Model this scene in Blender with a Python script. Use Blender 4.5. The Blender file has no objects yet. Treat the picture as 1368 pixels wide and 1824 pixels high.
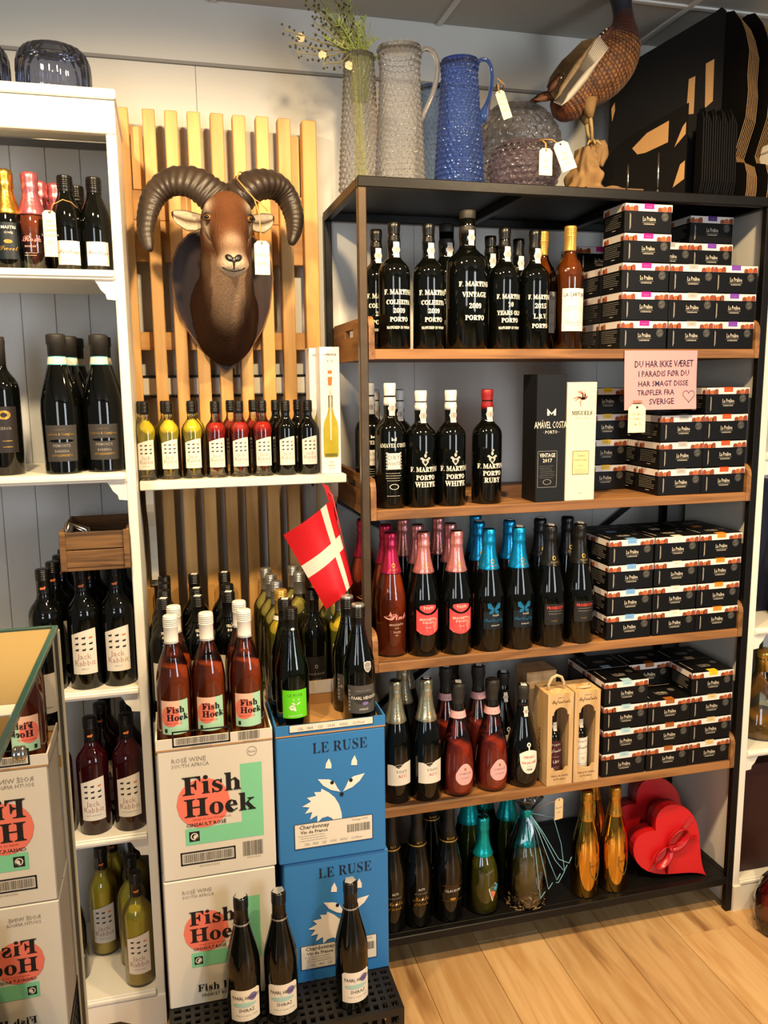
import bpy, math, random
from mathutils import Vector, Matrix, noise
from mathutils.geometry import tessellate_polygon
random.seed(7)
PI = math.pi
sc = bpy.context.scene
col = sc.collection

# ------------------------------------------------------------------ camera
CAM = Vector((-0.44773, -1.92761, 1.58551))
RX = Vector((0.96725314, -0.25362057, -0.00989786))
UP = Vector((0.0493219, 0.14956365, 0.98752117))
FW = Vector((0.24897533, 0.95567114, -0.15717496))
cd = bpy.data.cameras.new('camera')
cd.sensor_fit = 'VERTICAL'; cd.sensor_height = 24.0
cd.lens = 1468.476 / 1824.0 * 24.0
cd.clip_start = 0.02; cd.clip_end = 60
cam = bpy.data.objects.new('camera', cd)
col.objects.link(cam)
m3 = Matrix((RX, UP, -FW)).transposed()
cam.matrix_world = Matrix.Translation(CAM) @ m3.to_4x4()
sc.camera = cam

# ------------------------------------------------------------------ world and exposure
w = bpy.data.worlds.new('shop_ambient'); sc.world = w; w.use_nodes = True
bgn = w.node_tree.nodes['Background']
bgn.inputs[0].default_value = (0.92, 0.87, 0.78, 1); bgn.inputs[1].default_value = 0.16
sc.view_settings.view_transform = 'Standard'
sc.view_settings.look = 'None'
sc.view_settings.exposure = 0.0
sc.view_settings.gamma = 1.0
sc.view_settings.use_curve_mapping = False
sc.cycles.use_denoising = True
sc.cycles.max_bounces = 8
sc.cycles.diffuse_bounces = 3
sc.cycles.glossy_bounces = 4
sc.cycles.transmission_bounces = 8
sc.cycles.transparent_max_bounces = 24
sc.cycles.caustics_reflective = False
sc.cycles.caustics_refractive = False
sc.cycles.sample_clamp_indirect = 6.0

def lamp_area(name, loc, target, sx, sy, power, colr, spread=180):
    l = bpy.data.lights.new(name, 'AREA'); l.shape = 'RECTANGLE'; l.size = sx; l.size_y = sy
    l.energy = power; l.color = colr; l.spread = math.radians(spread)
    o = bpy.data.objects.new(name, l); col.objects.link(o); o.location = loc
    o.rotation_euler = (Vector(target) - Vector(loc)).to_track_quat('-Z', 'Y').to_euler()
    return o
def lamp_spot(name, loc, target, power, colr, ang=70, blend=.6, rad=.04):
    l = bpy.data.lights.new(name, 'SPOT'); l.energy = power; l.color = colr
    l.spot_size = math.radians(ang); l.spot_blend = blend; l.shadow_soft_size = rad
    o = bpy.data.objects.new(name, l); col.objects.link(o); o.location = loc
    o.rotation_euler = (Vector(target) - Vector(loc)).to_track_quat('-Z', 'Y').to_euler()
    return o
WARM = (1.0, 0.735, 0.41)
# ceiling spots in front of the shelves (warm), daylight from the shop windows behind (cool)
lamp_spot('ceiling_spot_light', (-0.78, -0.80, 2.50), (-0.60, 0.1, 1.25), 92, WARM, 112)
lamp_spot('ceiling_spot_light', (-0.12, -0.85, 2.50), (-0.14, 0.1, 1.2), 98, WARM, 112)
lamp_spot('ceiling_spot_light', (0.72, -0.90, 2.50), (0.72, 0.1, 1.05), 92, WARM, 112)
lamp_spot('ceiling_spot_light', (0.85, -1.55, 2.50), (0.65, -0.45, 0.0), 120, WARM, 72)
lamp_area('shop_window_light', (1.9, -3.9, 1.6), (0.2, 0.3, 1.3), .8, 1.7, 50, (0.86, 0.93, 1.0))
lamp_area('shop_window_light', (-1.5, -4.2, 1.7), (-0.2, 0.3, 1.5), .8, 1.7, 36, (0.88, 0.94, 1.0))

# ------------------------------------------------------------------ materials
def lin(h):
    h = h.lstrip('#')
    r = [int(h[i:i + 2], 16) / 255 for i in (0, 2, 4)]
    return tuple(c / 12.92 if c <= .04045 else ((c + .055) / 1.055) ** 2.4 for c in r) + (1,)
MATS = {}
def newmat(name):
    m = bpy.data.materials.new(name); m.use_nodes = True; MATS[name] = m
    return m, m.node_tree, m.node_tree.nodes['Principled BSDF']
def P(name, colr, rough=.5, metal=0., spec=.5, bump=0., bscale=60, stretch=(1, 1, 1), vary=0., coat=0., trans=0., ior=1.45):
    if name in MATS: return MATS[name]
    m, nt, b = newmat(name)
    c = lin(colr)
    b.inputs['Base Color'].default_value = c
    b.inputs['Roughness'].default_value = rough; b.inputs['Metallic'].default_value = metal
    b.inputs['Specular IOR Level'].default_value = spec; b.inputs['Coat Weight'].default_value = coat
    b.inputs['Transmission Weight'].default_value = trans; b.inputs['IOR'].default_value = ior
    if bump or vary:
        tc = nt.nodes.new('ShaderNodeTexCoord'); mp = nt.nodes.new('ShaderNodeMapping')
        mp.inputs['Scale'].default_value = stretch
        nz = nt.nodes.new('ShaderNodeTexNoise'); nz.inputs['Scale'].default_value = bscale; nz.inputs['Detail'].default_value = 5
        nt.links.new(tc.outputs['Object'], mp.inputs[0]); nt.links.new(mp.outputs[0], nz.inputs['Vector'])
        if vary:
            mx = nt.nodes.new('ShaderNodeMix'); mx.data_type = 'RGBA'
            mx.inputs[6].default_value = tuple(v * (1 - vary) for v in c[:3]) + (1,)
            mx.inputs[7].default_value = tuple(min(1, v * (1 + vary)) for v in c[:3]) + (1,)
            nt.links.new(nz.outputs[0], mx.inputs[0]); nt.links.new(mx.outputs[2], b.inputs['Base Color'])
        if bump:
            bp = nt.nodes.new('ShaderNodeBump'); bp.inputs['Strength'].default_value = bump; bp.inputs['Distance'].default_value = .002
            nt.links.new(nz.outputs[0], bp.inputs['Height']); nt.links.new(bp.outputs[0], b.inputs['Normal'])
    return m
def WOOD(name, c1, c2, c3=None, axis=0, scale=9, rough=.5, knots=True, stretch=12):
    m, nt, b = newmat(name); L = nt.links
    tc = nt.nodes.new('ShaderNodeTexCoord'); oi = nt.nodes.new('ShaderNodeObjectInfo')
    va = nt.nodes.new('ShaderNodeVectorMath'); va.operation = 'ADD'
    vs = nt.nodes.new('ShaderNodeVectorMath'); vs.operation = 'SCALE'; vs.inputs['Scale'].default_value = 23.0
    cb = nt.nodes.new('ShaderNodeCombineXYZ')
    for i in range(3): L.new(oi.outputs['Random'], cb.inputs[i])
    L.new(cb.outputs[0], vs.inputs[0]); L.new(tc.outputs['Object'], va.inputs[0]); L.new(vs.outputs[0], va.inputs[1])
    mp = nt.nodes.new('ShaderNodeMapping'); s = [stretch, stretch, stretch]; s[axis] = 1; mp.inputs['Scale'].default_value = s
    L.new(va.outputs[0], mp.inputs[0])
    nz = nt.nodes.new('ShaderNodeTexNoise'); nz.inputs['Scale'].default_value = scale * .35; nz.inputs['Detail'].default_value = 6; nz.inputs['Distortion'].default_value = 1.2
    L.new(mp.outputs[0], nz.inputs['Vector'])
    cr = nt.nodes.new('ShaderNodeValToRGB'); e = cr.color_ramp.elements
    e[0].position = .33; e[0].color = lin(c2); e[1].position = .62; e[1].color = lin(c1)
    L.new(nz.outputs[0], cr.inputs[0])
    src = cr.outputs[0]
    if knots:
        mp2 = nt.nodes.new('ShaderNodeMapping'); s2 = [7, 7, 7]; s2[axis] = .9; mp2.inputs['Scale'].default_value = s2
        L.new(va.outputs[0], mp2.inputs[0])
        n2 = nt.nodes.new('ShaderNodeTexNoise'); n2.inputs['Scale'].default_value = scale * .28; n2.inputs['Detail'].default_value = 3
        L.new(mp2.outputs[0], n2.inputs['Vector'])
        r2 = nt.nodes.new('ShaderNodeValToRGB'); r2.color_ramp.elements[0].position = .60; r2.color_ramp.elements[1].position = .74
        L.new(n2.outputs[0], r2.inputs[0])
        mx = nt.nodes.new('ShaderNodeMix'); mx.data_type = 'RGBA'
        L.new(r2.outputs[0], mx.inputs[0]); L.new(src, mx.inputs[6]); mx.inputs[7].default_value = lin(c3 or c2)
        src = mx.outputs[2]
    hv = nt.nodes.new('ShaderNodeHueSaturation')
    mr = nt.nodes.new('ShaderNodeMapRange'); mr.inputs[3].default_value = .86; mr.inputs[4].default_value = 1.10
    L.new(oi.outputs['Random'], mr.inputs[0]); L.new(mr.outputs[0], hv.inputs['Value']); L.new(src, hv.inputs['Color'])
    L.new(hv.outputs[0], b.inputs['Base Color'])
    b.inputs['Roughness'].default_value = rough
    bp = nt.nodes.new('ShaderNodeBump'); bp.inputs['Strength'].default_value = .25; bp.inputs['Distance'].default_value = .001
    L.new(nz.outputs[0], bp.inputs['Height']); L.new(bp.outputs[0], b.inputs['Normal'])
    return m
def GLASS(name, tint, rough=.01, boost=0.03, body=0., bodycol='#ffffff', ior=1.5, refr=0.):
    m, nt, b = newmat(name); L = nt.links
    out = nt.nodes['Material Output']; nt.nodes.remove(b)
    tr = nt.nodes.new('ShaderNodeBsdfTransparent'); tr.inputs[0].default_value = lin(tint)
    gl = nt.nodes.new('ShaderNodeBsdfGlossy'); gl.inputs['Roughness'].default_value = rough
    fr = nt.nodes.new('ShaderNodeFresnel'); fr.inputs[0].default_value = ior
    ad = nt.nodes.new('ShaderNodeMath'); ad.operation = 'ADD'; ad.inputs[1].default_value = boost; ad.use_clamp = True
    mx = nt.nodes.new('ShaderNodeMixShader'); L.new(fr.outputs[0], ad.inputs[0]); L.new(ad.outputs[0], mx.inputs[0])
    src = tr.outputs[0]
    if refr:
        rf = nt.nodes.new('ShaderNodeBsdfRefraction'); rf.inputs['Color'].default_value = lin(tint); rf.inputs['IOR'].default_value = 1.35; rf.inputs['Roughness'].default_value = .02
        mr_ = nt.nodes.new('ShaderNodeMixShader'); mr_.inputs[0].default_value = refr
        L.new(tr.outputs[0], mr_.inputs[1]); L.new(rf.outputs[0], mr_.inputs[2]); src = mr_.outputs[0]; tr = mr_
    if body:
        df = nt.nodes.new('ShaderNodeBsdfTranslucent'); df.inputs[0].default_value = lin(bodycol)
        d2 = nt.nodes.new('ShaderNodeBsdfDiffuse'); d2.inputs[0].default_value = lin(bodycol)
        m0 = nt.nodes.new('ShaderNodeMixShader'); L.new(df.outputs[0], m0.inputs[1]); L.new(d2.outputs[0], m0.inputs[2])
        m1 = nt.nodes.new('ShaderNodeMixShader'); m1.inputs[0].default_value = body
        L.new(tr.outputs[0], m1.inputs[1]); L.new(m0.outputs[0], m1.inputs[2]); src = m1.outputs[0]
    L.new(src, mx.inputs[1]); L.new(gl.outputs[0], mx.inputs[2]); L.new(mx.outputs[0], out.inputs[0])
    return m
def VCOL(name, rough=.8, bump=.5, bscale=120, stretch=(1, 1, 1), spec=.12, sheen=.0):
    m, nt, b = newmat(name); L = nt.links
    at = nt.nodes.new('ShaderNodeAttribute'); at.attribute_name = 'Col'
    tc = nt.nodes.new('ShaderNodeTexCoord'); mp = nt.nodes.new('ShaderNodeMapping'); mp.inputs['Scale'].default_value = stretch
    nz = nt.nodes.new('ShaderNodeTexNoise'); nz.inputs['Scale'].default_value = bscale; nz.inputs['Detail'].default_value = 4
    L.new(tc.outputs['Object'], mp.inputs[0]); L.new(mp.outputs[0], nz.inputs['Vector'])
    mr = nt.nodes.new('ShaderNodeMapRange'); mr.inputs[3].default_value = .72; mr.inputs[4].default_value = 1.28; L.new(nz.outputs[0], mr.inputs[0])
    hv = nt.nodes.new('ShaderNodeHueSaturation'); L.new(mr.outputs[0], hv.inputs['Value']); L.new(at.outputs[0], hv.inputs['Color'])
    L.new(hv.outputs[0], b.inputs['Base Color']); b.inputs['Roughness'].default_value = rough
    b.inputs['Specular IOR Level'].default_value = spec; b.inputs['Sheen Weight'].default_value = sheen
    bp = nt.nodes.new('ShaderNodeBump'); bp.inputs['Strength'].default_value = bump; bp.inputs['Distance'].default_value = .003
    L.new(nz.outputs[0], bp.inputs['Height']); L.new(bp.outputs[0], b.inputs['Normal'])
    return m

# ------------------------------------------------------------------ mesh builder
class MB:
    def __init__(s): s.v = []; s.f = []; s.m = []; s.sm = []; s.mats = []; s.c = {}
    def mi(s, m):
        if m not in s.mats: s.mats.append(m)
        return s.mats.index(m)
    def add(s, vs, fs, m, smooth=False, cols=None):
        o = len(s.v); s.v += [tuple(p) for p in vs]; k = s.mi(m)
        for f in fs: s.f.append([o + i for i in f]); s.m.append(k); s.sm.append(smooth)
        if cols:
            for i, c in enumerate(cols): s.c[o + i] = c
        return s
    def box(s, x0, y0, z0, x1, y1, z1, m, bev=0):
        if bev:
            b = bev; V = []; F = []
            # chamfered box: three vertices per corner
            idx = {}
            for i, sx in enumerate((0, 1)):
                for j, sy in enumerate((0, 1)):
                    for k, sz in enumerate((0, 1)):
                        X = (x0, x1)[sx]; Yy = (y0, y1)[sy]; Z = (z0, z1)[sz]
                        dx = b * (1 - 2 * sx); dy = b * (1 - 2 * sy); dz = b * (1 - 2 * sz)
                        idx[sx, sy, sz] = len(V); V += [(X, Yy + dy, Z + dz), (X + dx, Yy, Z + dz), (X + dx, Yy + dy, Z)]
            g = lambda a, b_, c, t: idx[a, b_, c] + t
            F += [[g(0, 0, 0, 0), g(0, 0, 1, 0), g(0, 1, 1, 0), g(0, 1, 0, 0)], [g(1, 0, 0, 0), g(1, 1, 0, 0), g(1, 1, 1, 0), g(1, 0, 1, 0)],
                  [g(0, 0, 0, 1), g(1, 0, 0, 1), g(1, 0, 1, 1), g(0, 0, 1, 1)], [g(0, 1, 0, 1), g(0, 1, 1, 1), g(1, 1, 1, 1), g(1, 1, 0, 1)],
                  [g(0, 0, 0, 2), g(0, 1, 0, 2), g(1, 1, 0, 2), g(1, 0, 0, 2)], [g(0, 0, 1, 2), g(1, 0, 1, 2), g(1, 1, 1, 2), g(0, 1, 1, 2)]]
            for a in (0, 1):
                for c in (0, 1):
                    F.append([g(a, c, 0, 0), g(a, c, 1, 0), g(a, c, 1, 1), g(a, c, 0, 1)])
                    F.append([g(a, 0, c, 0), g(a, 1, c, 0), g(a, 1, c, 2), g(a, 0, c, 2)])
                    F.append([g(0, a, c, 1), g(1, a, c, 1), g(1, a, c, 2), g(0, a, c, 2)])
            for a in (0, 1):
                for c in (0, 1):
                    for d in (0, 1): F.append([g(a, c, d, 0), g(a, c, d, 1), g(a, c, d, 2)])
            return s.add(V, F, m)
        v = [(x, y, z) for x in (x0, x1) for y in (y0, y1) for z in (z0, z1)]
        return s.add(v, [(0, 1, 3, 2), (4, 6, 7, 5), (0, 4, 5, 1), (2, 3, 7, 6), (0, 2, 6, 4), (1, 5, 7, 3)], m)
    def lathe(s, prof, m, n=28, cx=0, cy=0, z0=0, smooth=True, rmod=None, cols=None):
        V = []; F = []
        for (r, z) in prof:
            for k in range(n):
                a = 2 * PI * k / n; rr = r if rmod is None else rmod(r, z, a)
                V.append((cx + rr * math.sin(a), cy - rr * math.cos(a), z0 + z))
        for i in range(len(prof) - 1):
            for k in range(n):
                k2 = (k + 1) % n
                F.append((i * n + k, i * n + k2, (i + 1) * n + k2, (i + 1) * n + k))
        if prof[0][0] > 1e-6: F.append(tuple(range(n))[::-1])
        if prof[-1][0] > 1e-6: F.append(tuple(range((len(prof) - 1) * n, len(prof) * n)))
        return s.add(V, F, m, smooth)
    def tube(s, pts, r, m, n=8, smooth=True, flat=1.0, rmod=None):
        pts = [Vector(p) for p in pts]; N = len(pts)
        rs = r if isinstance(r, (list, tuple)) else [r] * N
        V = []; F = []; up = None
        for i, p in enumerate(pts):
            t = (pts[min(i + 1, N - 1)] - pts[max(i - 1, 0)]).normalized()
            if up is None:
                up = Vector((0, 0, 1)) if abs(t.z) < .9 else Vector((0, 1, 0))
            a = t.cross(up)
            if a.length < 1e-5: a = t.cross(Vector((1, 0, 0)))
            a.normalize(); b = a.cross(t).normalized(); up = b
            for k in range(n):
                th = 2 * PI * k / n; q = rs[i] if rmod is None else rmod(i, th, rs[i])
                V.append(p + a * (math.cos(th) * q) + b * (math.sin(th) * q * flat))
        for i in range(N - 1):
            for k in range(n):
                k2 = (k + 1) % n; F.append((i * n + k, i * n + k2, (i + 1) * n + k2, (i + 1) * n + k))
        F.append(tuple(range(n))[::-1]); F.append(tuple(range((N - 1) * n, N * n)))
        return s.add(V, F, m, smooth)
    def prism(s, pts, mp, t, m, back=True):
        """2-D outline extruded from depth 0 to t with mapping mp(a,b,depth)"""
        n = len(pts); V = [mp(a, b, 0) for a, b in pts] + [mp(a, b, t) for a, b in pts]
        tris = tessellate_polygon([[Vector((a, b, 0)) for a, b in pts]])
        F = [tuple(x) for x in tris] + [tuple(n + i for i in x[::-1]) for x in tris]
        F += [(i, (i + 1) % n, n + (i + 1) % n, n + i) for i in range(n)]
        return s.add(V, F, m)
    def poly(s, pts, mp, m, off=.0005):
        tris = tessellate_polygon([[Vector((a, b, 0)) for a, b in pts]])
        return s.add([mp(a, b, off) for a, b in pts], [tuple(x) for x in tris], m)
    def strip(s, a0, a1, bot, top, mp, m, off=.0004, n=12, k=1, smooth=True):
        V = []; F = []
        for i in range(n + 1):
            a = a0 + (a1 - a0) * i / n
            b0 = bot(a) if callable(bot) else bot; b1 = top(a) if callable(top) else top
            for j in range(k + 1): V.append(mp(a, b0 + (b1 - b0) * j / k, off))
        for i in range(n):
            for j in range(k):
                q = i * (k + 1) + j; F.append((q, q + k + 1, q + k + 2, q + 1))
        return s.add(V, F, m, smooth)
    def disc(s, a, b, ra, rb, mp, m, off=.0006, n=10, r0=0):
        if r0:
            V = []; F = []
            for i in range(n * 2):
                t = PI * i / n
                V += [mp(a + ra * math.cos(t), b + rb * math.sin(t), off), mp(a + r0 * ra * math.cos(t), b + r0 * rb * math.sin(t), off)]
            for i in range(n * 2):
                j = (i + 1) % (n * 2); F.append((2 * i, 2 * j, 2 * j + 1, 2 * i + 1))
            return s.add(V, F, m)
        f = lambda x: rb * math.sqrt(max(0, 1 - ((x - a) / ra) ** 2))
        return s.strip(a - ra, a + ra, lambda x: b - f(x), lambda x: b + f(x), mp, m, off, n, 1, False)
    def text(s, t, a, b, h, mp, m, sx=1., bold=0., al='C', off=.0007, rot=0):
        vs, fs, wd = textmesh(t, bold); k = h / .69
        x0 = {'C': -wd / 2, 'L': 0, 'R': -wd}[al]; ca, sa = math.cos(rot), math.sin(rot); V = []
        for (x, y) in vs:
            x = (x + x0) * k * sx; y = y * k
            V.append(mp(a + x * ca - y * sa, b + x * sa + y * ca, off))
        return s.add(V, fs, m)
    def mesh(s, name):
        me = bpy.data.meshes.new(name); me.from_pydata(s.v, [], s.f)
        for m in s.mats: me.materials.append(m)
        me.polygons.foreach_set('material_index', s.m); me.polygons.foreach_set('use_smooth', s.sm)
        if s.c:
            at = me.color_attributes.new('Col', 'FLOAT_COLOR', 'POINT')
            for i in range(len(s.v)): at.data[i].color = s.c.get(i, (.5, .5, .5, 1))
        me.update(); return me
    def build(s, name, parent=None, loc=None, rotz=0):
        o = bpy.data.objects.new(name, s.mesh(name)); col.objects.link(o)
        if parent: o.parent = parent
        if loc: o.location = loc
        if rotz: o.rotation_euler = (0, 0, rotz)
        return o
TCACHE = {}
def textmesh(t, bold):
    k = (t, bold)
    if k not in TCACHE:
        c = bpy.data.curves.new('lettering', 'FONT'); c.body = t; c.size = 1; c.resolution_u = 1; c.offset = bold
        o = bpy.data.objects.new('lettering', c); me = o.to_mesh()
        vs = [(v.co.x, v.co.y) for v in me.vertices]; fs = [tuple(p.vertices) for p in me.polygons]
        o.to_mesh_clear(); bpy.data.objects.remove(o); bpy.data.curves.remove(c)
        wd = max([v[0] for v in vs] or [0]); TCACHE[k] = (vs, fs, wd)
    return TCACHE[k]
def serif(t):   # mathematical bold letters: a heavy serif face
    r = ''
    for ch in t:
        if 'A' <= ch <= 'Z': r += chr(0x1D400 + ord(ch) - 65)
        elif 'a' <= ch <= 'z': r += chr(0x1D41A + ord(ch) - 97)
        elif '0' <= ch <= '9': r += chr(0x1D7CE + ord(ch) - 48)
        else: r += ch
    return r
def script(t):
    r = ''
    for ch in t:
        if 'A' <= ch <= 'Z': r += chr(0x1D4D0 + ord(ch) - 65)
        elif 'a' <= ch <= 'z': r += chr(0x1D4EA + ord(ch) - 97)
        else: r += ch
    return r
def pf(x0, y0, z0, rot=0): # plane facing -y (turned by rot about z)
    c, s_ = math.cos(rot), math.sin(rot)
    return lambda a, b, off=0: (x0 + a * c + off * s_, y0 + a * s_ - off * c, z0 + b)
def pl(x0, y0, z0): return lambda a, b, off=0: (x0 - off, y0 - a, z0 + b)      # facing -x
def pt_(x0, y0, z0): return lambda a, b, off=0: (x0 + a, y0 + b, z0 + off)     # facing up

# ------------------------------------------------------------------ object helpers
def empty(name, loc=(0, 0, 0), rotz=0, label=None, cat=None, group=None):
    o = bpy.data.objects.new(name, None); col.objects.link(o); o.empty_display_size = .05
    o.location = loc; o.rotation_euler = (0, 0, rotz)
    if label: tag(o, label, cat, group)
    return o
def tag(o, label, cat, group=None):
    o['label'] = label; o['category'] = cat
    if group: o['group'] = group
    return o
def struct(o): o['kind'] = 'structure'; return o
ALL_LABELS = set()
def place(kind, name, loc, label, cat, group=None, rotz=0, scale=None):
    o = empty(name, loc, rotz, label, cat, group)
    if scale: o.scale = scale
    def rec(parts, par):
        for p in parts:
            c = bpy.data.objects.new(p[0], p[1]); col.objects.link(c); c.parent = par
            if len(p) > 2 and p[2]: c['label'] = p[2]
            if len(p) > 3: rec(p[3], c)
    rec(kind, o)
    return o
# ------------------------------------------------------------------ materials used
WALLP = P('wall_paint', '#d2d0ca', .6, vary=.03, bscale=3, bump=.05)
CEILP = P('ceiling_tile', '#b7b4ac', .8, vary=.04, bscale=40, bump=.1)
SEAM = P('ceiling_profile', '#e0ded8', .6)
WHITE = P('white_lacquer', '#e9e4d6', .35, vary=.03, bscale=8, bump=.05)
BACKP = P('panel_paint', '#bcbfc4', .55, vary=.03, bscale=6)
BLACKM = P('black_steel', '#191715', .42, metal=.5, bump=.25, bscale=30, vary=.25)
RAWM = P('worn_steel', '#5a4a39', .4, metal=.7, bump=.2, bscale=25, vary=.35)
PINE = WOOD('pine', '#dba862', '#c4914c', '#8f5a28', axis=2, scale=5)
PINEX = WOOD('pine_horizontal', '#cf9d58', '#ba8642', '#8f5a28', axis=0, scale=5)
TRAYW = WOOD('tray_wood', '#9c6c3c', '#6f4824', '#412713', axis=0, scale=7, rough=.55)
TRAYE = WOOD('tray_end_wood', '#9c6c3c', '#6f4824', '#412713', axis=1, scale=7, rough=.55)
FLOORW = WOOD('floor_laminate', '#cda775', '#b98c58', '#7c5029', axis=1, scale=7, rough=.36, stretch=11)
CRATEW = WOOD('old_crate_wood', '#7d5830', '#4a3019', '#2c1c0e', axis=0, scale=12, rough=.75)
DARKC = P('dark_gap', '#15110d', .9)

# ------------------------------------------------------------------ room
mb = MB(); mb.box(-2.6, -4.6, -.08, 3.4, .60, -.004, P('floor_gap', '#4b3218', .8))
floor = struct(mb.build('floor'))
PW, PLN = .19, 1.28
pm = MB(); pm.box(-PW / 2 + .0006, -PLN / 2 + .0006, -.004, PW / 2 - .0006, PLN / 2 - .0006, 0, FLOORW, bev=.0008)
pmesh = pm.mesh('plank')
for i in range(19):
    x = -1.28 + PW * i; off = (i * .47) % PLN
    for j in range(4):
        y = .46 + PLN * .5 - off - PLN * j
        if y - PLN / 2 > .46: continue
        o = bpy.data.objects.new('plank', pmesh); col.objects.link(o); o.parent = floor; o.location = (x, y, 0)
mb = MB(); mb.box(-2.6, .46, -.05, 3.4, .58, 2.75, P('wall_core', '#a9a9a6', .8))
wall = struct(mb.build('wall_back'))
for zz in ((0, 2.411), (2.419, 2.60)):
    LW = .6 if zz[0] == 0 else 2.4
    mbp = MB(); mbp.box(.0004, .452, zz[0] + .0005, LW - .0004, .462, zz[1] - .0005, WALLP, bev=.001)
    me = mbp.mesh('panel')
    for k in (range(-3, 6) if LW < 1 else range(-1, 2)):
        o = bpy.data.objects.new('panel', me); col.objects.link(o); o.parent = wall
        o.location = (-.33 + .6 * k, 0, 0) if LW < 1 else (-.95 + 2.4 * k, 0, 0)
mb = MB(); mb.box(-2.6, .446, 2.411, 3.4, .456, 2.419, P('seam_shadow_strip', '#8f8d8a', .7)); struct(mb.build('seam_shadow_1'))  # grey strip paints the shadow of the groove between wall panels
mb = MB(); mb.box(-2.6, -4.6, 2.59, 3.4, .60, 2.67, P('ceiling_void', '#55534f', .9))
ceil = struct(mb.build('ceiling'))
TS = .622
mt = MB(); mt.box(-TS / 2 + .004, -TS / 2 + .004, 2.574, TS / 2 - .004, TS / 2 - .004, 2.59, CEILP, bev=.003); me = mt.mesh('ceiling_tile')
for i in range(-4, 5):
    for j in range(0, 7):
        o = bpy.data.objects.new('ceiling_tile', me); col.objects.link(o); o.parent = ceil
        o.location = (.345 + TS * (i + .5), .19 + TS * .5 - TS * j, 0)
for i in range(-4, 6):
    mb = MB(); mb.box(.345 + TS * i - .007, -4.5, 2.568, .345 + TS * i + .007, .46, 2.576, SEAM); mb.build('ceiling_profile', ceil)
for j in range(0, 7):
    mb = MB(); mb.box(-2.5, .19 - TS * j - .007, 2.5685, 3.3, .19 - TS * j + .007, 2.5765, SEAM); mb.build('ceiling_profile', ceil)
mb = MB(); mb.box(-2.6, .44, 0, 3.4, .452, .07, WHITE); struct(mb.build('baseboard_back'))
# cable trunking on the wall behind the lattice
mb = MB(); mb.box(-.56, .425, 1.552, -.0, .452, 1.60, WHITE, bev=.003); mb.box(-.56, .424, 1.600, -.0, .452, 1.606, BLACKM)
mb.box(-.56, .424, 1.546, -.0, .452, 1.552, BLACKM); struct(mb.build('trim_2'))

# ------------------------------------------------------------------ white shelving units
def ogee(mb, x, z, s):   # small shaped bracket under a shelf, profile in x/z
    pts = [(0, 0), (s * .042, 0), (s * .036, -.008), (s * .030, -.020), (s * .020, -.030), (s * .018, -.040), (0, -.042)]
    if s > 0: pts = pts[::-1]
    mb.prism(pts, lambda a, b, d: (x + a, .002 + d, z + b), .015, WHITE)
def unit(x0, x1, label, shelves, fascia, group, leftside, rightside):
    t = empty('shelving_unit', (0, 0, 0), 0, label, 'shelving unit', group)
    D = .325
    ys = 0
    for (a, b) in ((x0, x0 + .021), (x1 - .021, x1)):
        mb = MB(); mb.box(a, 0, 0, b, D, 2.17, WHITE, bev=.002); mb.build('side_panel', t)
    n = int((x1 - x0 - .042) / .0875) + 1; wd = (x1 - x0 - .042) / n
    for k in range(n):
        mb = MB(); a = x0 + .021 + wd * k
        mb.box(a + .0004, D - .012, .08, a + wd - .0004, D - .002, 2.15, BACKP, bev=.0016); mb.build('back_plank', t)
    mb = MB(); mb.box(x0, D - .002, .0, x1, D, 2.17, P('back_board', '#77787a', .8)); mb.build('back_board', t)
    for z in shelves:
        mb = MB(); mb.box(x0 + .021, -.004, z - .021, x1 - .021, D - .012, z, WHITE, bev=.002)
        mb.box(x0 + .021, -.008, z - .0155, x1 - .021, -.002, z - .0055, WHITE, bev=.002)
        mb.build('shelf', t)
        mb = MB()
        if z > .2:
            ogee(mb, x1 - .021, z - .021, -1); mb.build('corner_bracket', t)
            mb = MB(); ogee(mb, x0 + .021, z - .021, 1); mb.build('corner_bracket', t)
    mb = MB(); mb.box(x0, -.004, 2.105, x1, .018, 2.172, WHITE, bev=.002); mb.build('fascia', t)
    mb = MB(); mb.box(x0 - .001, -.012, 2.172, x1 + .003, D, 2.192, WHITE, bev=.003); mb.build('top_board', t)
    # kick board with a cut-out foot
    mb = MB()
    pts = [(x0, 0), (x0 + .07, 0), (x0 + .085, .018), (x0 + .11, .03), (x1 - .11, .03), (x1 - .085, .018), (x1 - .07, 0), (x1, 0), (x1, .08), (x0, .08)]
    mb.prism(pts, lambda a, b, d: (a, -.006 + d, b), .018, WHITE); mb.build('kick_board', t)
    return t
UA = [1.827, 1.388, .886, .520, .100]
unit(-1.36, -.522, 'white painted open shelving unit at the left edge, ribbed glass bowl on its top', UA, 1, None, 1, 1)
unit(1.123, 1.96, 'white painted open shelving unit at the far right, beside the black steel rack', [1.9, 1.38, .878, .508, .100], 1, None, 1, 1)

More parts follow.
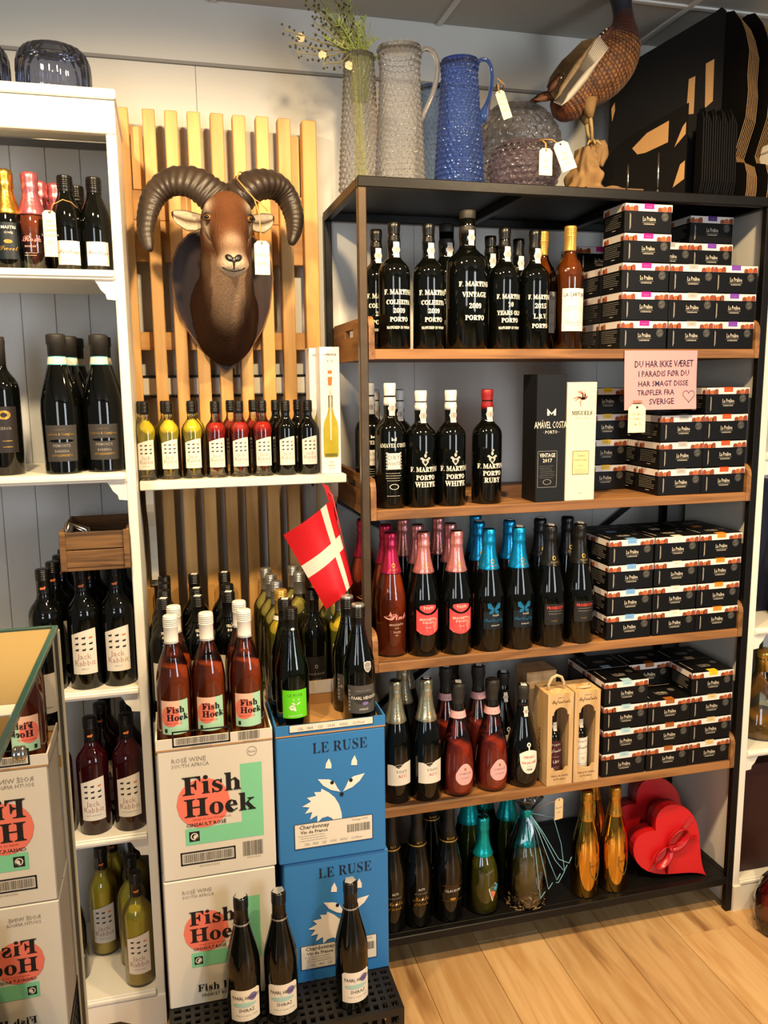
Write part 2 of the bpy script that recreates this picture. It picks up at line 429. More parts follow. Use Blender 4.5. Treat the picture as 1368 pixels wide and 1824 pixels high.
# ------------------------------------------------------------------ black steel rack with wooden trays
RW, RD, RH = 1.122, .436, 2.05
rack = empty('display_rack', (0, 0, 0), 0, 'tall black steel rack with wooden tray shelves full of bottles and truffle boxes', 'rack')
def bar(name, a, b, m=BLACKM, bev=.002, par=None):
    mb = MB(); mb.box(min(a[0], b[0]), min(a[1], b[1]), min(a[2], b[2]), max(a[0], b[0]), max(a[1], b[1]), max(a[2], b[2]), m, bev=bev)
    return mb.build(name, par or rack)
pw = .0205
o = bar('post', (0, 0, 0), (pw, pw, RH - .0245), RAWM); o['label'] = 'front post of bare brownish steel'
bar('post', (RW - pw, 0, 0), (RW, pw, RH - .0245))
bar('post', (0, RD - pw, 0), (pw, RD, RH - .0245)); bar('post', (RW - pw, RD - pw, 0), (RW, RD, RH - .0245))
bar('rail', (0, 0, RH - .0245), (RW, pw, RH)); bar('rail', (0, RD - pw, RH - .0245), (RW, RD, RH))
bar('rail', (0, pw, RH - .0245), (pw, RD - pw, RH)); bar('rail', (RW - pw, pw, RH - .0245), (RW, RD - pw, RH))
bar('rail', (.42, pw, RH - .0245), (.44, RD - pw, RH - .004)); bar('rail', (.74, pw, RH - .0245), (.76, RD - pw, RH - .004))
bar('top_sheet', (pw, pw, RH - .004), (RW - pw, RD - pw, RH - .001), BLACKM, .0005)
bar('rail', (pw, 0, .088), (RW - pw, pw, .1125)); bar('rail', (pw, RD - pw, .088), (RW - pw, RD, .1125))
bar('rail', (0, pw, .088), (pw, RD - pw, .1125)); bar('rail', (RW - pw, pw, .088), (RW, RD - pw, .1125))
bar('bottom_sheet', (pw, pw, .106), (RW - pw, RD - pw, .1124), BLACKM, .0005)
SZ = [1.660, 1.272, .883, .486, .1126]
for s0 in ((.3, .52, .56), (.3, 1.30, 1.34)): pass
def brace(x0, z0, x1, z1):
    mb = MB(); d = Vector((x1 - x0, 0, z1 - z0)).normalized(); n = Vector((-d.z, 0, d.x)) * .009
    a = Vector((x0, RD + .001, z0)); b = Vector((x1, RD + .001, z1)); V = []
    for p in (a, b):
        for q in (-1, 1):
            for y in (0, .004): V.append(p + n * q + Vector((0, y, 0)))
    mb.add(V, [(0, 2, 3, 1), (4, 5, 7, 6), (0, 1, 5, 4), (2, 6, 7, 3), (0, 4, 6, 2), (1, 3, 7, 5)], BLACKM); mb.build('cross_brace', rack)
brace(.02, 1.25, 1.10, .50); brace(.02, .50, 1.10, 1.25)
for z in SZ[:4]:
    tr = bpy.data.objects.new('tray', None); col.objects.link(tr); tr.parent = rack; tr.empty_display_size = .05
    # deck boards
    nb = 5; dy = (RD - .006) / nb
    for k in range(nb):
        mb = MB(); mb.box(.036, .003 + dy * k + .0008, z - .022, RW - .036, .003 + dy * (k + 1) - .0008, z, TRAYW, bev=.0015); mb.build('deck_board', tr)
    for sx in (0, 1):
        x = .0215 if sx == 0 else RW - .0215 - .014; mb = MB()
        top = z + .078; H0 = z - .024
        y0, y1 = -.001, RD
        out = [(y0, H0), (y1, H0), (y1, top - .03)]
        for k in range(5): a = PI / 2 * k / 4; out.append((y1 - .03 + .03 * math.cos(a), top - .03 + .03 * math.sin(a)))
        for k in range(5): a = PI / 2 * k / 4; out.append((y0 + .03 - .03 * math.sin(a), top - .03 + .03 * math.cos(a)))
        # handle slot: split the board in upper and lower parts around it
        ym = RD / 2; sl0, sl1 = ym - .05, ym + .05; z0s, z1s = z + .036, z + .056
        mp = lambda a, b, d, x=x: (x + d, a, b)
        mb.prism([(y0, H0), (y1, H0), (y1, z0s), (y0, z0s)], mp, .014, TRAYE)
        mb.prism([(y0, z0s), (sl0, z0s), (sl0, z1s), (y0, z1s)] if False else [(y0, z0s), (sl0, z0s), (sl0, z1s - .0), (y0, top - .03)], mp, .014, TRAYE)
        mb.prism([(sl1, z0s), (y1, z0s), (y1, top - .03), (sl1, z1s)], mp, .014, TRAYE)
        arch = [(y0, top - .03), (sl0, z1s), (sl1, z1s), (y1, top - .03)] + out[4:8] + [out[8], out[9], out[10], out[11]]
        mb.prism(arch, mp, .014, TRAYE)
        mb.build('end_board', tr)
    mb = MB(); mb.box(.036, -.001, z - .024, RW - .036, .003, z - .001, TRAYW, bev=.001); mb.build('front_edge', tr)

# ------------------------------------------------------------------ lattice of pine slats
lat = empty('slatted_panel', (0, 0, 0), 0, 'tall pine slat lattice standing against the wall behind the horned head', 'lattice')
sl = [(-.520, .030, 2.267), (-.4555, .031, 2.267), (-.401, .032, 2.267), (-.3445, .033, 2.268), (-.2865, .033, 2.268), (-.2305, .033, 2.267), (-.1705, .033, 2.268), (-.113, .034, 2.267), (-.047, .038, 2.266)]
for x, wd, zt in sl:
    mb = MB(); mb.box(x - wd / 2, .355, .02, x + wd / 2, .395, zt, PINE, bev=.002); mb.build('slat', lat)
for z0, z1 in ((1.90, 2.005), (2.005, 2.08), (1.672, 1.72), (.70, .75)):
    mb = MB(); mb.box(-.535, .396, z0 + .0005, -.028, .415, z1 - .0005, PINEX, bev=.001); mb.build('batten', lat)
for x0, x1, z0, z1 in ((-.503, -.473, 2.081, 2.235), (-.094, -.069, 2.081, 2.235)):
    mb = MB(); mb.box(x0, .396, z0, x1, .415, z1, PINE, bev=.001); mb.build('batten', lat)

# ------------------------------------------------------------------ white wall shelf with brackets
ws = empty('wall_shelf', (0, 0, 0), 0, 'short white wall shelf on shaped brackets carrying the miniature wine bottles', 'shelf')
mb = MB(); mb.box(-.519, .12, 1.330, -.012, .354, 1.352, WHITE, bev=.002); mb.build('shelf_board', ws)
for x in (-.508, -.044):
    pts = [(.354, 1.33), (.354, 1.06), (.335, 1.06), (.330, 1.12), (.315, 1.17), (.28, 1.215), (.235, 1.245), (.19, 1.268), (.165, 1.29), (.16, 1.33)]
    mb = MB(); mb.prism(pts, lambda a, b, d, x=x: (x + d, a, b), .018, WHITE); mb.build('bracket', ws)
for x in (-.512, -.072):
    mb = MB(); mb.box(x, .349, 1.04, x + .022, .3545, 1.33, P('pale_steel', '#a6a49c', .4, metal=.3), bev=.001); mb.build('mounting_strip', ws)
    mb = MB(); mb.disc(x + .011, 1.075, .0045, .0045, lambda a, b, o=0: (a, .3485 - o, b), BLACKM); mb.disc(x + .011, 1.30, .0045, .0045, lambda a, b, o=0: (a, .3485 - o, b), BLACKM); mb.build('screw_head', ws)
# ------------------------------------------------------------------ bottle profiles
def sc_prof(pts, R, H): return [(r * R, z * H) for r, z in pts]
BORD = [(0, .012), (.6, .004), (.93, 0), (1, .012), (1, .60), (.985, .635), (.93, .665), (.80, .70), (.60, .735), (.46, .765), (.405, .80), (.385, .87), (.375, 1)]
BURG = [(0, .012), (.6, .004), (.93, 0), (1, .012), (1, .44), (.985, .49), (.93, .54), (.82, .60), (.67, .67), (.53, .74), (.43, .80), (.385, .86), (.365, 1)]
PORT = [(0, .012), (.6, .004), (.94, 0), (1, .012), (1, .585), (.985, .62), (.92, .65), (.78, .675), (.58, .70), (.42, .725), (.375, .75), (.385, .79), (.40, .82), (.37, .87), (.36, 1)]
CHAM = [(0, .02), (.6, .004), (.94, 0), (1, .012), (1, .40), (.985, .45), (.94, .50), (.83, .57), (.68, .65), (.54, .72), (.44, .78), (.37, .85), (.34, .91), (.34, 1)]
PEAR = [(0, .02), (.5, .004), (.80, 0), (.90, .012), (.98, .08), (1, .16), (.985, .27), (.92, .38), (.80, .48), (.64, .58), (.50, .66), (.40, .73), (.35, .80), (.33, 1)]
def rad_of(prof):
    def f(z):
        for (r0, z0), (r1, z1) in zip(prof[2:], prof[3:]):
            if z0 <= z <= z1: return r0 + (r1 - r0) * (z - z0) / max(1e-9, z1 - z0)
        return prof[-1][0]
    return f
def cyl(prof, ang=0, r0=None):
    rad = rad_of(prof)
    def mp(a, b, off=0):
        r = rad(b) + off; th = a / (r0 or rad(b)) + ang
        return (r * math.sin(th), -r * math.cos(th), b)
    return mp
def cutp(prof, z0, z1, off=0., cap=True):
    rad = rad_of(prof)
    zs = [z0] + [z for r, z in prof if z0 < z < z1 and r > 0] + [z1]
    out = [(rad(z) + off, z) for z in zs]
    return out
DK = P('dark_bottle_glass', '#060705', .045, spec=.6)
DKG = P('dark_green_bottle_glass', '#0e1a08', .05, spec=.6)
DKR = P('dark_red_bottle_glass', '#2a0508', .05, spec=.6)
CLR = GLASS('clear_bottle_glass', '#f2f4ea')
GRNG = GLASS('green_bottle_glass', '#8fa860')
L_ROSE = P('rose_wine', '#f2622f', .06, trans=.2, ior=1.1)
L_PINK = P('rose_wine_deep', '#f04c30', .06, trans=.15, ior=1.1)
L_RED = P('light_red_wine', '#cf2c1e', .06, trans=.2, ior=1.1)
L_YEL = P('white_wine', '#ffdc40', .06, trans=.1, ior=1.1)
L_PALE = P('pale_white_wine', '#efdc78', .06, trans=.35, ior=1.1)
L_AMB = P('amber_wine', '#7a3a12', .06, trans=.3, ior=1.1)
BLKC = P('black_cap', '#0d0c0b', .3); WHTC = P('white_cap', '#e6e2da', .35); SILC = P('silver_cap', '#b9b6b0', .28, metal=.8)
GLDC = P('gold_cap', '#d2a552', .3, metal=.6); REDC = P('red_cap', '#8e1a1c', .4); WAXC = P('black_wax', '#26231f', .55, bump=.3, bscale=80)
CREAM = P('cream_label', '#ece4d2', .6); PAPER = P('white_label', '#e4dbcb', .55); INK = P('ink', '#141210', .6); INKG = P('grey_ink', '#8c857c', .6)
FOIL = lambda n, c, me=.65: P(n, c, .26, metal=me, bump=.35, bscale=140)
F_RED = FOIL('crimson_foil', '#c02a50'); F_PNK = FOIL('rose_foil', '#e08e8a'); F_BLU = FOIL('blue_foil', '#1592c8'); F_BLK = FOIL('black_foil', '#1c1a17', .3)
F_SIL = FOIL('champagne_foil', '#b8b49a', .8); F_TEA = FOIL('teal_foil', '#12a3a8'); F_GLD = FOIL('gold_foil', '#c99a42', .9)
GOLDB = P('gold_mirror_glass', '#d9a648', .08, metal=1.0)
SEALW = P('seal_paper', '#d9d2c6', .6); SEALI = P('seal_ink', '#a08f86', .6)
PRW = P('port_print', '#e2dccb', .6)
ORG = P('orange_ink', '#d8753a', .6); GOLDI = P('gold_ink', '#b98f3e', .35, metal=.6); REDI = P('red_ink', '#b8342c', .5); BRNI = P('rose_brown_ink', '#b28a78', .6)

def screwcap(mb, prof, z0, z1, m, ridge=True):
    r = rad_of(prof)((z0 + z1) / 2) + .0012; zt = z1
    pr = [(rad_of(prof)(z0) + .0009, z0)]
    k = z1 - .019
    pr += [(r, z0 + .003), (r, k - .008)]
    if ridge:
        for i in range(5): zz = k - .006 + i * .0042; pr += [(r + .0009, zz), (r + .0009, zz + .0024), (r, zz + .0028), (r, zz + .0038)]
    pr = [p for p in pr if p[1] < zt - .002] + [(r + .0006, zt - .002), (r - .0015, zt), (0, zt)]
    mb.lathe(pr, m, 24)
def foilcap(mb, prof, z0, H, m, seed=0):
    rr = rad_of(prof); rnd = random.Random(seed)
    pr = [(rr(z0) + .0012, z0), (rr(z0) + .0016, z0 + .002)]
    z = z0 + .012
    while z < H - .052: pr.append((rr(z) + .0014, z)); z += .012
    qn = rr(H - .052) + .0014
    pr += [(max(.0150, qn), H - .050), (max(.0152, rr(H - .042) + .0014), H - .042), (.0172, H - .038), (.0178, H - .030), (.0165, H - .026), (.0172, H - .018), (.0176, H - .008), (.0160, H - .002), (.010, H), (0, H)]
    ph = rnd.random() * 6
    mb.lathe(pr, m, 28, rmod=lambda r, z, a: r * (1 + (.035 * math.sin(7 * a + 60 * z + ph) + .02 * math.sin(13 * a + ph)) * (1 if z > H - .040 else .0)))
def seal(mb, prof, z0, z1, ang=0, w=.0085):
    mp = cyl(prof, ang); zc = (z0 + z1) / 2; h = z1 - z0
    off = .0021
    mb.strip(-w * .62, w * .62, z0, z1, mp, SEALW, off, 6, 5)
    mb.disc(0, zc, w * .86, w * .86, mp, SEALW, off + .0002, 8); mb.disc(0, zc, w * .6, w * .6, mp, SEALI, off + .0004, 8, r0=.7)
    mb.disc(0, zc, w * .28, w * .34, mp, SEALI, off + .0004, 6)
def lines(mb, mp, a0, a1, b, n, dz, m, hh=.0007, off=.0008, rnd=None):
    rnd = rnd or random.Random(3)
    for i in range(n):
        u = a0 + (a1 - a0) * rnd.uniform(0, .12); v = a1 - (a1 - a0) * rnd.uniform(0, .25); q = u
        while q < v - .001:
            e = min(v, q + rnd.uniform(.003, .009)); mb.strip(q, e, b - i * dz, b - i * dz + hh, mp, m, off, 3); q = e + .0009
def hare(mb, mp, a, b, s, m, k=0):
    mb.disc(a, b, s * .55, s * .26, mp, m, .0008, 6); mb.disc(a + s * .42, b + s * .22, s * .2, s * .17, mp, m, .0008, 5)
    mb.add([mp(a + s * .35, b + s * .3, .0008), mp(a + s * .45, b + s * .3, .0008), mp(a + s * (.30 if k % 2 else .5), b + s * .62, .0008)], [(0, 1, 2)], m)
    for q in (-.4, .3): mb.strip(a + s * q, a + s * (q + .12), b - s * (.42 - .06 * (k % 3)), b, mp, m, .0008, 1)
def lab_jack(prof, kz=1., kr=1., colr='Zin'):
    mb = MB(); mp = cyl(prof, 0, rad_of(prof)(.08 * kz)); w = .0285 * kr; z0, z1 = .038 * kz, .133 * kz
    top = lambda a: z1 + .014 * kz * math.sin(min(1, (a + w) / (2 * w)) * PI / 2) - .002
    mb.strip(-w, w, z0, top, mp, PAPER, .0005, 16, 1)
    for r in range(3):
        for c in range(3):
            hare(mb, mp, (-.0155 + .0155 * c) * kr, (.124 - .0140 * r) * kz, .0078 * kr, ORG if (r == 0 and c == 2) else INK, r * 3 + c)
    mb.text('Jack', 0, .074 * kz, .013 * kz, mp, BRNI, 1, 0); mb.text('Rabbit', 0, .0585 * kz, .013 * kz, mp, BRNI, 1, 0)
    mb.text({'Zin': 'WHITE ZINFANDEL', 'Mer': 'MERLOT', 'Cha': 'CHARDONNAY'}[colr], 0, .049 * kz, .003 * kz, mp, INKG)
    return mb.mesh('label')
def neckmark(mb, prof, z, m, s=.006):
    c0 = cyl(prof, .0); hare(mb, lambda a, b, o=0: c0(a, b, o + .0022), 0, z, s, m, 1)
def dark_bottle(prof, H, body=None, z1=None):
    mb = MB(); mb.lathe(prof, body or DK, 30); return mb.mesh('glass_body')
def clear_bottle(prof, liq, fill, glass=None):
    mb = MB(); mb.lathe(prof, glass or CLR, 30)
    l = MB(); pr = [(0, .006)] + [(max(0, r - .0022), max(z, .006)) for r, z in prof if r > 0 and z < fill and z > .003] + [(rad_of(prof)(fill) - .0022, fill), (0, fill)]
    l.lathe(pr, liq, 26)
    return mb.mesh('glass_body'), l.mesh('wine')
def cap(fn): mb = MB(); fn(mb); return mb.mesh('cap')
def mk(fn, name='label'): mb = MB(); fn(mb); return mb.mesh(name)
KINDS = {}
# --- full size and miniature rabbit-label wines
def jack(R, H, mode, k):
    prof = sc_prof(BORD, R, H); parts = []
    if mode == 'Cha':
        g, l = clear_bottle(prof, L_YEL, H * .76); parts += [('glass_body', g), ('wine', l)]
    elif mode == 'Zin' and k < 1:
        g, l = clear_bottle(prof, L_RED, H * .72); parts += [('glass_body', g), ('wine', l)]
    else:
        parts += [('glass_body', dark_bottle(prof, H, DKR if mode == 'Zin' else DK))]
    def c(mb):
        screwcap(mb, prof, H * (.80 if k == 1 else .84), H + .001, BLKC)
        if k == 1: neckmark(mb, prof, H * .855, ORG, .010)
    parts += [('cap', cap(c)), ('label', lab_jack(prof, k, R / .0375, mode))]
    return parts
KINDS['jack_mer'] = jack(.0372, .283, 'Mer', 1); KINDS['jack_zin'] = jack(.0372, .283, 'Zin', 1); KINDS['jack_cha'] = jack(.0372, .290, 'Cha', 1)
KINDS['mini_cha'] = jack(.0265, .188, 'Cha', .68); KINDS['mini_zin'] = jack(.0265, .187, 'Zin', .68); KINDS['mini_mer'] = jack(.0265, .186, 'Mer', .68)
# --- yellow rock
def f():
    H = .295; prof = sc_prof(BORD, .0372, H)
    def lab(mb):
        mp = cyl(prof, 0, .0372); mb.strip(-.034, .034, .05, .145, mp, PAPER, .0005, 18)
        gy = P('label_gold', '#d49a2e', .5, vary=.2, bscale=90)
        for (x0, x1) in ((-.026, -.004), (.018, .002)):
            mb.add([mp(x0 - .007, .142, .0009), mp(x0 + .007, .142, .0009), mp(x1 + .004, .09, .0009), mp(x1 - .005, .09, .0009)], [(0, 3, 2, 1)], gy)
        mb.strip(-.006, .004, .075, .092, mp, gy, .0009, 4)
        mb.text('SHIRAZ', -.012, .062, .004, mp, INK)
    def nk(mb):
        mp = cyl(prof, 0, .016); screwcap(mb, prof, .232, H + .001, BLKC)
    def nt_(mb):
        mp = cyl(prof, .15, .03); mb.text('YELLOW', 0, .213, .0055, mp, PRW, 1, .01, off=.0014); mb.text('ROCK', 0, .204, .0055, mp, PRW, 1, .01, off=.0014)
    return [('glass_body', dark_bottle(prof, H)), ('cap', cap(nk)), ('label', mk(lab)), ('neck_print', mk(nt_, 'neck_print'))]
KINDS['yrock'] = f()
# --- clear white wines with silver caps / gold cap / tree label
def whitewine(H, R, capm, labf, liq=L_PALE, band=None):
    prof = sc_prof(BORD, R, H); g, l = clear_bottle(prof, liq, H * .80)
    p = [('glass_body', g), ('wine', l), ('cap', cap(lambda mb: screwcap(mb, prof, H * .80, H + .001, capm)))]
    p.append(('label', mk(lambda mb: labf(mb, cyl(prof, 0, R), prof)))); return p
def lab_plain(mb, mp, prof):
    mb.strip(-.03, .03, .045, .13, mp, CREAM, .0005, 16); mb.text(script('Blanc'), 0, .1, .01, mp, INKG); lines(mb, mp, -.02, .02, .08, 3, .006, INKG)
def lab_tree(mb, mp, prof):
    mb.strip(-.03, .03, .05, .15, mp, PAPER, .0005, 16)
    mb.strip(-.0015, .0015, .118, .135, mp, INK, .0009, 2); mb.disc(-.004, .137, .013, .0035, mp, INK); mb.disc(.008, .133, .009, .0028, mp, INK)
    mb.text('WHITE TREE', 0, .108, .006, mp, INKG, .8)
    for i in range(9): mb.strip(-.018 + .004 * i, -.0165 + .004 * i, .06, .07 + .025 * math.sin(PI * (i + .5) / 9), mp, INK, .0009, 1)
def lab_gold(mb, mp, prof):
    mb.strip(-.03, .03, .05, .145, mp, CREAM, .0005, 16); mb.text(serif('BIANCO'), 0, .12, .007, mp, GOLDI)
    mpn = cyl(prof, 0, .016); mb.strip(-.045, .045, .222, .232, cyl(prof), PAPER, .0012, 20)
KINDS['ww'] = whitewine(.298, .0375, SILC, lab_plain); KINDS['wtree'] = whitewine(.285, .0375, SILC, lab_tree, L_YEL); KINDS['wgold'] = whitewine(.295, .0375, GLDC, lab_gold, L_YEL)
# --- rose wine with blush label
MINT = P('mint_print', '#7fd0a4', .6); MINTL = P('mint_label', '#a9d8b8', .6); SALM = P('salmon_print', '#ee7a66', .6); BLUSH = P('blush_label', '#eebfa6', .6)
def fishprint(mb, mp, cx, cz, k, base, blackm=INK, small=True):
    """two big serif words on a salmon disc; k = height of the capitals"""
    mb.text(serif('Fish'), cx - 2.1 * k * .72, cz + .15 * k, k, mp, blackm, 1.0, .012, 'L', .0014)
    mb.text(serif('Hoek'), cx - 2.1 * k * .72, cz - 1.08 * k, k, mp, blackm, 1.0, .012, 'L', .0014)
def f():
    H = .290; prof = sc_prof(BURG, .0378, H)
    pr2 = sc_prof([(0, .012), (.6, .004), (.93, 0), (1, .012), (1, .46), (.985, .51), (.92, .57), (.80, .635), (.62, .70), (.47, .755), (.40, .81), (.38, .87), (.37, 1)], .0378, H)
    g, l = clear_bottle(pr2, L_ROSE, H * .60)
    def lab(mb):
        mp = cyl(pr2, 0, .0378); w = .031
        mb.strip(-w, w, .028, .106, mp, BLUSH, .0005, 18)
        mb.strip(.012, w, .028, .106, mp, MINTL, .0007, 6); mb.strip(-w, .013, .028, .048, mp, MINTL, .0007, 12)
        mb.disc(-.010, .070, .020, .024, mp, SALM, .0010, 12)
        fishprint(mb, mp, .0035, .076, .0145, 0)
        mb.text('CINSAULT ROSÉ 2021', -.004, .052, .0034, mp, REDI, .8, off=.0014); mb.strip(-.024, -.018, .032, .041, mp, INK, .001, 2)
    return [('glass_body', g), ('wine', l), ('cap', cap(lambda mb: screwcap(mb, pr2, H * .79, H + .001, WHTC))), ('label', mk(lab))]
KINDS['fish'] = f()
# --- lime label green bottle
LIME = P('lime_label', '#66d41a', .55); BONE = P('bone_print', '#f0e6da', .55)
def fox(mb, mp, cx, cz, k, m, dot, eyes=True):
    for s_ in (-1, 1):
        x = cx + s_ * .30 * k + .1 * k
        mb.add([mp(x - .07 * k, cz + .62 * k, .001), mp(x + .07 * k, cz + .60 * k, .001), mp(x + .075 * k, cz + .70 * k, .001), mp(x + .02 * k, cz + .85 * k, .001), mp(x - .05 * k, cz + .74 * k, .001)], [(0, 1, 2, 3, 4)], m)
    fx = cx + .10 * k; fz = cz
    for s_ in (-1, 1):
        pts = [(0, 0), (.06, .10), (.14, .28), (.26, .36), (.52, .40), (.40, .22), (.22, .08)]
        pp_ = [(fx + s_ * (.03 + a) * k, fz + b * k * .95) for a, b in pts]
        if s_ < 0: pp_ = pp_[::-1]
        mb.poly([( a, b) for a, b in pp_], mp, m, .001)
        if eyes: mb.disc(fx + s_ * .22 * k, fz + .255 * k, .046 * k, .046 * k, mp, dot, .0014, 7)
    if eyes: mb.disc(fx, fz - .06 * k, .05 * k, .05 * k, mp, dot, .0014, 7)
    tail = [(.05, -.72), (.04, -.50), (-.02, -.28), (-.12, -.10), (-.26, .04), (-.44, .16), (-.46, .08), (-.62, .10), (-.58, .0), (-.80, -.02), (-.70, -.12), (-.92, -.22), (-.74, -.26),
            (-.86, -.40), (-.68, -.38), (-.74, -.56), (-.56, -.48), (-.56, -.66), (-.44, -.56), (-.30, -.54), (-.20, -.60), (-.14, -.72)]
    mb.poly([(cx + .05 * k + a * k * .95, cz - .02 * k + b * k) for a, b in tail][::-1], mp, m, .001)
def f():
    H = .286; prof = sc_prof(BURG, .039, H)
    g, l = clear_bottle(prof, P('green_wine', '#4a5410', .06, trans=.3, ior=1.1), H * .74, GRNG)
    def lab(mb):
        mp = cyl(prof, 0, .039); mb.strip(-.030, .030, .035, .102, mp, LIME, .0005, 16)
        mb.text('LE RUSE', 0, .087, .0068, mp, P('olive_ink', '#3f7a12', .6)); fox(mb, mp, .0, .066, .019, BONE, LIME, False); mb.text('CHARDONNAY', 0, .039, .0034, mp, BONE)
    def cp(mb): screwcap(mb, prof, H * .78, H + .001, BLKC); mb.disc(0, H * .84, .004, .003, cyl(prof, .1), WHTC, .0025, 6)
    return [('glass_body', g), ('wine', l), ('cap', cap(cp)), ('label', mk(lab))]
KINDS['leruse'] = f()
# --- grey and cream labelled burgundy bottles
GREYL = P('charcoal_label', '#4a4744', .6); LAV = P('lavender_print', '#7a6ba6', .6); SEAF = P('seafoam_print', '#a9cfc6', .6)
def f():
    H = .283; prof = sc_prof(BURG, .0385, H)
    def lab(mb):
        mp = cyl(prof, -.05, .0385); mb.strip(-.035, .035, .030, .098, mp, GREYL, .0005, 18)
        mb.disc(.006, .066, .026, .014, mp, P('slate_print', '#2e2c2b', .6), .0008, 12)
        mb.text('WINE OF ORIGIN', .004, .083, .0035, mp, INKG); mb.text('PAARL HEIGHTS', .006, .064, .0075, mp, PRW, .8, .01, off=.0012); mb.disc(.008, .054, .008, .004, mp, LAV, .001, 6)
        mb.text('SHIRAZ', .004, .038, .0045, mp, PRW)
        for i in range(6): mb.strip(-.033, -.028, .036 + i * .009, .042 + i * .009, mp, INKG, .0009, 2)
    def st(mb):
        mp = cyl(prof, .35, .036); pts = [(-.009, .012), (0, .015), (.009, .012), (.009, 0), (.006, -.007), (0, -.012), (-.006, -.007), (-.009, 0)]
        for k, m, o in ((1, PAPER, .0012), (.82, P('badge_grey', '#8a8486', .5), .0016)): mb.poly([(a * k, .140 + b * k) for a, b in pts][::-1], mp, m, o)
        mb.text('GOLD', 0, .139, .003, mp, PAPER, off=.0020)
    def cp(mb): screwcap(mb, prof, H * .77, H - .004, BLKC); mb.lathe([(.0145, H - .006), (.0152, H - .004), (.0152, H + .0005), (.013, H + .002), (0, H + .002)], SILC, 22)
    return [('glass_body', dark_bottle(prof, H)), ('cap', cap(cp)), ('label', mk(lab)), ('badge', mk(st, 'badge'))]
KINDS['paarl_grey'] = f()
def f():
    H = .304; prof = sc_prof(BURG, .0385, H)
    def lab(mb):
        mp = cyl(prof, .0, .0385); w = .036; f2 = lambda a: .098 - .006 * max(0, abs(a) / w - .85) / .15
        mb.strip(-w, w, .022, f2, mp, CREAM, .0005, 20); mb.disc(.017, .080, .010, .0095, mp, LAV, .0008, 9)
        mb.text('PAARL HEIGHTS', .002, .076, .0075, mp, P('slate_ink', '#4a4542', .6), .82, .01, off=.0013)
        mb.disc(-.002, .062, .028, .0055, mp, SEAF, .0009, 12); mb.poly([(-.02, .06), (-.006, .072), (.004, .066), (.014, .073), (.026, .06)][::-1], mp, SEAF, .0009)
        mb.text('SHIRAZ', .002, .045, .0078, mp, P('slate_ink', '#4a4542', .6), .95, .01); mb.text('WINE OF ORIGIN · PAARL', .002, .034, .003, mp, INKG)
        z = H * .80; mb.strip(-.045, .045, z - .003, z + .001, cyl(prof), SILC, .0016, 20)
    def cp(mb):
        screwcap(mb, prof, H * .80, H - .001, BLKC); pts = [(-.014, -.003), (-.004, -.014), (.013, -.004), (.010, .012), (-.006, .013)]
        mb.prism(pts, lambda a, b, d: (a, b, H + .0 + d), .0012, P('foil_tag', '#c9c7c2', .2, metal=.7))
    return [('glass_body', dark_bottle(prof, H)), ('cap', cap(cp)), ('label', mk(lab))]
KINDS['shiraz'] = f()
def f():
    H = .29; prof = sc_prof(BORD, .0375, H)
    def lab(mb):
        mp = cyl(prof, 0, .0375); mb.strip(-.03, .03, .05, .125, mp, P('black_label', '#171513', .5), .0006, 14); mb.disc(0, .100, .004, .005, mp, INKG, .001, 6, r0=.6)
        mb.text('BLACK ROCK', .0, .078, .005, mp, INKG); mb.text(script('red blend'), 0, .066, .004, mp, INKG)
    return [('glass_body', dark_bottle(prof, H)), ('cap', cap(lambda mb: screwcap(mb, prof, .232, H, BLKC))), ('label', mk(lab))]
KINDS['blackrock'] = f()
# --- port bottles with white printed lettering
def port(R, H, rows, crest=None, capm=BLKC, short=False, sealz=.785, captop=.86, bold=.015):
    prof = sc_prof(PORT, R, H)
    def pr(mb):
        mp = cyl(prof, 0, R)
        for (t, z, h, sx) in rows: mb.text(serif(t), 0.002, z, h, mp, PRW, sx * .87, bold * .8, off=.0009)
        if crest:
            z = crest; mb.poly([(-.0085, z + .012), (-.0085, z + .002), (0, z - .009), (.0085, z + .002), (.0085, z + .012), (0, z + .009)][::-1], mp, P('crest_grey', '#b9b4aa', .6), .0008)
            for q in (-1, 1): mb.disc(q * .009, z + .011, .004, .003, mp, P('crest_grey', '#b9b4aa', .6), .0009, 5)
            mb.disc(0, z + .018, .0035, .005, mp, P('crest_grey', '#b9b4aa', .6), .0009, 5); mb.disc(.002, z + .026, .0028, .0028, mp, P('crest_grey', '#b9b4aa', .6), .0009, 5)
            mb.disc(0, z + .002, .004, .004, mp, INK, .0012, 5)
    def cp(mb):
        r = .0150 if R < .045 else .0195
        rn = rad_of(prof)(H * captop)
        mb.lathe([(rn + .001, H * (captop - .03)), (rn + .0012, H * captop), (r - .001, H * (captop + .04)), (r, H * .945), (r + .0005, H - .012), (r, H - .002), (r - .002, H), (0, H)], capm, 26)
    def sl_(mb): seal(mb, prof, H * sealz - .0185, H * sealz + .0175, 0.12, .0112)
    return [('glass_body', dark_bottle(prof, H)), ('cap', cap(cp)), ('printed_lettering', mk(pr, 'printed_lettering')), ('neck_seal', mk(sl_, 'neck_seal'))]
FM = 'F. MARTINS'
KINDS['colheita'] = port(.0385, .298, [(FM, .128, .0115, .9), ('COLHEITA', .105, .0105, .92), ('2009', .085, .0105, 1), ('PORTO', .065, .0105, 1), ('MATURED IN WOOD', .048, .0062, .8)])
KINDS['tenyear'] = port(.0385, .295, [(FM, .122, .0110, .9), ('10', .103, .0105, 1), ('YEARS OLD', .083, .0105, .9), ('PORTO', .065, .0105, 1), ('MATURED IN WOOD', .049, .0060, .8)])
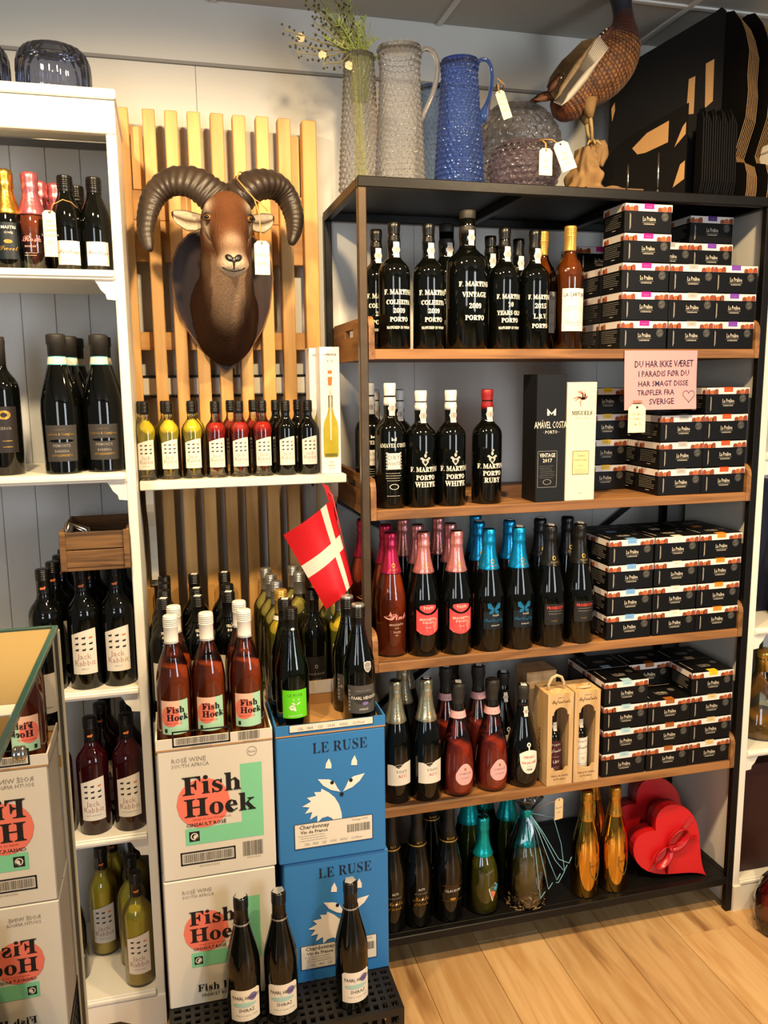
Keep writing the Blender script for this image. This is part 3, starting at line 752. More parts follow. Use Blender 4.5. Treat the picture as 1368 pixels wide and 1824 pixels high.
KINDS['lbv'] = port(.0380, .292, [(FM, .122, .0110, .82), ('2015', .100, .0115, 1), ('L.B.V.', .075, .0115, 1), ('PORTO', .052, .0105, .95)])
KINDS['magnum'] = port(.053, .336, [(FM, .150, .0115, 1), ('VINTAGE', .125, .0115, 1), ('2009', .098, .0115, 1), ('PORTO', .070, .0115, 1)], capm=WAXC, sealz=.80)
KINDS['porto_white'] = port(.0385, .290, [(FM, .090, .0120, .95), ('PORTO', .070, .0115, 1), ('WHITE', .052, .0130, 1)], crest=.112, capm=WHTC)
KINDS['porto_ruby'] = port(.0385, .290, [(FM, .092, .0120, .95), ('PORTO', .074, .0115, 1), ('RUBY', .056, .0125, 1)], crest=.112, capm=REDC)
def f():
    p = port(.0385, .309, [('AMAVEL COSTA', .152, .010, .78)], capm=WHTC, sealz=.80, captop=.85, bold=.0)
    prof = sc_prof(PORT, .0385, .309)
    def lab(mb):
        mp = cyl(prof, .0, .0385); mb.strip(-.016, .016, .098, .138, mp, P('lace_label', '#d8d4cc', .6), .0006, 8)
        for i in range(6):
            for q in (-1, 1): mb.disc(q * .0175, .100 + .0075 * i, .0028, .0028, mp, P('lace_label', '#d8d4cc', .6), .0006, 6, r0=.5)
        mb.text('DRY', 0, .122, .011, mp, INKG, 1, 0, off=.0011); mb.text('WHITE', 0, .108, .009, mp, INKG, .9, 0, off=.0011)
        lines(mb, mp, -.022, .022, .088, 4, .006, PRW); mb.disc(0, .055, .012, .007, mp, PRW, .0007, 8, r0=.85); lines(mb, mp, -.02, .02, .032, 1, .005, PRW)
        mb.poly([(-.006, .168), (-.006, .177), (0, .171), (.006, .177), (.006, .168), (.003, .168), (.003, .171), (0, .168), (-.003, .171), (-.003, .168)][::-1], mp, PRW, .0008)
    return p + [('label', mk(lab))]
KINDS['amavel'] = f()
def f():
    H = .305; prof = sc_prof(BORD, .036, H); g, l = clear_bottle(prof, L_AMB, H * .79)
    def lab(mb):
        mp = cyl(prof, -.05, .036); mb.strip(-.032, .032, .045, .150, mp, P('pattern_label', '#e6ddcf', .6), .0005, 18)
        for i in range(3):
            for q in (-1, 1):
                for e in range(3):
                    s_ = .013 - .004 * e; cx_, cz_ = q * .016, .064 + .03 * i
                    mb.add([mp(cx_ - s_, cz_, .0008), mp(cx_, cz_ + s_, .0008), mp(cx_, cz_ + s_ - .0012, .0008), mp(cx_ - s_ + .0012, cz_, .0008)], [(0, 3, 2, 1)], INKG)
                    mb.add([mp(cx_ + s_, cz_, .0008), mp(cx_, cz_ + s_, .0008), mp(cx_, cz_ + s_ - .0012, .0008), mp(cx_ + s_ - .0012, cz_, .0008)], [(0, 1, 2, 3)], INKG)
        mb.strip(-.026, .026, .123, .144, mp, P('pattern_label', '#e6ddcf', .6), .0010, 12); mb.text('LA CARTUJA', .0, .130, .0095, mp, INK, .72, .01, off=.0014)
        lines(mb, mp, -.018, .018, .105, 1, .006, INKG, off=.0012); lines(mb, mp, -.018, .018, .066, 2, .006, INKG, off=.0012)
    return [('glass_body', g), ('wine', l), ('cap', cap(lambda mb: screwcap(mb, prof, H * .80, H, GLDC))), ('label', mk(lab))]
KINDS['cartuja'] = f()
# --- sparkling bottles
def spark(foil, labf, R=.042, H=.322, P0=CHAM, body=DK, liq=None, foilz=.67, emb=True, glass=None):
    prof = sc_prof(P0, R, H); parts = []
    if liq: g, l = clear_bottle(prof, liq, H * .74, glass); parts += [('glass_body', g), ('wine', l)]
    else: parts += [('glass_body', dark_bottle(prof, H, body))]
    parts.append(('foil', cap(lambda mb: foilcap(mb, prof, H * foilz, H, foil))))
    def fl(mb):
        mp = cyl(prof); z = H * foilz + .008; r = GOLDI
        mb.text('TOSTI', .001, z, .0052, mp, r, 1, .01, off=.0024); mb.text('1820', .001, z - .006, .003, mp, r, 1, 0, off=.0024); mb.disc(.001, z + .014, .0048, .006, mp, r, .0024, 7, r0=.55)
    if emb: parts.append(('foil_print', mk(fl, 'foil_print')))
    parts.append(('label', mk(lambda mb: labf(mb, cyl(prof, 0, R), prof))))
    return parts
def l_pink(mb, mp, prof):
    pk = P('pink_print', '#ee8f86', .5)
    mb.text(script('Pink'), .008, .100, .017, mp, pk, .9, .01); mb.poly([(-.03, .108), (-.016, .112), (-.012, .122), (-.008, .11), (-.002, .106), (-.012, .100), (-.02, .102)][::-1], mp, pk, .0009)
    mb.text('MOSCATO', .004, .084, .0055, mp, BLUSH); mb.text('ROSÉ', .004, .076, .003, mp, BLUSH); mb.text('TOSTI', .004, .064, .005, mp, BLUSH); mb.text('1820', .004, .057, .003, mp, BLUSH)
def l_brach(mb, mp, prof):
    a_ = P('coral_label', '#e0484a', .5); b_ = P('coral_label_light', '#f07a6c', .5)
    w = .031; g = lambda a: .125 - .014 * (1 - (a / w) ** 2)
    mb.strip(-w, w, lambda a: .062 + .012 * (a / w) ** 2 - .004, g, mp, a_, .0006, 16); mb.poly([(-.028, .072), (-.004, .092), (-.002, .066), (-.02, .062)][::-1], mp, b_, .0010); mb.poly([(.004, .062), (.02, .066), (.028, .1), (.016, .09)][::-1], mp, b_, .0010)
    mb.strip(-.022, .022, lambda a: .128 - .012 * (1 - (a / .022) ** 2), lambda a: .135 + .003 * (1 - (a / .022) ** 2), mp, a_, .0006, 12)
    mb.text('TOSTI', .0, .126, .0068, mp, PAPER, 1, .01); mb.text('BRACHETTO', .0, .097, .0060, mp, PAPER, .9, .01, off=.0014); mb.text("D'ACQUI", 0, .089, .0055, mp, PAPER, .9, .01, off=.0014); mb.text('DOLCE', 0, .077, .003, mp, PAPER, off=.0014)
def l_blue(mb, mp, prof):
    bl = P('butterfly_blue', '#1a6f9a', .4, metal=.3)
    mb.strip(-.028, .028, .062, .108, mp, P('night_label', '#101820', .4), .0006, 14)
    for q in (-1, 1):
        mb.poly([(0, .116), (q * .010, .132), (q * .018, .130), (q * .016, .118), (q * .004, .112)][::(-1 if q > 0 else 1)], mp, bl, .0010); mb.poly([(0, .113), (q * .012, .111), (q * .013, .102), (q * .004, .104)][::(-1 if q > 0 else 1)], mp, bl, .0010)
    mb.text('TOSTI', .004, .096, .0045, mp, PRW); mb.text(script('Butterfly'), 0, .082, .009, mp, bl, .9); mb.text('EXTRA DRY', .004, .070, .003, mp, PRW)
def l_pros(mb, mp, prof):
    mb.strip(-.029, .029, .062, .118, mp, P('prosecco_label', '#1b1917', .5), .0006, 14)
    mb.text('PROSECCO', 0, .104, .0075, mp, P('neon_red_print', '#e8402c', .5), .85, .015); mb.text('EXTRA DRY D.O.C.', 0, .090, .003, mp, INKG); mb.strip(-.02, .02, .0985, .0993, mp, INKG, .001, 6)
    mb.text('TOSTI', -.004, .070, .0042, mp, GOLDI)
KINDS['moscato'] = spark(F_RED, l_pink, body=None, liq=P('moscato_wine', '#c8481c', .06, trans=.2, ior=1.1))
KINDS['brachetto'] = spark(F_PNK, l_brach); KINDS['butterfly'] = spark(F_BLU, l_blue); KINDS['prosecco'] = spark(F_BLK, l_pros)
def l_asti(mb, mp, prof):
    w = .034; mb.strip(-w, w, .052, lambda a: .112 - .012 * math.exp(-((a + .004) / .010) ** 2) + .003 * (a / w), mp, PAPER, .0006, 24)
    mb.text('TOSTI', .004, .086, .0075, mp, INK, 1.05, .01); mb.text('ASTI', .006, .073, .0085, mp, REDI, 1, .01)
    for r in (.02, .027): mb.disc(.0, .086, r, r * .9, mp, P('cream_ring', '#d9d2c8', .5), .0008, 10, r0=.96)
KINDS['asti'] = spark(F_SIL, l_asti, H=.327, foilz=.66)
def f():
    R, H = .046, .306; prof = sc_prof(PEAR, R, H); g, l = clear_bottle(prof, L_PINK, H * .45)
    def lab(mb):
        mp = cyl(prof, .12, R); pk = P('powder_pink_label', '#e2a9a6', .5); w = .026
        mb.strip(-w, w, lambda a: .036 + .018 * (abs(a) / w) ** 3, lambda a: .092 - .022 * (abs(a) / w) ** 2.5 + .003 * math.cos(a * 120), mp, pk, .0006, 18, 4)
        mb.disc(0, .080, .003, .0045, mp, GOLDI, .001, 6); mb.text('CUVÉE ROSÉ', 0, .066, .0042, mp, INKG, 1, .01, off=.0012); mb.text('SPUMANTE', 0, .054, .0034, mp, INKG, off=.0012)
    def cp(mb):
        pr = [(rad_of(prof)(.225) + .001, .225), (.0155, .238), (.0165, .262), (.018, .275), (.0195, .283), (.0185, .296), (.0195, .303), (.012, .307), (0, .307)]
        mb.lathe(pr, WAXC, 26, rmod=lambda r, z, a: r * (1 + .03 * math.sin(6 * a + 90 * z)))
    def bn(mb): mp = cyl(prof); mb.strip(-.052, .052, .213, .232, mp, P('powder_pink_label', '#e2a9a6', .5), .0018, 24, 2); mb.text('C · A · S', 0, .219, .004, mp, INKG, off=.0026)
    return [('glass_body', g), ('wine', l), ('cap', cap(cp)), ('neck_band', mk(bn, 'neck_band')), ('label', mk(lab))]
KINDS['cuvee'] = f()
def f():
    R, H = .0455, .278; prof = sc_prof(PEAR, R, H)
    def lab(mb):
        mp = cyl(prof, .06, R); w = .029
        mb.strip(-w, w, lambda a: .098 - .055 * math.sqrt(max(0, 1 - (abs(a) / w) ** 2.4)) + .0, lambda a: .098 + .010 * (1 - (a / w) ** 2), mp, CREAM, .0006, 22, 4)
        mb.disc(0, .122, .0065, .0065, mp, CREAM, .0006, 8, r0=.45); mb.strip(-.002, .002, .105, .118, mp, CREAM, .0007, 2)
        mb.text('FERNÃO', 0, .086, .0068, mp, REDI, .9, 0, off=.0012); mb.text('de', 0, .081, .003, mp, REDI, off=.0012); mb.text('MAGALHÃES', 0, .071, .0066, mp, REDI, .82, 0, off=.0012); mb.text('PORTO', 0, .062, .003, mp, INKG, off=.0012); mb.text('PINK', 0, .052, .0055, mp, INK, 1, .01, off=.0012)
    def cp(mb): mb.lathe([(rad_of(prof)(.222) + .001, .222), (.0152, .235), (.0165, .255), (.0178, .262), (.0178, .275), (.016, .279), (0, .279)], WAXC, 26)
    def sl_(mb): seal(mb, prof, .196, .224, .05, .0085)
    return [('glass_body', dark_bottle(prof, H)), ('cap', cap(cp)), ('label', mk(lab)), ('neck_seal', mk(sl_, 'neck_seal'))]
KINDS['fernao'] = f()
def l_notte(mb, mp, prof):
    mb.text('ASTI', 0, .112, .0065, mp, PRW, 1, 0); mb.text('CUVÉE SWEET', 0, .101, .004, mp, INKG); mb.text(script('Notte'), 0, .082, .013, mp, GOLDI, 1, 0); mb.disc(.003, .086, .003, .003, mp, PRW, .0012, 5); mb.text(script("d'Estate"), 0, .069, .008, mp, GOLDI)
def l_claus(mb, mp, prof):
    mb.text('CLAUSUM', 0, .092, .0075, mp, PRW, .9, 0); mb.strip(-.03, .03, .110, .111, mp, P('copper_ink', '#8a5a3c', .4, metal=.5), .0008, 12); mb.strip(-.03, .03, .066, .067, mp, P('copper_ink', '#8a5a3c', .4, metal=.5), .0008, 12)
    mb.disc(0, .072, .009, .004, mp, GOLDI, .001, 7); mb.text('CHAMPAGNE BRUT', 0, .103, .003, mp, P('copper_ink', '#8a5a3c', .4, metal=.5))
def slim(labf, H, gold=True):
    prof = sc_prof(CHAM, .041, H)
    def cp(mb):
        z = H * .70; mb.lathe([(rad_of(prof)(z) + .001, z), (rad_of(prof)(z + .03) + .001, z + .03), (.0160, H * .86), (.0165, H * .9), (.0172, H - .01), (.015, H), (0, H)], P('matt_black_foil', '#15130f', .45), 26)
        mb.strip(-.07, .07, z - .001, z + .002, cyl(prof), GOLDI, .0018, 22); mb.text('N°1' if gold else 'ROSÉ', 0, z + .006, .006, cyl(prof), GOLDI, off=.0024)
    return [('glass_body', dark_bottle(prof, H)), ('cap', cap(cp)), ('label', mk(lambda mb: labf(mb, cyl(prof, 0, .041), prof)))]
KINDS['notte'] = slim(l_notte, .332); KINDS['clausum'] = slim(l_claus, .330, False)
def l_dia(mb, mp, prof):
    mb.poly([(.012, .040), (.034, .082), (.022, .094), (.0, .080)], mp, PAPER, .0008); mb.poly([(.014, .076), (.024, .091), (.0325, .082), (.026, .068)][::-1], mp, P('dia_blue', '#2f8fb0', .5), .0013); mb.poly([(.006, .074), (.024, .066), (.013, .046)][::-1], mp, P('dia_salmon', '#d9795a', .5), .0013)
    mb.text('TOSTI', .018, .078, .004, mp, PAPER, off=.0018, rot=-.5); mb.text('PROSECCO', .006, .125, .004, mp, INKG, rot=.3)
KINDS['tealfat'] = spark(F_TEA, l_dia, R=.046, H=.274, P0=[(0, .02), (.6, .004), (.92, 0), (1, .015), (1, .30), (.99, .38), (.93, .46), (.78, .54), (.58, .61), (.44, .68), (.36, .76), (.32, .86), (.32, 1)], liq=P('olive_wine', '#a89a2c', .06, trans=.4, ior=1.1), foilz=.60, emb=False, glass=GLASS('olive_glass', '#d5dba8'))
KINDS['teal'] = spark(F_TEA, l_dia, R=.044, H=.315, liq=P('olive_wine', '#8a8228', .05), foilz=.62, emb=False, glass=GRNG)
def f():
    H = .315; prof = sc_prof(CHAM, .040, H)
    def lab(mb):
        mp = cyl(prof, .35, .04); mb.poly([(-.020, .115), (.020, .115), (.020, .085), (.012, .065), (0, .052), (-.012, .065), (-.020, .085)][::-1], mp, P('antique_gold', '#7d6a3a', .5, metal=.6), .0009); mb.text('PROSECCO', 0, .096, .005, mp, INK, .9, off=.0014)
    return [('glass_body', dark_bottle(prof, H, GOLDB)), ('foil', cap(lambda mb: foilcap(mb, prof, H * .72, H, F_GLD))), ('label', mk(lab))]
KINDS['gold'] = f()
# --- left unit, upper shelves
def f():
    H = .196; prof = sc_prof(BORD, .0300, H)
    return prof
def heritage(cl, ink):
    H = .200; R = .0335
    prof = sc_prof([(0, .012), (.6, .004), (.93, 0), (1, .012), (1, .50), (.98, .56), (.88, .64), (.70, .72), (.54, .78), (.46, .83), (.44, .88), (.43, 1)], R, H)
    def lab(mb):
        mp = cyl(prof, .1, R); mb.strip(-.024, .024, .012, .062, mp, cl, .0005, 14); mb.text(script('Heritage'), 0, .036, .009, mp, ink, .9); lines(mb, mp, -.012, .012, .022, 1, .004, INKG)
    return [('glass_body', dark_bottle(prof, H)), ('cap', cap(lambda mb: screwcap(mb, prof, H * .83, H + .001, BLKC))), ('label', mk(lab))]
KINDS['herit_cream'] = heritage(CREAM, P('brown_ink', '#7a5a3c', .6)); KINDS['herit_pink'] = heritage(P('pinkish_label', '#ecd6cf', .6), P('rose_ink', '#c8506a', .6))
def l_pmini(mb, mp, prof):
    pk = P('pink_print', '#ee8f86', .5); mb.text(script('Rosé'), 0, .058, .013, mp, pk); mb.text('MOSCATO', 0, .046, .004, mp, BLUSH); lines(mb, mp, -.015, .015, .034, 2, .005, BLUSH)
KINDS['pinkmini'] = spark(FOIL('pink_foil', '#c46a72'), l_pmini, R=.034, H=.205, liq=P('rose_mini_wine', '#9a4a30', .05, trans=.5, ior=1.2), foilz=.56, emb=False)
def l_gmini(mb, mp, prof):
    mb.strip(-.024, .024, .02, .095, mp, P('night_label', '#101820', .4), .0006, 12); mb.text('MASTRI', .006, .082, .006, mp, PRW, 1, .01); mb.text('CUVÉE', .006, .072, .004, mp, PRW); mb.disc(.004, .056, .009, .004, mp, GOLDI, .001, 6); mb.text(script('Sweet'), .004, .038, .010, mp, GOLDI)
KINDS['goldmini'] = spark(F_GLD, l_gmini, R=.034, H=.207, foilz=.55, emb=False)
def f():
    R, H = .043, .306; prof = sc_prof([(0, .012), (.6, .004), (.93, 0), (.90, .012), (1, .40), (1, .46), (.96, .53), (.84, .61), (.68, .69), (.53, .76), (.44, .80), (.41, .84), (.40, 1)], R, H)
    prof[3] = (R * .93, .0037)
    def lab(mb):
        mp = cyl(prof, .05, R); gl = P('graphite_label', '#3b3733', .55); w = .036
        mb.strip(-w, w, .028, .066, mp, gl, .0005, 18, 2); mb.strip(-w, w, .066, lambda a: .0735 - .0035 * math.sqrt(max(0, 1 - (a / .028) ** 2)) if abs(a) < .028 else .0735, mp, gl, .0005, 18, 1)
        mb.strip(-w, w, lambda a: .0735 + .0035 * math.sqrt(max(0, 1 - (a / .028) ** 2)) if abs(a) < .028 else .0735, .108, mp, gl, .0005, 18, 2)
        mb.text('Ladrone & Castiglione', 0, .086, .0052, mp, GOLDI, .9, .01); mb.text('PIEMONTE', 0, .060, .0062, mp, INKG, .9, .01); mb.text('BARBERA', 0, .048, .0058, mp, INKG, .9, .01); mb.text('APPASSIMENTO', 0, .039, .0052, mp, GOLDI, .9, .01); lines(mb, mp, -.014, .014, .098, 1, .004, GOLDI, .0005)
    def cp(mb): r = rad_of(prof)(.26) + .0012; mb.lathe([(r, .255), (r, .282), (r + .002, .284), (r + .002, .302), (r + .001, .305), (0, .305)], WAXC, 26)
    def bn(mb): mp = cyl(prof); mb.strip(-.055, .055, .241, .256, mp, PAPER, .0012, 24, 1); mb.strip(-.055, .055, .239, .241, mp, P('teal_line', '#4aa3b0', .5), .0012, 24); mb.strip(-.055, .055, .256, .258, mp, P('teal_line', '#4aa3b0', .5), .0012, 24)
    return [('glass_body', dark_bottle(prof, H)), ('cap', cap(cp)), ('neck_band', mk(bn, 'neck_band')), ('label', mk(lab))]
KINDS['barbera'] = f()
def f():
    H = .30; prof = sc_prof(BORD, .040, H)
    def lab(mb):
        mp = cyl(prof, .1, .04); mb.strip(-.034, .034, .05, .150, mp, P('umber_label', '#221a15', .5), .0006, 14); mb.disc(.006, .132, .014, .010, mp, GOLDI, .001, 9, r0=.5); mb.text('RISERVA', .004, .10, .006, mp, INKG); mb.strip(.0, .02, .062, .0635, mp, GOLDI, .001, 4); mb.strip(.0, .02, .075, .0765, mp, GOLDI, .001, 4)
    return [('glass_body', dark_bottle(prof, H)), ('cap', cap(lambda mb: mb.lathe([(.0165, .235), (.0165, .28), (.0175, .29), (.016, .3), (0, .3)], WAXC, 24))), ('label', mk(lab))]
KINDS['riserva'] = f()
# ------------------------------------------------------------------ bottles in the rack
ORD = ['leftmost', 'second from left', 'third from left', 'fourth from left', 'fifth from left', 'sixth from left', 'seventh from left', 'eighth from left', 'ninth from left']
STK = P('price_sticker_white', '#e4dfd6', .4)
STICK = {'yrock': 0, 'butterfly': 1, 'prosecco': 1, 'cuvee': 1, 'fernao': 1, 'asti': 1, 'leruse': 0}
STMESH = {}
def sticker(kind):
    if kind not in STMESH:
        H = max(v.co.z for p in KINDS[kind] for v in p[1].vertices); mb = MB(); s_ = STICK[kind]
        pts = [(-.009, -.006), (.006, -.011), (.010, .004), (-.005, .008)]
        mb.prism(pts, lambda a, b, d: (a, b, H + .0003 + d + (.15 * (b + .011) if s_ else 0)), .0009, STK); STMESH[kind] = mb.mesh('price_sticker')
    return ('price_sticker', STMESH[kind])
def B(kind, x, y, z, label, name='wine_bottle', group=None, rot=0., sz=1.):
    ps = list(KINDS[kind])
    if kind in STICK and int(abs(x) * 1000) % 4 != 0: ps.append(sticker(kind))
    return place(ps, name, (x, y, z), label, 'bottle', group, rot, (1, 1, sz) if sz != 1. else None)
z = SZ[0]; G = 'port bottles on the top rack tray'
for k, x, y, lb, n in (
    ('colheita', .098, .048, 'black port bottle lettered COLHEITA 2009, leftmost in the front of the top tray', 'port_bottle'),
    ('colheita', .080, .150, 'black COLHEITA port half hidden behind the leftmost front bottle of the top tray', 'port_bottle'),
    ('colheita', .185, .048, 'black port bottle lettered COLHEITA 2009, standing just left of the big magnum', 'port_bottle'),
    ('magnum', .290, .062, 'large black magnum lettered VINTAGE 2009 in the front of the top tray', 'port_magnum'),
    ('magnum', .288, .215, 'second black wax-topped magnum, behind the VINTAGE 2009 magnum', 'port_magnum'),
    ('tenyear', .383, .048, 'black port bottle lettered 10 YEARS OLD, right of the magnum', 'port_bottle'),
    ('tenyear', .392, .165, 'black port with white neck seal, behind and left of the 10 YEARS OLD bottle', 'port_bottle'),
    ('lbv', .464, .048, 'black port bottle lettered 2015 L.B.V. on the top tray', 'port_bottle'),
    ('lbv', .476, .175, 'black port with white neck seal seen between the 10 YEARS and L.B.V. bottles', 'port_bottle'),
    ('lbv', .470, .290, 'black port farthest back between the 10 YEARS and L.B.V. bottles', 'port_bottle'),
    ('cartuja', .560, .046, 'amber bottle with patterned cream label and gold cap, top tray', 'wine_bottle'),
    ('cartuja', .524, .130, 'gold-capped amber bottle half hidden behind the other amber bottle', 'wine_bottle')):
    B(k, x, y, z, lb, n, G if n == 'port_bottle' else None, sz=(.98 if k == 'magnum' and y > .1 else 1))
z = SZ[1]; G = 'port bottles on the second rack tray'
for k, x, y, lb in (
    ('amavel', .086, .055, 'white-capped DRY WHITE port, leftmost front bottle of the second tray'),
    ('amavel', .062, .170, 'white-capped black bottle behind the DRY WHITE port, next to the rack post'),
    ('porto_white', .098, .260, 'white-capped bottle farthest back on the left of the second tray'),
    ('porto_white', .164, .048, 'white-capped PORTO WHITE bottle beside the DRY WHITE port'),
    ('porto_white', .143, .180, 'greyish white-capped port directly behind the left PORTO WHITE bottle'),
    ('porto_white', .175, .300, 'white-capped port rearmost behind the left PORTO WHITE bottle'),
    ('porto_white', .242, .046, 'white-capped PORTO WHITE bottle standing alone, left of the red-capped ruby port'),
    ('porto_ruby', .342, .052, 'PORTO RUBY bottle with red cap, alone in the middle of the second tray')):
    B(k, x, y, z, lb, 'port_bottle', G)
z = SZ[2]; G = 'sparkling bottles on the third rack tray'
rows = [('moscato', .090, .075, 'pink MOSCATO sparkling bottle with crimson foil, front left of the third tray'),
    ('moscato', .108, .190, 'crimson-foiled bottle behind the pink MOSCATO bottle'), ('moscato', .068, .290, 'darkest crimson-foiled bottle, by the rack post behind the MOSCATO'),
    ('brachetto', .172, .055, 'black sparkling bottle with rose foil and coral BRACHETTO label, left of its pair'), ('brachetto', .190, .165, 'rose-foiled bottle behind the left BRACHETTO bottle'), ('brachetto', .180, .270, 'rose-foiled bottle third in line behind the left BRACHETTO bottle'),
    ('brachetto', .258, .045, 'black sparkling bottle with rose foil and coral BRACHETTO label, right of its pair'), ('brachetto', .280, .155, 'rose-foiled bottle behind the right BRACHETTO bottle'), ('brachetto', .282, .265, 'rose-foiled bottle third in line behind the right BRACHETTO bottle'),
    ('butterfly', .348, .045, 'bright blue foiled bottle with butterfly label, left of the two in front'), ('butterfly', .362, .155, 'blue-foiled bottle behind the left butterfly bottle'), ('butterfly', .395, .265, 'darker blue-foiled bottle rearmost between the two butterfly bottles'),
    ('butterfly', .430, .040, 'bright blue foiled bottle with butterfly label, right of the two in front'), ('butterfly', .450, .150, 'blue-foiled bottle behind the right butterfly bottle'),
    ('prosecco', .518, .036, 'black bottle with red PROSECCO lettering, left of the two in front'), ('prosecco', .542, .150, 'black-foiled bottle behind the left PROSECCO bottle'),
    ('prosecco', .606, .040, 'black bottle with red PROSECCO lettering, right of the two, by the truffle boxes'), ('prosecco', .628, .155, 'black-foiled bottle behind the right PROSECCO bottle')]
for k, x, y, lb in rows: B(k, x, y, z, lb, 'sparkling_bottle', G)
z = SZ[3]; G = 'bottles on the fourth rack tray'
for k, x, y, lb, n in (
    ('asti', .096, .060, 'black ASTI bottle with champagne foil, left one, beside the blue cartons', 'sparkling_bottle'),
    ('asti', .177, .050, 'black ASTI bottle with champagne foil, right one, beside the rose bottles', 'sparkling_bottle'),
    ('asti', .150, .180, 'gold-foiled bottle behind and between the two ASTI bottles, further left', 'sparkling_bottle'), ('asti', .190, .285, 'gold-foiled bottle rearmost behind the right ASTI bottle', 'sparkling_bottle'),
    ('cuvee', .266, .050, 'pear-shaped rose bottle with powder pink label, left of the two in front', 'sparkling_bottle'), ('cuvee', .275, .175, 'dark-topped rose bottle behind the left pear-shaped rose bottle', 'sparkling_bottle'),
    ('cuvee', .364, .050, 'pear-shaped rose bottle with powder pink label, right of the two in front', 'sparkling_bottle'), ('cuvee', .366, .160, 'dark-topped rose bottle behind the right pear-shaped rose bottle', 'sparkling_bottle'), ('cuvee', .330, .270, 'rose bottle rearmost between the two pear-shaped rose bottles', 'sparkling_bottle'),
    ('fernao', .454, .050, 'dark pear-shaped port bottle with round cream PORTO PINK label', 'port_bottle'), ('fernao', .442, .160, 'dark wax-topped port behind the round-labelled pink port', 'port_bottle')):
    B(k, x, y, z, lb, n, G)
z = SZ[4]; G = 'bottles on the bottom steel shelf'
for k, x, y, lb in (
    ('notte', .080, .060, 'black ASTI bottle with gold script, half hidden behind the blue cartons at the bottom'), ('notte', .154, .062, 'black ASTI bottle with gold script, right one of its pair on the bottom shelf'),
    ('clausum', .244, .062, 'slim black champagne bottle with copper-lined print on the bottom shelf'), ('clausum', .232, .180, 'black bottle behind the slim black champagne on the bottom shelf'),
    ('tealfat', .349, .070, 'squat olive glass bottle with teal foil and diamond label on the bottom shelf'), ('teal', .352, .190, 'teal-foiled bottle directly behind the squat diamond-label bottle'),
    ('teal', .300, .290, 'teal-foiled bottle rearmost, left of the squat diamond-label bottle'), ('teal', .425, .260, 'teal-foiled bottle rearmost, right of the squat diamond-label bottle'), ('teal', .470, .180, 'teal-foiled bottle behind the cellophane-wrapped bottle'),
    ('gold', .660, .056, 'mirror gold prosecco bottle, left of the two in front on the bottom shelf'), ('gold', .752, .058, 'mirror gold prosecco bottle touching the red heart box'), ('gold', .740, .160, 'mirror gold bottle behind and between the two front gold bottles')):
    B(k, x, y, z, lb, 'sparkling_bottle', G)
# cellophane-wrapped bottle on straw
t = place(KINDS['tealfat'], 'wrapped_bottle', (.477, .062, SZ[4] + .012), 'teal-foiled bottle in cellophane on straw with hanging buff tag, bottom shelf', 'gift bottle', None, .2)
CELLO = GLASS('cellophane', '#f4f6f4', .08, .05)
mb = MB(); rnd = random.Random(5)
mb.lathe([(.050, -.010), (.057, .002), (.060, .05), (.058, .13), (.046, .19), (.030, .225), (.017, .25), (.012, .262), (.022, .28), (.040, .305), (.046, .315)], CELLO, 40, rmod=lambda r, z, a: r * (1 + .05 * math.sin(9 * a + 30 * z) + .035 * math.sin(17 * a - 50 * z)))
mb.build('cellophane_wrap', t)
mb = MB(); ST = P('straw', '#c7a36c', .7)
for i in range(330):
    a = rnd.uniform(0, 2 * PI); r = rnd.uniform(.047, .055); zz = rnd.uniform(-.008, .042) - .012 * abs(math.sin(a)); da = rnd.uniform(-.5, .5); dz = rnd.uniform(-.018, .018)
    mb.tube([(r * math.sin(a), -r * math.cos(a), zz), ((r + .004) * math.sin(a + da / 2), -(r + .004) * math.cos(a + da / 2), max(-.01, zz + dz / 2 + .004)), (r * math.sin(a + da), -r * math.cos(a + da), max(-.01, zz + dz))], .0008, ST, 3)
o = mb.build('straw_bedding', t); o['kind'] = 'stuff'
mb = MB(); RIB = P('pale_blue_ribbon', '#7fb7c6', .4)
for q in range(5):
    a = -.6 + q * .45; mb.tube([(0, -.014, .262), (.02 * math.sin(a) + .01, -.035, .21), (.05 * math.sin(a) + .02, -.063, .13), (.065 * math.sin(a) + .04, -.066, .03 + .02 * q), (.06 * math.sin(a) + .055, -.064, .045 + .02 * q)], .0011, RIB, 5)
mb.tube([(.0, -.014, .262), (.07, -.03, .24), (.10, -.03, .15), (.115, -.03, .06), (.09, -.035, .035), (.07, -.05, .05)], .0011, RIB, 5)
mb.tube([(.016 * math.sin(PI * i / 6), -.016 * math.cos(PI * i / 6), .262) for i in range(13)], .0016, RIB, 5)
mb.build('ribbon', t)
TAGC = P('buff_tag', '#dcc294', .7); TAGW = P('cream_tag', '#efe4bd', .65); STRG = P('raffia', '#b8894c', .8)
def swing_tag(mp, w, h, rows, m=TAGW, name='price_tag', parent=None, hole=True, inkm=None):
    mb = MB(); c = w * .22
    mb.prism([(-w / 2, -h), (w / 2, -h), (w / 2, -c), (w / 2 - c, 0), (-w / 2 + c, 0), (-w / 2, -c)], mp, .0008, m)
    m2 = lambda a, b, o=0: mp(a, b, .0008 + o)
    if hole: mb.disc(0, -c * .7, w * .07, w * .07, m2, INK, .0003, 6)
    for (tx, b, hh) in rows: mb.text(tx, 0, b, hh, m2, inkm or INKG, .9, 0, off=.0003)
    return mb.build(name, parent)
swing_tag(lambda a, b, d=0: (.058 + a, -.068 - d, .318 + b), .028, .062, [('Paradis', -.030, .006), ('249,-', -.043, .005)], TAGC, 'gift_tag', t)
mb = MB(); mb.tube([(.0, -.014, .262), (.03, -.05, .30), (.058, -.0685, .312)], .0008, STRG, 5); mb.build('tag_string', t)

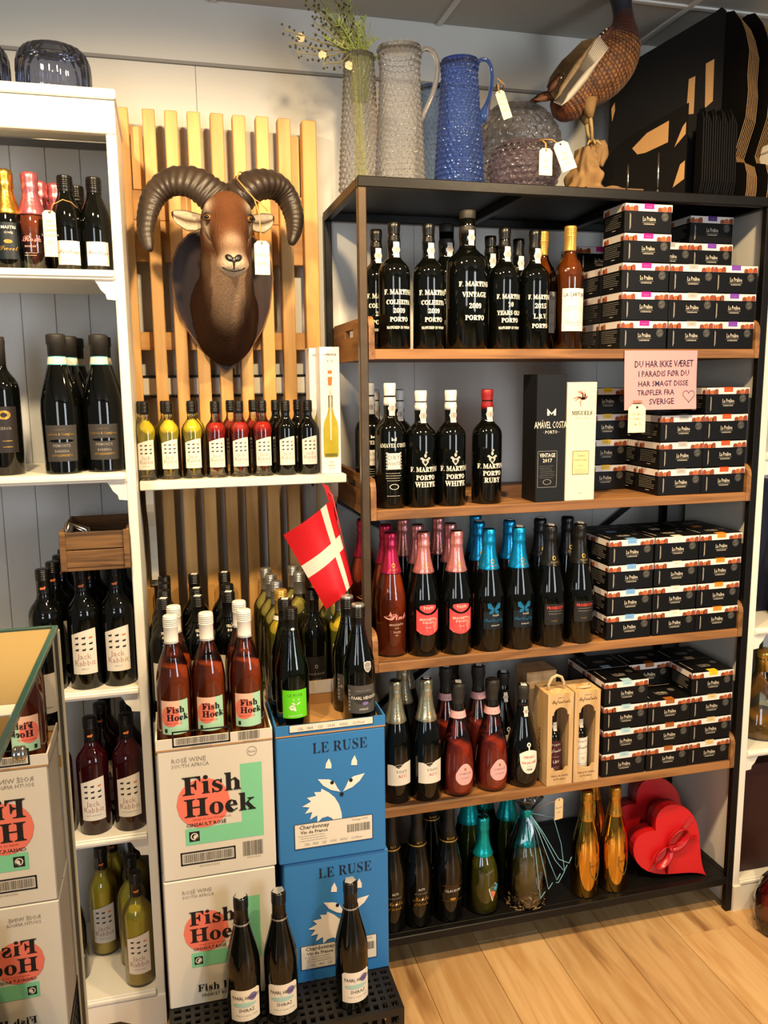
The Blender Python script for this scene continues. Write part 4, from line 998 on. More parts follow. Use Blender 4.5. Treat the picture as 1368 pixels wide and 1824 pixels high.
# ------------------------------------------------------------------ truffle boxes
BXW, BXD, BXH = .134, .104, .072
BOXB = P('box_black', '#0b0a09', .45, spec=.25); BOXW = P('photo_band_white', '#eadfd6', .4); TRF = P('truffle_brown', '#8d3f22', .5, vary=.35, bscale=60); TRF2 = P('truffle_tan', '#b5622f', .5, vary=.3, bscale=60)
BPR = P('box_print', '#d8cdb8', .5); BSEAL = P('round_seal_grey', '#59564f', .4)
mb = MB(); mb.box(-BXW / 2, -BXD / 2, .0003, BXW / 2, BXD / 2, BXH - .002, BOXB, bev=.0012)
mp = pf(0, -BXD / 2, 0)
mb.text('La Praline', .002, .030, .0105, mp, BPR, .62, .008); mb.strip(-.018, .022, .0262, .0266, mp, BPR, .0006, 1); mb.text('SCANDINAVIA', .002, .0205, .0034, mp, BPR, .95, .01)
mb.strip(-.0525, -.0515, .008, .047, mp, BPR, .0006, 1); mb.strip(-.0500, -.0496, .012, .044, mp, BPR, .0006, 1)
mb.disc(.047, .041, .0105, .0105, mp, BSEAL, .0006, 9); mb.disc(.047, .041, .0088, .0088, mp, BOXB, .0009, 9, r0=.9); mb.text('ÆGTE', .047, .039, .0042, mp, INK, .9, .01, off=.0011, rot=.3)
mp2 = pl(-BXW / 2, 0, 0)
rnd = random.Random(2)
for i in range(7):
    mb.strip(-.042, .032 + rnd.uniform(-.012, .006), .046 - .0048 * i, .0472 - .0048 * i, mp2, P('box_small_print', '#8f887b', .5), .0006, 1)
mb.strip(-.008, .010, .010, .0114, mp2, BPR, .0006, 1)
mp3 = pt_(0, 0, BXH - .002)
me_body = mb.mesh('carton')
mb = MB(); e = .0008
mb.box(-BXW / 2 - e, -BXD / 2 - e, BXH - .0195, BXW / 2 + e, BXD / 2 + e, BXH - .0006, BOXB, bev=.001)
for mpx, hw in ((pf(0, -BXD / 2 - e, 0), BXW / 2), (pl(-BXW / 2 - e, 0, 0), BXD / 2)):
    mb.strip(-hw, hw, BXH - .0190, BXH - .0015, mpx, BOXW, .0003, 1)
    z0 = BXH - .0188
    gr = ((-hw + .006, .006, .014, TRF), (-hw + .018, .008, .011, TRF2), (-hw + .030, .007, .0145, TRF), (hw - .036, .006, .011, TRF), (hw - .023, .008, .013, TRF2), (hw - .008, .007, .0145, TRF)) if hw > .06 else ((-hw + .012, .006, .012, TRF), (-hw + .024, .007, .0145, TRF2), (hw - .008, .007, .012, TRF))
    for cx, r, h, m in gr:
        mb.poly([(cx - r, z0), (cx + r, z0), (cx + r * .9, z0 + h * .8), (cx + r * .2, z0 + h), (cx - r * .9, z0 + h * .75)], mpx, m, .0006)
mp3 = pt_(0, 0, BXH - .0006)
mb.text('La Praline', .002, -.006, .0105, mp3, BPR, .62, .008); mb.strip(-.018, .022, -.010, -.0096, mp3, BPR, .0006, 1); mb.text('SCANDINAVIA', .002, -.0155, .0034, mp3, BPR, .95, .01); mb.disc(.045, .012, .0105, .0105, mp3, BSEAL, .0004, 9)
mb.strip(-.0525, -.0505, -.03, .035, mp3, BPR, .0006, 1)
me_lid = mb.mesh('lid')
SEALC = {'magenta': '#e0148a', 'grey': '#b3aea6', 'purple': '#7a3fa8', 'dark purple': '#4a1e7a', 'orange-red': '#d8501c', 'light blue': '#74a6dc', 'cream-white': '#e8ddcc', 'orange': '#ee8a1a', 'pale blue': '#a9cfd8', 'brown': '#a45a1e', 'beige': '#d8bd86', 'yellow': '#f2c41a'}
SEALM = {}
for k, c in SEALC.items():
    mb = MB(); m = P('seal_' + k.replace(' ', '_').replace('-', '_'), c, .4); e2 = e + .0004
    mb.box(-.013, -BXD / 2 - e2, BXH - .0135, .015, -BXD / 2 - e, BXH - .0002, m); mb.box(-.013, -BXD / 2 - e2, BXH - .0006, .015, -BXD / 2 + .017, BXH - .0002, m)
    mb.text({'magenta': 'HINDBÆR', 'purple': 'VIOL'}.get(k, 'TRØFFEL'), .001, BXH - .009, .0026, pf(0, -BXD / 2 - e2, 0), INKG, .9, off=.0002)
    SEALM[k] = mb.mesh('seal')
BROWS = {1: 'bottom', 2: 'second', 3: 'third', 4: 'fourth', 5: 'fifth'}
def tbox(x, y, z, colr, label, group, hs=1., rot=0.):
    kind = [('carton', me_body), ('lid', me_lid), ('seal', SEALM[colr], colr + ' paper seal')]
    return place(kind, 'truffle_box', (x, y, z), label, 'chocolate box', group, rot, (1, 1, hs) if hs != 1 else None)
TRN = ['top', 'second', 'third', 'fourth']
def stack(shelf, xs, y, z, n, colr, pos, hs, group, special=None, start=0, toprot=0):
    rnd = random.Random(int(xs * 1000) + shelf)
    for i in range(n):
        lvl = i + 1 + start
        where = BROWS[lvl] + (' level' if lvl == 1 else ' level up')
        c = (special or {}).get(i, colr)
        tbox(xs + rnd.uniform(-.0012, .0012), y + rnd.uniform(0, .0015), z + BXH * hs * i + .0002, c, f'black truffle box, {c} seal, {where} of the {pos}, {TRN[shelf]} tray'[:120], group, hs * .9975, toprot if i == n - 1 else rnd.uniform(-.006, .006))
yf = .004 + BXD / 2 + .001
g = 'truffle boxes on the top tray'
stack(0, .754, yf, SZ[0], 5, 'magenta', 'front left stack', 1.0, g)
stack(0, .891, yf, SZ[0], 3, 'grey', 'front middle stack', 1.0, g)
stack(0, 1.018, yf, SZ[0], 3, 'purple', 'front right stack', 1.0, g)
yb = yf + BXD + .0035
stack(0, .754, yb, SZ[0], 3, 'magenta', 'second-row left stack', 1.0, g)
stack(0, .891, yb, SZ[0], 4, 'grey', 'second-row middle stack', 1.0, g)
stack(0, 1.018, yb, SZ[0], 5, 'purple', 'second-row right stack', 1.0, g, {4: 'dark purple'})
stack(0, .742, yb + BXD + .005, SZ[0], 4, 'magenta', 'back row left stack', 1.0, g)
g = 'truffle boxes on the second tray'
stack(1, .886, yf + .006, SZ[1], 3, 'grey', 'front left stack', 1.0, g)
stack(1, 1.018, yf + .003, SZ[1], 4, 'orange-red', 'front right stack', 1.0, g)
stack(1, .886, yf + .008 + BXD, SZ[1], 4, 'grey', 'second-row stack', 1.0, g)
stack(1, .748, yf + BXD + .06, SZ[1], 4, 'yellow', 'set-back left stack', 1.0, g)
stack(1, 1.018, yf + .008 + BXD, SZ[1], 4, 'orange-red', 'second-row right stack', 1.0, g)
g = 'truffle boxes on the third tray'
hs = .965
stack(2, .742, yf - .002, SZ[2], 4, 'light blue', 'front left stack', hs, g)
stack(2, .880, yf - .002, SZ[2], 4, 'cream-white', 'front middle stack', hs, g)
stack(2, 1.017, yf - .002, SZ[2], 4, 'orange', 'front right stack', hs, g)
stack(2, .742, yf + BXD + .003, SZ[2], 4, 'light blue', 'back left stack', hs, g)
stack(2, .880, yf + BXD + .003, SZ[2], 4, 'cream-white', 'back middle stack', hs, g)
stack(2, 1.017, yf + BXD + .003, SZ[2], 4, 'orange', 'back right stack', hs, g)
g = 'truffle boxes on the fourth tray'
stack(3, .742, yf - .002, SZ[3], 4, 'pale blue', 'front left stack', hs, g)
stack(3, .880, yf - .002, SZ[3], 3, 'brown', 'front middle stack', hs, g)
stack(3, 1.017, yf - .001, SZ[3], 4, 'beige', 'front right stack', hs, g, {3: 'yellow'})
stack(3, .742, yf + BXD + .003, SZ[3], 4, 'pale blue', 'back left stack', hs, g)
stack(3, .880, yf + BXD + .003, SZ[3], 4, 'brown', 'back middle stack', hs, g)
stack(3, 1.017, yf + BXD + .003, SZ[3], 4, 'beige', 'back right stack', hs, g)

# ------------------------------------------------------------------ gift cartons on the second tray
def carton(name, x0, y0, z0, wd, dp, h, m, label, fn, cat='gift box'):
    t = empty(name, (x0 + wd / 2, y0 + dp / 2, z0), 0, label, cat)
    mb = MB(); mb.box(-wd / 2, -dp / 2, .0002, wd / 2, dp / 2, h, m, bev=.0012); mb.build('carton', t)
    mb = MB(); fn(mb, pf(0, -dp / 2, 0), t); 
    if mb.v: mb.build('printing', t)
    return t
def f(mb, mp, t):
    mb.poly([(-.012, .222), (-.012, .240), (0, .228), (.012, .240), (.012, .222), (.006, .222), (.006, .230), (0, .224), (-.006, .230), (-.006, .222)][::-1], mp, PAPER, .0005)
    mb.text('AMÁVEL COSTA', -.002, .190, .017, mp, PAPER, .50, .0); mb.text('· PORTO ·', 0, .176, .008, mp, PAPER, .9)
    x0, x1, z0, z1 = -.036, .018, .038, .132
    for a in ((x0, x1, z0, z0 + .001), (x0, x1, z1 - .001, z1), (x0, x0 + .001, z0, z1), (x1 - .001, x1, z0, z1)): mb.strip(a[0], a[1], a[2], a[3], mp, INKG, .0006, 1)
    mb.text('VINTAGE', -.009, .116, .010, mp, PAPER, .72, .012); mb.text('2017', -.009, .103, .009, mp, PAPER, 1, .01); lines(mb, mp, -.033, .015, .093, 7, .005, INKG, .0005); mb.disc(-.009, .052, .012, .007, mp, INKG, .0006, 8, r0=.85)
t = carton('port_gift_box', .458, .006, SZ[1], .082, .085, .326, P('black_carton', '#0e0d0c', .5, spec=.3), 'tall black VINTAGE 2017 port gift carton on the second tray', f)
def f(mb, mp, t):
    cl = P('coral_vine_print', '#c98a78', .6); rnd = random.Random(8)
    for i in range(12):
        a = rnd.uniform(0, 2 * PI); L_ = rnd.uniform(.014, .026); pts = [(0, 0), (L_ * .5 * math.cos(a), L_ * .5 * math.sin(a)), (L_ * math.cos(a + .5), L_ * .9 * math.sin(a + .5))]
        for p, q in zip(pts, pts[1:]):
            d = Vector((q[0] - p[0], q[1] - p[1])).normalized(); n = Vector((-d.y, d.x)) * .0016; mb.add([mp(p[0] + n.x, .262 + p[1] + n.y, .0006), mp(p[0] - n.x, .262 + p[1] - n.y, .0006), mp(q[0] - n.x, .262 + q[1] - n.y, .0006), mp(q[0] + n.x, .262 + q[1] + n.y, .0006)], [(0, 1, 2, 3)], cl)
    mb.text(serif('MIGUELS'), 0, .222, .0105, mp, INK, .82); mb.text('QUINTA DO PORTAL', 0, .213, .003, mp, cl)
    m2 = P('window_parchment', '#cfc48f', .5); mb.strip(-.024, .024, .068, .130, mp, P('window_edge', '#8d7e56', .6), .0004, 1); mb.strip(-.022, .022, .070, .128, mp, m2, .0008, 1)
    mb.text('Tawny', 0, .115, .006, mp, INKG, off=.0012); mb.text('TAWNY PORT', 0, .104, .004, mp, INKG, off=.0012); mb.text('PORTO', 0, .09, .003, mp, INKG, off=.0012); lines(mb, mp, -.018, .018, .081, 3, .004, INKG, .0005, off=.0012); mb.text('1896', 0, .018, .004, mp, cl)
t = carton('port_gift_box', .5415, .004, SZ[1], .083, .083, .305, P('cream_carton', '#e6dabd', .5), 'tall cream gift carton with label window, beside the black carton', f)

# wooden port cases on the fourth tray
CASEW = WOOD('case_wood', '#dcb987', '#c59d66', '#b18350', axis=2, scale=6, rough=.55)
def wood_case(x0, y0, z0, label, mark, red=False, handle=True):
    W_, D_, H_ = .076, .086, .262
    t = empty('wooden_port_case', (x0 + W_ / 2, y0 + D_ / 2, z0), 0, label, 'wooden case', 'wooden port cases')
    mb = MB()
    mb.box(-W_ / 2, -D_ / 2 + .005, .0002, -W_ / 2 + .005, D_ / 2, H_, CASEW); mb.box(W_ / 2 - .005, -D_ / 2 + .005, .0002, W_ / 2, D_ / 2, H_, CASEW)
    mb.box(-W_ / 2 + .005, D_ / 2 - .005, .0002, W_ / 2 - .005, D_ / 2, H_, CASEW); mb.box(-W_ / 2 + .005, -D_ / 2 + .005, .0002, W_ / 2 - .005, D_ / 2 - .005, .005, CASEW); mb.box(-W_ / 2 + .005, -D_ / 2 + .005, H_ - .005, W_ / 2 - .005, D_ / 2 - .005, H_, CASEW)
    mb.build('case_body', t)
    # sliding front with an arched opening
    mb = MB(); pts_out = [(-W_ / 2, .0002), (W_ / 2, .0002), (W_ / 2, H_), (-W_ / 2, H_)]
    wv = .025; b0, b1 = .050, .208
    hole = [(-wv, b0), (-wv * .72, b0), (-wv * .5, b0 - .010), (wv * .5, b0 - .010), (wv * .72, b0), (wv, b0)]
    hole += [(wv, b1 - .006), (wv * .84, b1 - .006)] + [(wv * .84 * math.cos(a), b1 - .004 + .020 * math.sin(a)) for a in [PI * i / 8 for i in range(1, 8)]] + [(-wv * .84, b1 - .006), (-wv, b1 - .006)]
    mpp = lambda a, b, d=0: (a, -D_ / 2 + .005 - d, b)
    loops = [[Vector((a, b, 0)) for a, b in pts_out], [Vector((a, b, 0)) for a, b in hole[::-1]]]
    allp = pts_out + hole[::-1]; tr_ = tessellate_polygon(loops); n = len(allp)
    V = [mpp(a, b, 0) for a, b in allp] + [mpp(a, b, .005) for a, b in allp]; F = [tuple(q) for q in tr_] + [tuple(n + i for i in q[::-1]) for q in tr_]
    for lo, hi in ((0, 4), (4, n)):
        for i in range(lo, hi): j = i + 1 if i + 1 < hi else lo; F.append((i, j, n + j, n + i))
    mb.add(V, F, CASEW)
    m2 = pf(0, -D_ / 2, 0); mb.text(script('Infantado'), 0, .236, .011, m2, P('burnt_brown', '#4a2a16', .7), .72); mb.text('Quinta do', 0, .250, .0035, m2, P('burnt_brown', '#4a2a16', .7)); mb.text('Vinhos de Quinta', 0, .025, .0062, m2, P('burnt_brown', '#4a2a16', .7), .8); mb.text('do Produtor', 0, .015, .0062, m2, P('burnt_brown', '#4a2a16', .7), .8)
    m3_ = pl(-W_ / 2, 0, 0); mb.text(script('Infantado'), 0, 0, .020, lambda a, b, o=0: m3_(-b, .09 + a, o), P('burnt_brown', '#4a2a16', .7), .9)
    mb.build('front_panel', t)
    if handle:
        mb = MB(); mb.tube([(-.022, -.01, H_ - .002), (-.023, -.012, H_ + .018), (-.014, -.014, H_ + .036), (0, -.014, H_ + .042), (.014, -.014, H_ + .036), (.023, -.012, H_ + .018), (.022, -.01, H_ - .002)], .0042, P('rope', '#c9b28a', .9, bump=.8, bscale=200), 8); mb.build('rope_handle', t)
    else:
        mb = MB(); mb.tube([(-.022, -.02, H_ + .003), (-.005, -.028, H_ + .006), (.015, -.024, H_ + .004), (.024, -.008, H_ + .004)], .004, P('rope', '#c9b28a', .9, bump=.8, bscale=200), 8); mb.build('rope_handle', t)
    # the half bottle inside
    prof = sc_prof(PORT, .0225, .196); cc = place([('glass_body', dark_bottle(prof, .196))], 'port_half_bottle', (x0 + W_ / 2, y0 + D_ / 2, z0 + .006), mark, 'bottle', 'half bottles in the wooden cases')
    mb = MB(); mp = cyl(prof, 0, .0225); mm = P('maroon_label', '#4a1c22', .5) if red else CREAM; ik = PRW if red else INK
    mb.strip(-.021, .021, .018 if red else .022, .112, mp, mm, .0005, 14); mb.text('PORTO', 0, .098, .0055, mp, ik); mb.text(script('Infantado'), 0, .080, .010, mp, ik, .7); lines(mb, mp, -.014, .014, .066, 1, .004, ik, .0005)
    mb.text('10' if not red else 'LBV', 0, .048, .008, mp, REDI if not red else ik); lines(mb, mp, -.014, .014, .036, 2, .005, ik, .0005); mb.build('label', cc)
    mb = MB(); r_ = rad_of(prof); mb.lathe([(r_(.152) + .001, .152), (r_(.175) + .001, .175), (.0098, .19), (.0098, .196), (0, .196)], BLKC, 18); mb.build('cap', cc)
    mb = MB(); seal(mb, prof, .138, .162, 0, .0075); mb.build('neck_seal', cc)
wood_case(.505, -.000, SZ[3], 'pale wooden port case with upright rope handle, left of the pair', 'maroon-labelled half bottle of port inside the left wooden case', True)
wood_case(.585, .000, SZ[3], 'pale wooden port case with rope folded flat, right of the pair', 'cream-labelled half bottle of port inside the right wooden case', False, False)
mb = MB(); t = empty('wooden_port_case', (.54, .145, SZ[3]), 0, 'pale wooden case standing behind the two wooden port cases', 'wooden case', 'wooden port cases')
mb.box(-.05, -.04, .0002, .04, .04, .285, CASEW, bev=.001); mb.build('case_body', t); mb = MB(); mb.box(-.051, -.041, .285, .041, .041, .290, CASEW, bev=.001); mb.build('lid', t)

# ------------------------------------------------------------------ red heart boxes
HRED = P('heart_red', '#c31418', .38); HDK = P('heart_dark_red', '#8c0f14', .45); RIBR = P('red_satin_ribbon', '#b40f1c', .3, spec=.7)
def heart_pts(s, n=40, k=1.):
    out = []
    for i in range(n):
        a = 2 * PI * i / n; x = 16 * math.sin(a) ** 3; y = 13 * math.cos(a) - 5 * math.cos(2 * a) - 2 * math.cos(3 * a) - math.cos(4 * a)
        if k > 1.1: y += 3.4 * math.exp(-(min(a, 2 * PI - a) / .45) ** 2)
        out.append((x / 17 * s, y / 17 * s * k))
    return out
def heart_box(cx, cy, cz, s, rot, lean, label, ribbon=True, th=.045):
    t = empty('heart_box', (cx, cy, cz), 0, label, 'chocolate box', 'red heart boxes'); t.rotation_euler = (lean, rot, 0)
    hp = heart_pts(s, 48, 1.27); mp = lambda a, b, d=0: (a, -d, b)
    mb = MB(); mb.prism([(a * .965, b * .965) for a, b in hp], lambda a, b, d: (a, .004 + d, b), th, HDK); mb.build('box_base', t)
    mb = MB(); mb.prism(hp, lambda a, b, d: (a, -.012 + d, b), .028, HRED); mb.build('lid', t)
    if ribbon:
        f0 = lambda a, b, o=0: (a, -.0125 - o, b)
        mb = MB()
        def band(p, q, w_, n=14, off=.0012, mm=RIBR):
            V = []; F = []; d = Vector((q[0] - p[0], q[1] - p[1])).normalized(); nn = Vector((-d.y, d.x))
            for i in range(n + 1):
                u = i / n; c = Vector(p).lerp(Vector(q), u)
                for k_ in (-1, 0, 1): V.append(f0(c.x + nn.x * w_ * k_, c.y + nn.y * w_ * k_, off + .0007 * math.sin(u * 9 + k_)))
            for i in range(n): F += [(3 * i, 3 * i + 3, 3 * i + 4, 3 * i + 1), (3 * i + 1, 3 * i + 4, 3 * i + 5, 3 * i + 2)]
            mb.add(V, F, mm, True)
            for i in range(1, 7):
                c = Vector(p).lerp(Vector(q), i / 7); mb.text(script('Chocolat'), c.x, c.y - .001, .0042, lambda a, b, o=0: f0(a, b, off + .0018), GOLDI, .8, .01, rot=math.atan2(d.y, d.x))
        band((-s * .86, s * .02), (s * .86, s * .10), .0085)
        mb.build('ribbon', t)
        mb = MB(); bx, bz = -s * .10, s * .06
        for q, L2, up_ in ((-1, .066, .018), (1, .072, .020)):
            pts = []
            for i in range(13):
                a = PI * 2 * i / 12; pts.append((bx + q * (L2 / 2 - L2 / 2 * math.cos(a)), -.019 - .008 * math.sin(a / 2), bz + .004 + up_ * math.sin(a)))
            mb.tube(pts, .0105, RIBR, 8, flat=.18)
        for q, dx, dz in ((-1, -.062, -.044), (1, .080, -.040)):
            mb.tube([(bx, -.018, bz), (bx + dx * .5, -.022, bz + dz * .4), (bx + dx, -.017, bz + dz)], .0075, RIBR, 8, flat=.15)
        mb.tube([(bx - .004, -.02, bz - .007), (bx, -.026, bz), (bx + .002, -.02, bz + .008)], .006, RIBR, 8)
        mb.build('bow', t)
    return t
heart_box(.946, .060, SZ[4] + .098, .1165, math.radians(-46), math.radians(-9), 'bright red heart-shaped box lid with satin ribbon bow leaning on the bottom shelf')
heart_box(.952, .170, SZ[4] + .116, .128, math.radians(-44), math.radians(-9), 'darker red heart box standing behind the ribboned heart box', False, .05)

# ------------------------------------------------------------------ paper sign and tag hanging from the top tray
sg = empty('paper_sign', (.801, -.004, 1.656), 0, 'pink handwritten paper sign taped to the front of the top tray', 'sign')
PNKP = P('pink_paper', '#d69a9c', .7); mb = MB()
w_, h_ = .214, .152
V = []; F = []
bend = lambda a, b: -.0015 - .006 * (max(0, -b / h_ - .2)) ** 2 * (1 + .6 * math.sin(a * 14))
for i in range(11):
    for j in range(9):
        a = -w_ / 2 + w_ * i / 10; b = -h_ * j / 8; V.append((a + (.004 * (b / -h_) if i == 0 else 0), bend(a, b), b))
for i in range(10):
    for j in range(8): F.append((i * 9 + j, (i + 1) * 9 + j, (i + 1) * 9 + j + 1, i * 9 + j + 1))
mb.add(V, F, PNKP, True); mb.add([(x, y + .0004, z_) for x, y, z_ in V], [f_[::-1] for f_ in F], PNKP, True)
mb.build('paper', sg)
mb = MB(); mp = lambda a, b, o=0: (a, bend(a, b) - .0006, b); PEN = P('pen_ink', '#2b2340', .6)
for tx, a, b, h, sx in (('DU HAR IKKE VÆRET', .009, -.042, .0165, .76), ('I PARADIS FØR DU', .009, -.066, .0145, .86), ('HAR SMAGT DISSE', .008, -.091, .0135, .92), ('TRØFLER FRA', -.013, -.114, .0135, .90), ('SVERIGE', .004, -.138, .0150, .92)):
    mb.text(tx, a, b, h, mp, PEN, sx, .012, rot=.015)
hp = [(a + .084, b - .117) for a, b in heart_pts(.0185, 26)]
for i in range(26):
    p, q = Vector(hp[i]), Vector(hp[(i + 1) % 26]); d = (q - p).normalized(); n = Vector((-d.y, d.x)) * .0007
    mb.add([mp(*(p + n)), mp(*(p - n)), mp(*(q - n)), mp(*(q + n))], [(0, 1, 2, 3)], PEN)
mb.build('handwriting', sg)
tg = empty('price_tag', (.7305, -.013, 1.519), 0, 'small cream price tag hanging below the lower left of the pink sign', 'tag')
swing_tag(lambda a, b, d=0: (a, -d - .002 * math.sin(-b * 30), b), .050, .073, [('CA 180 G', -.028, .006), ('Trøfler', -.040, .006), ('1 stk. 79,-', -.054, .006)], TAGW, 'card', tg, inkm=P('faded_ink', '#a08a70', .6))
mb = MB(); mb.box(-.012, -.0005, -.010, .014, .0, .010, GLASS('clear_tape', '#efe6d4', .2, .05)); mb.build('tape', tg)
# ------------------------------------------------------------------ left unit contents
z = UA[0] + .0003; G = 'bottles on the top shelf of the left unit'
for k, x, y, lb in (('goldmini', -.757, .050, 'gold-foiled dark bottle at the left frame edge, top shelf of the white unit'),
    ('pinkmini', -.708, .055, 'small rose bottle with pink foil, front one on the top shelf of the white unit'), ('pinkmini', -.699, .135, 'pink-foiled bottle second in line behind the small front rose bottle'), ('pinkmini', -.690, .210, 'pink-foiled bottle third in line behind the small front rose bottle'),
    ('pinkmini', -.668, .150, 'pink-foiled bottle seen just left of the tagged script-label bottle'),
    ('herit_cream', -.637, .055, 'dark bottle with cream script label, swing tag tied to its neck'), ('herit_pink', -.622, .150, 'dark bottle behind the two script-labelled bottles on the top shelf'),
    ('herit_pink', -.578, .058, 'dark bottle with pinkish script label, beside the unit side panel')):
    B(k, x, y, z, lb, group=G)
tg = empty('price_tag', (-.668, .012, 1.948), 0, 'long cream handwritten tag tied to the cream-labelled dark bottle', 'tag')
swing_tag(lambda a, b, d=0: (a, -d - .004 * math.sin(-b * 20), b), .026, .095, [('FRISK', -.024, .0045), ('OG SØD', -.033, .0045), ('CABERNET', -.043, .0045), ('SAUVIGNON', -.053, .0045), ('75,-', -.068, .005)], TAGW, 'card', tg)
mb = MB(); mb.tube([(.002, -.002, -.006), (.010, -.010, .010), (.031, -.016, .020), (.046, -.008, .017), (.056, .012, .010), (.052, .040, .012)], .0011, STRG, 5); mb.build('string', tg)
z = UA[1] + .0003; G = 'bottles on the second shelf of the left unit'
for k, x, y, lb in (('riserva', -.800, .060, 'dark bottle with brown label, cut by the left frame edge, second shelf'), ('barbera', -.677, .050, 'wax-topped PIEMONTE BARBERA bottle, left one in front on the second shelf'),
    ('barbera', -.662, .140, 'wax-topped bottle directly behind the left BARBERA bottle'), ('barbera', -.655, .230, 'wax-topped bottle third in line behind the left BARBERA bottle'), ('barbera', -.589, .065, 'wax-topped PIEMONTE BARBERA bottle, right one in front beside the side panel'), ('barbera', -.588, .160, 'wax-topped bottle behind the right BARBERA bottle')):
    B(k, x, y, z, lb, group=G)
z = UA[2] + .0003; G = 'rabbit-label merlot bottles in the left unit'
for x, y, lb in ((-.658, .044, 'black rabbit-label merlot, left of the two under the little wooden crate'), (-.585, .046, 'black rabbit-label merlot, right of the two under the little wooden crate'),
    (-.740, .045, 'rabbit-label merlot standing left of the wooden crate, partly behind the glass counter'), (-.728, .122, 'merlot bottle second in line left of the wooden crate'), (-.722, .198, 'merlot bottle third in line left of the wooden crate'), (-.718, .272, 'merlot bottle farthest back left of the wooden crate'),
    (-.650, .122, 'merlot bottle second in line under the left half of the crate'), (-.582, .124, 'merlot bottle second in line under the right half of the crate'), (-.644, .200, 'merlot bottle third in line under the left half of the crate'), (-.580, .202, 'merlot bottle third in line under the right half of the crate')):
    B('jack_mer', x, y, z, lb, group=G)
z = UA[3] + .0003; G = 'rabbit-label zinfandel bottles in the left unit'
for x, y, lb in ((-.662, .050, 'dark red rabbit-label zinfandel, left of the two in front on the fourth shelf'), (-.580, .046, 'dark red rabbit-label zinfandel, right of the two in front on the fourth shelf'), (-.645, .135, 'zinfandel bottle behind the left front zinfandel'), (-.582, .128, 'zinfandel bottle behind the right front zinfandel'), (-.640, .215, 'rearmost zinfandel on the left of the fourth shelf'), (-.745, .06, 'zinfandel bottle hidden mostly by the glass counter edge')):
    B('jack_zin', x, y, z, lb, group=G)
z = UA[4] + .0003; G = 'rabbit-label chardonnay bottles in the left unit'
for x, y, lb in ((-.580, .046, 'yellow rabbit-label chardonnay alone at the front of the bottom shelf'), (-.672, .190, 'yellow rabbit-label chardonnay set back at the left of the bottom shelf'), (-.596, .125, 'yellow chardonnay directly behind the front chardonnay on the bottom shelf'), (-.590, .215, 'yellow chardonnay rearmost on the right of the bottom shelf'), (-.650, .268, 'yellow chardonnay rearmost in the middle of the bottom shelf')):
    B('jack_cha', x, y, z, lb, group=G)
B('paarl_grey', -.745, .10, z, 'dark labelled bottle at the bottom behind the glass counter edge')
# old wooden crate on the merlot caps
zc = UA[2] + .2847; cr = empty('wooden_crate', (-.618, .115, zc), 0, 'small weathered wooden crate lying on top of the merlot bottles', 'crate')
cx0, cx1, cy0, cy1, ch = -.074, .074, -.125, .125, .092
for (a, b, c, d, e_, f_) in ((cx0, cy0, .008, cx1, cy0 + .008, .047), (cx0, cy0, .049, cx1, cy0 + .008, .088), (cx0, cy1 - .008, .008, cx1, cy1, .047), (cx0, cy1 - .008, .049, cx1, cy1, .088)):
    mb = MB(); mb.box(a, b, c, d, e_, f_, CRATEW, bev=.0015); mb.build('side_slat', cr)
for x in (cx0, cx1 - .007): mb = MB(); mb.box(x, cy0 + .0082, .008, x + .007, cy1 - .0082, .090, CRATEW, bev=.0015); mb.build('end_slat', cr)
for x in (cx0 - .0005, cx1 - .013): mb = MB(); mb.box(x, cy0 - .005, .002, x + .0135, cy0 - .0002, .091, CRATEW, bev=.0015); mb.build('corner_batten', cr)
for k in range(4): mb = MB(); mb.box(cx0, cy0 + .0625 * k + .001, 0, cx1, cy0 + .0625 * (k + 1) - .001, .0078, CRATEW, bev=.001); mb.build('bottom_slat', cr)
mb = MB(); mb.tube([(cx0 + .012, cy0 + .02, .03), (cx0 + .018, cy0 + .05, .10), (cx0 + .05, cy0 + .05, .085), (cx0 + .06, cy0 + .03, .03)], .012, GLASS('crumpled_film', '#e8e8e4', .12, .06), 8, flat=.4); mb.build('crumpled_film', cr)

# ribbed glass bowls upside down on top of the left unit
SMOKE = GLASS('smoke_blue_glass', '#b9bfd2', .02, .04, .04, '#6e7690')
def ribbed(x, lb):
    t = empty('glass_bowl', (x, .10, 2.1925), 0, lb, 'glass bowl', 'ribbed glass bowls')
    mb = MB(); R = .077
    pr = [(R * .985, 0), (R, .004), (R, .055), (R * .985, .072), (R * .93, .088), (R * .80, .101), (R * .62, .107), (R * .58, .106), (R * .50, .103), (0, .103)]
    mb.lathe(pr, SMOKE, 96, rmod=lambda r, z_, a: r * (1 + (.016 * math.cos(24 * a) if r > .06 else 0))); mb.build('bowl', t)
ribbed(-.648, 'smoky blue ribbed glass bowl upside down on the white unit, fully in view'); ribbed(-.812, 'smoky blue ribbed glass bowl cut off by the left frame edge')

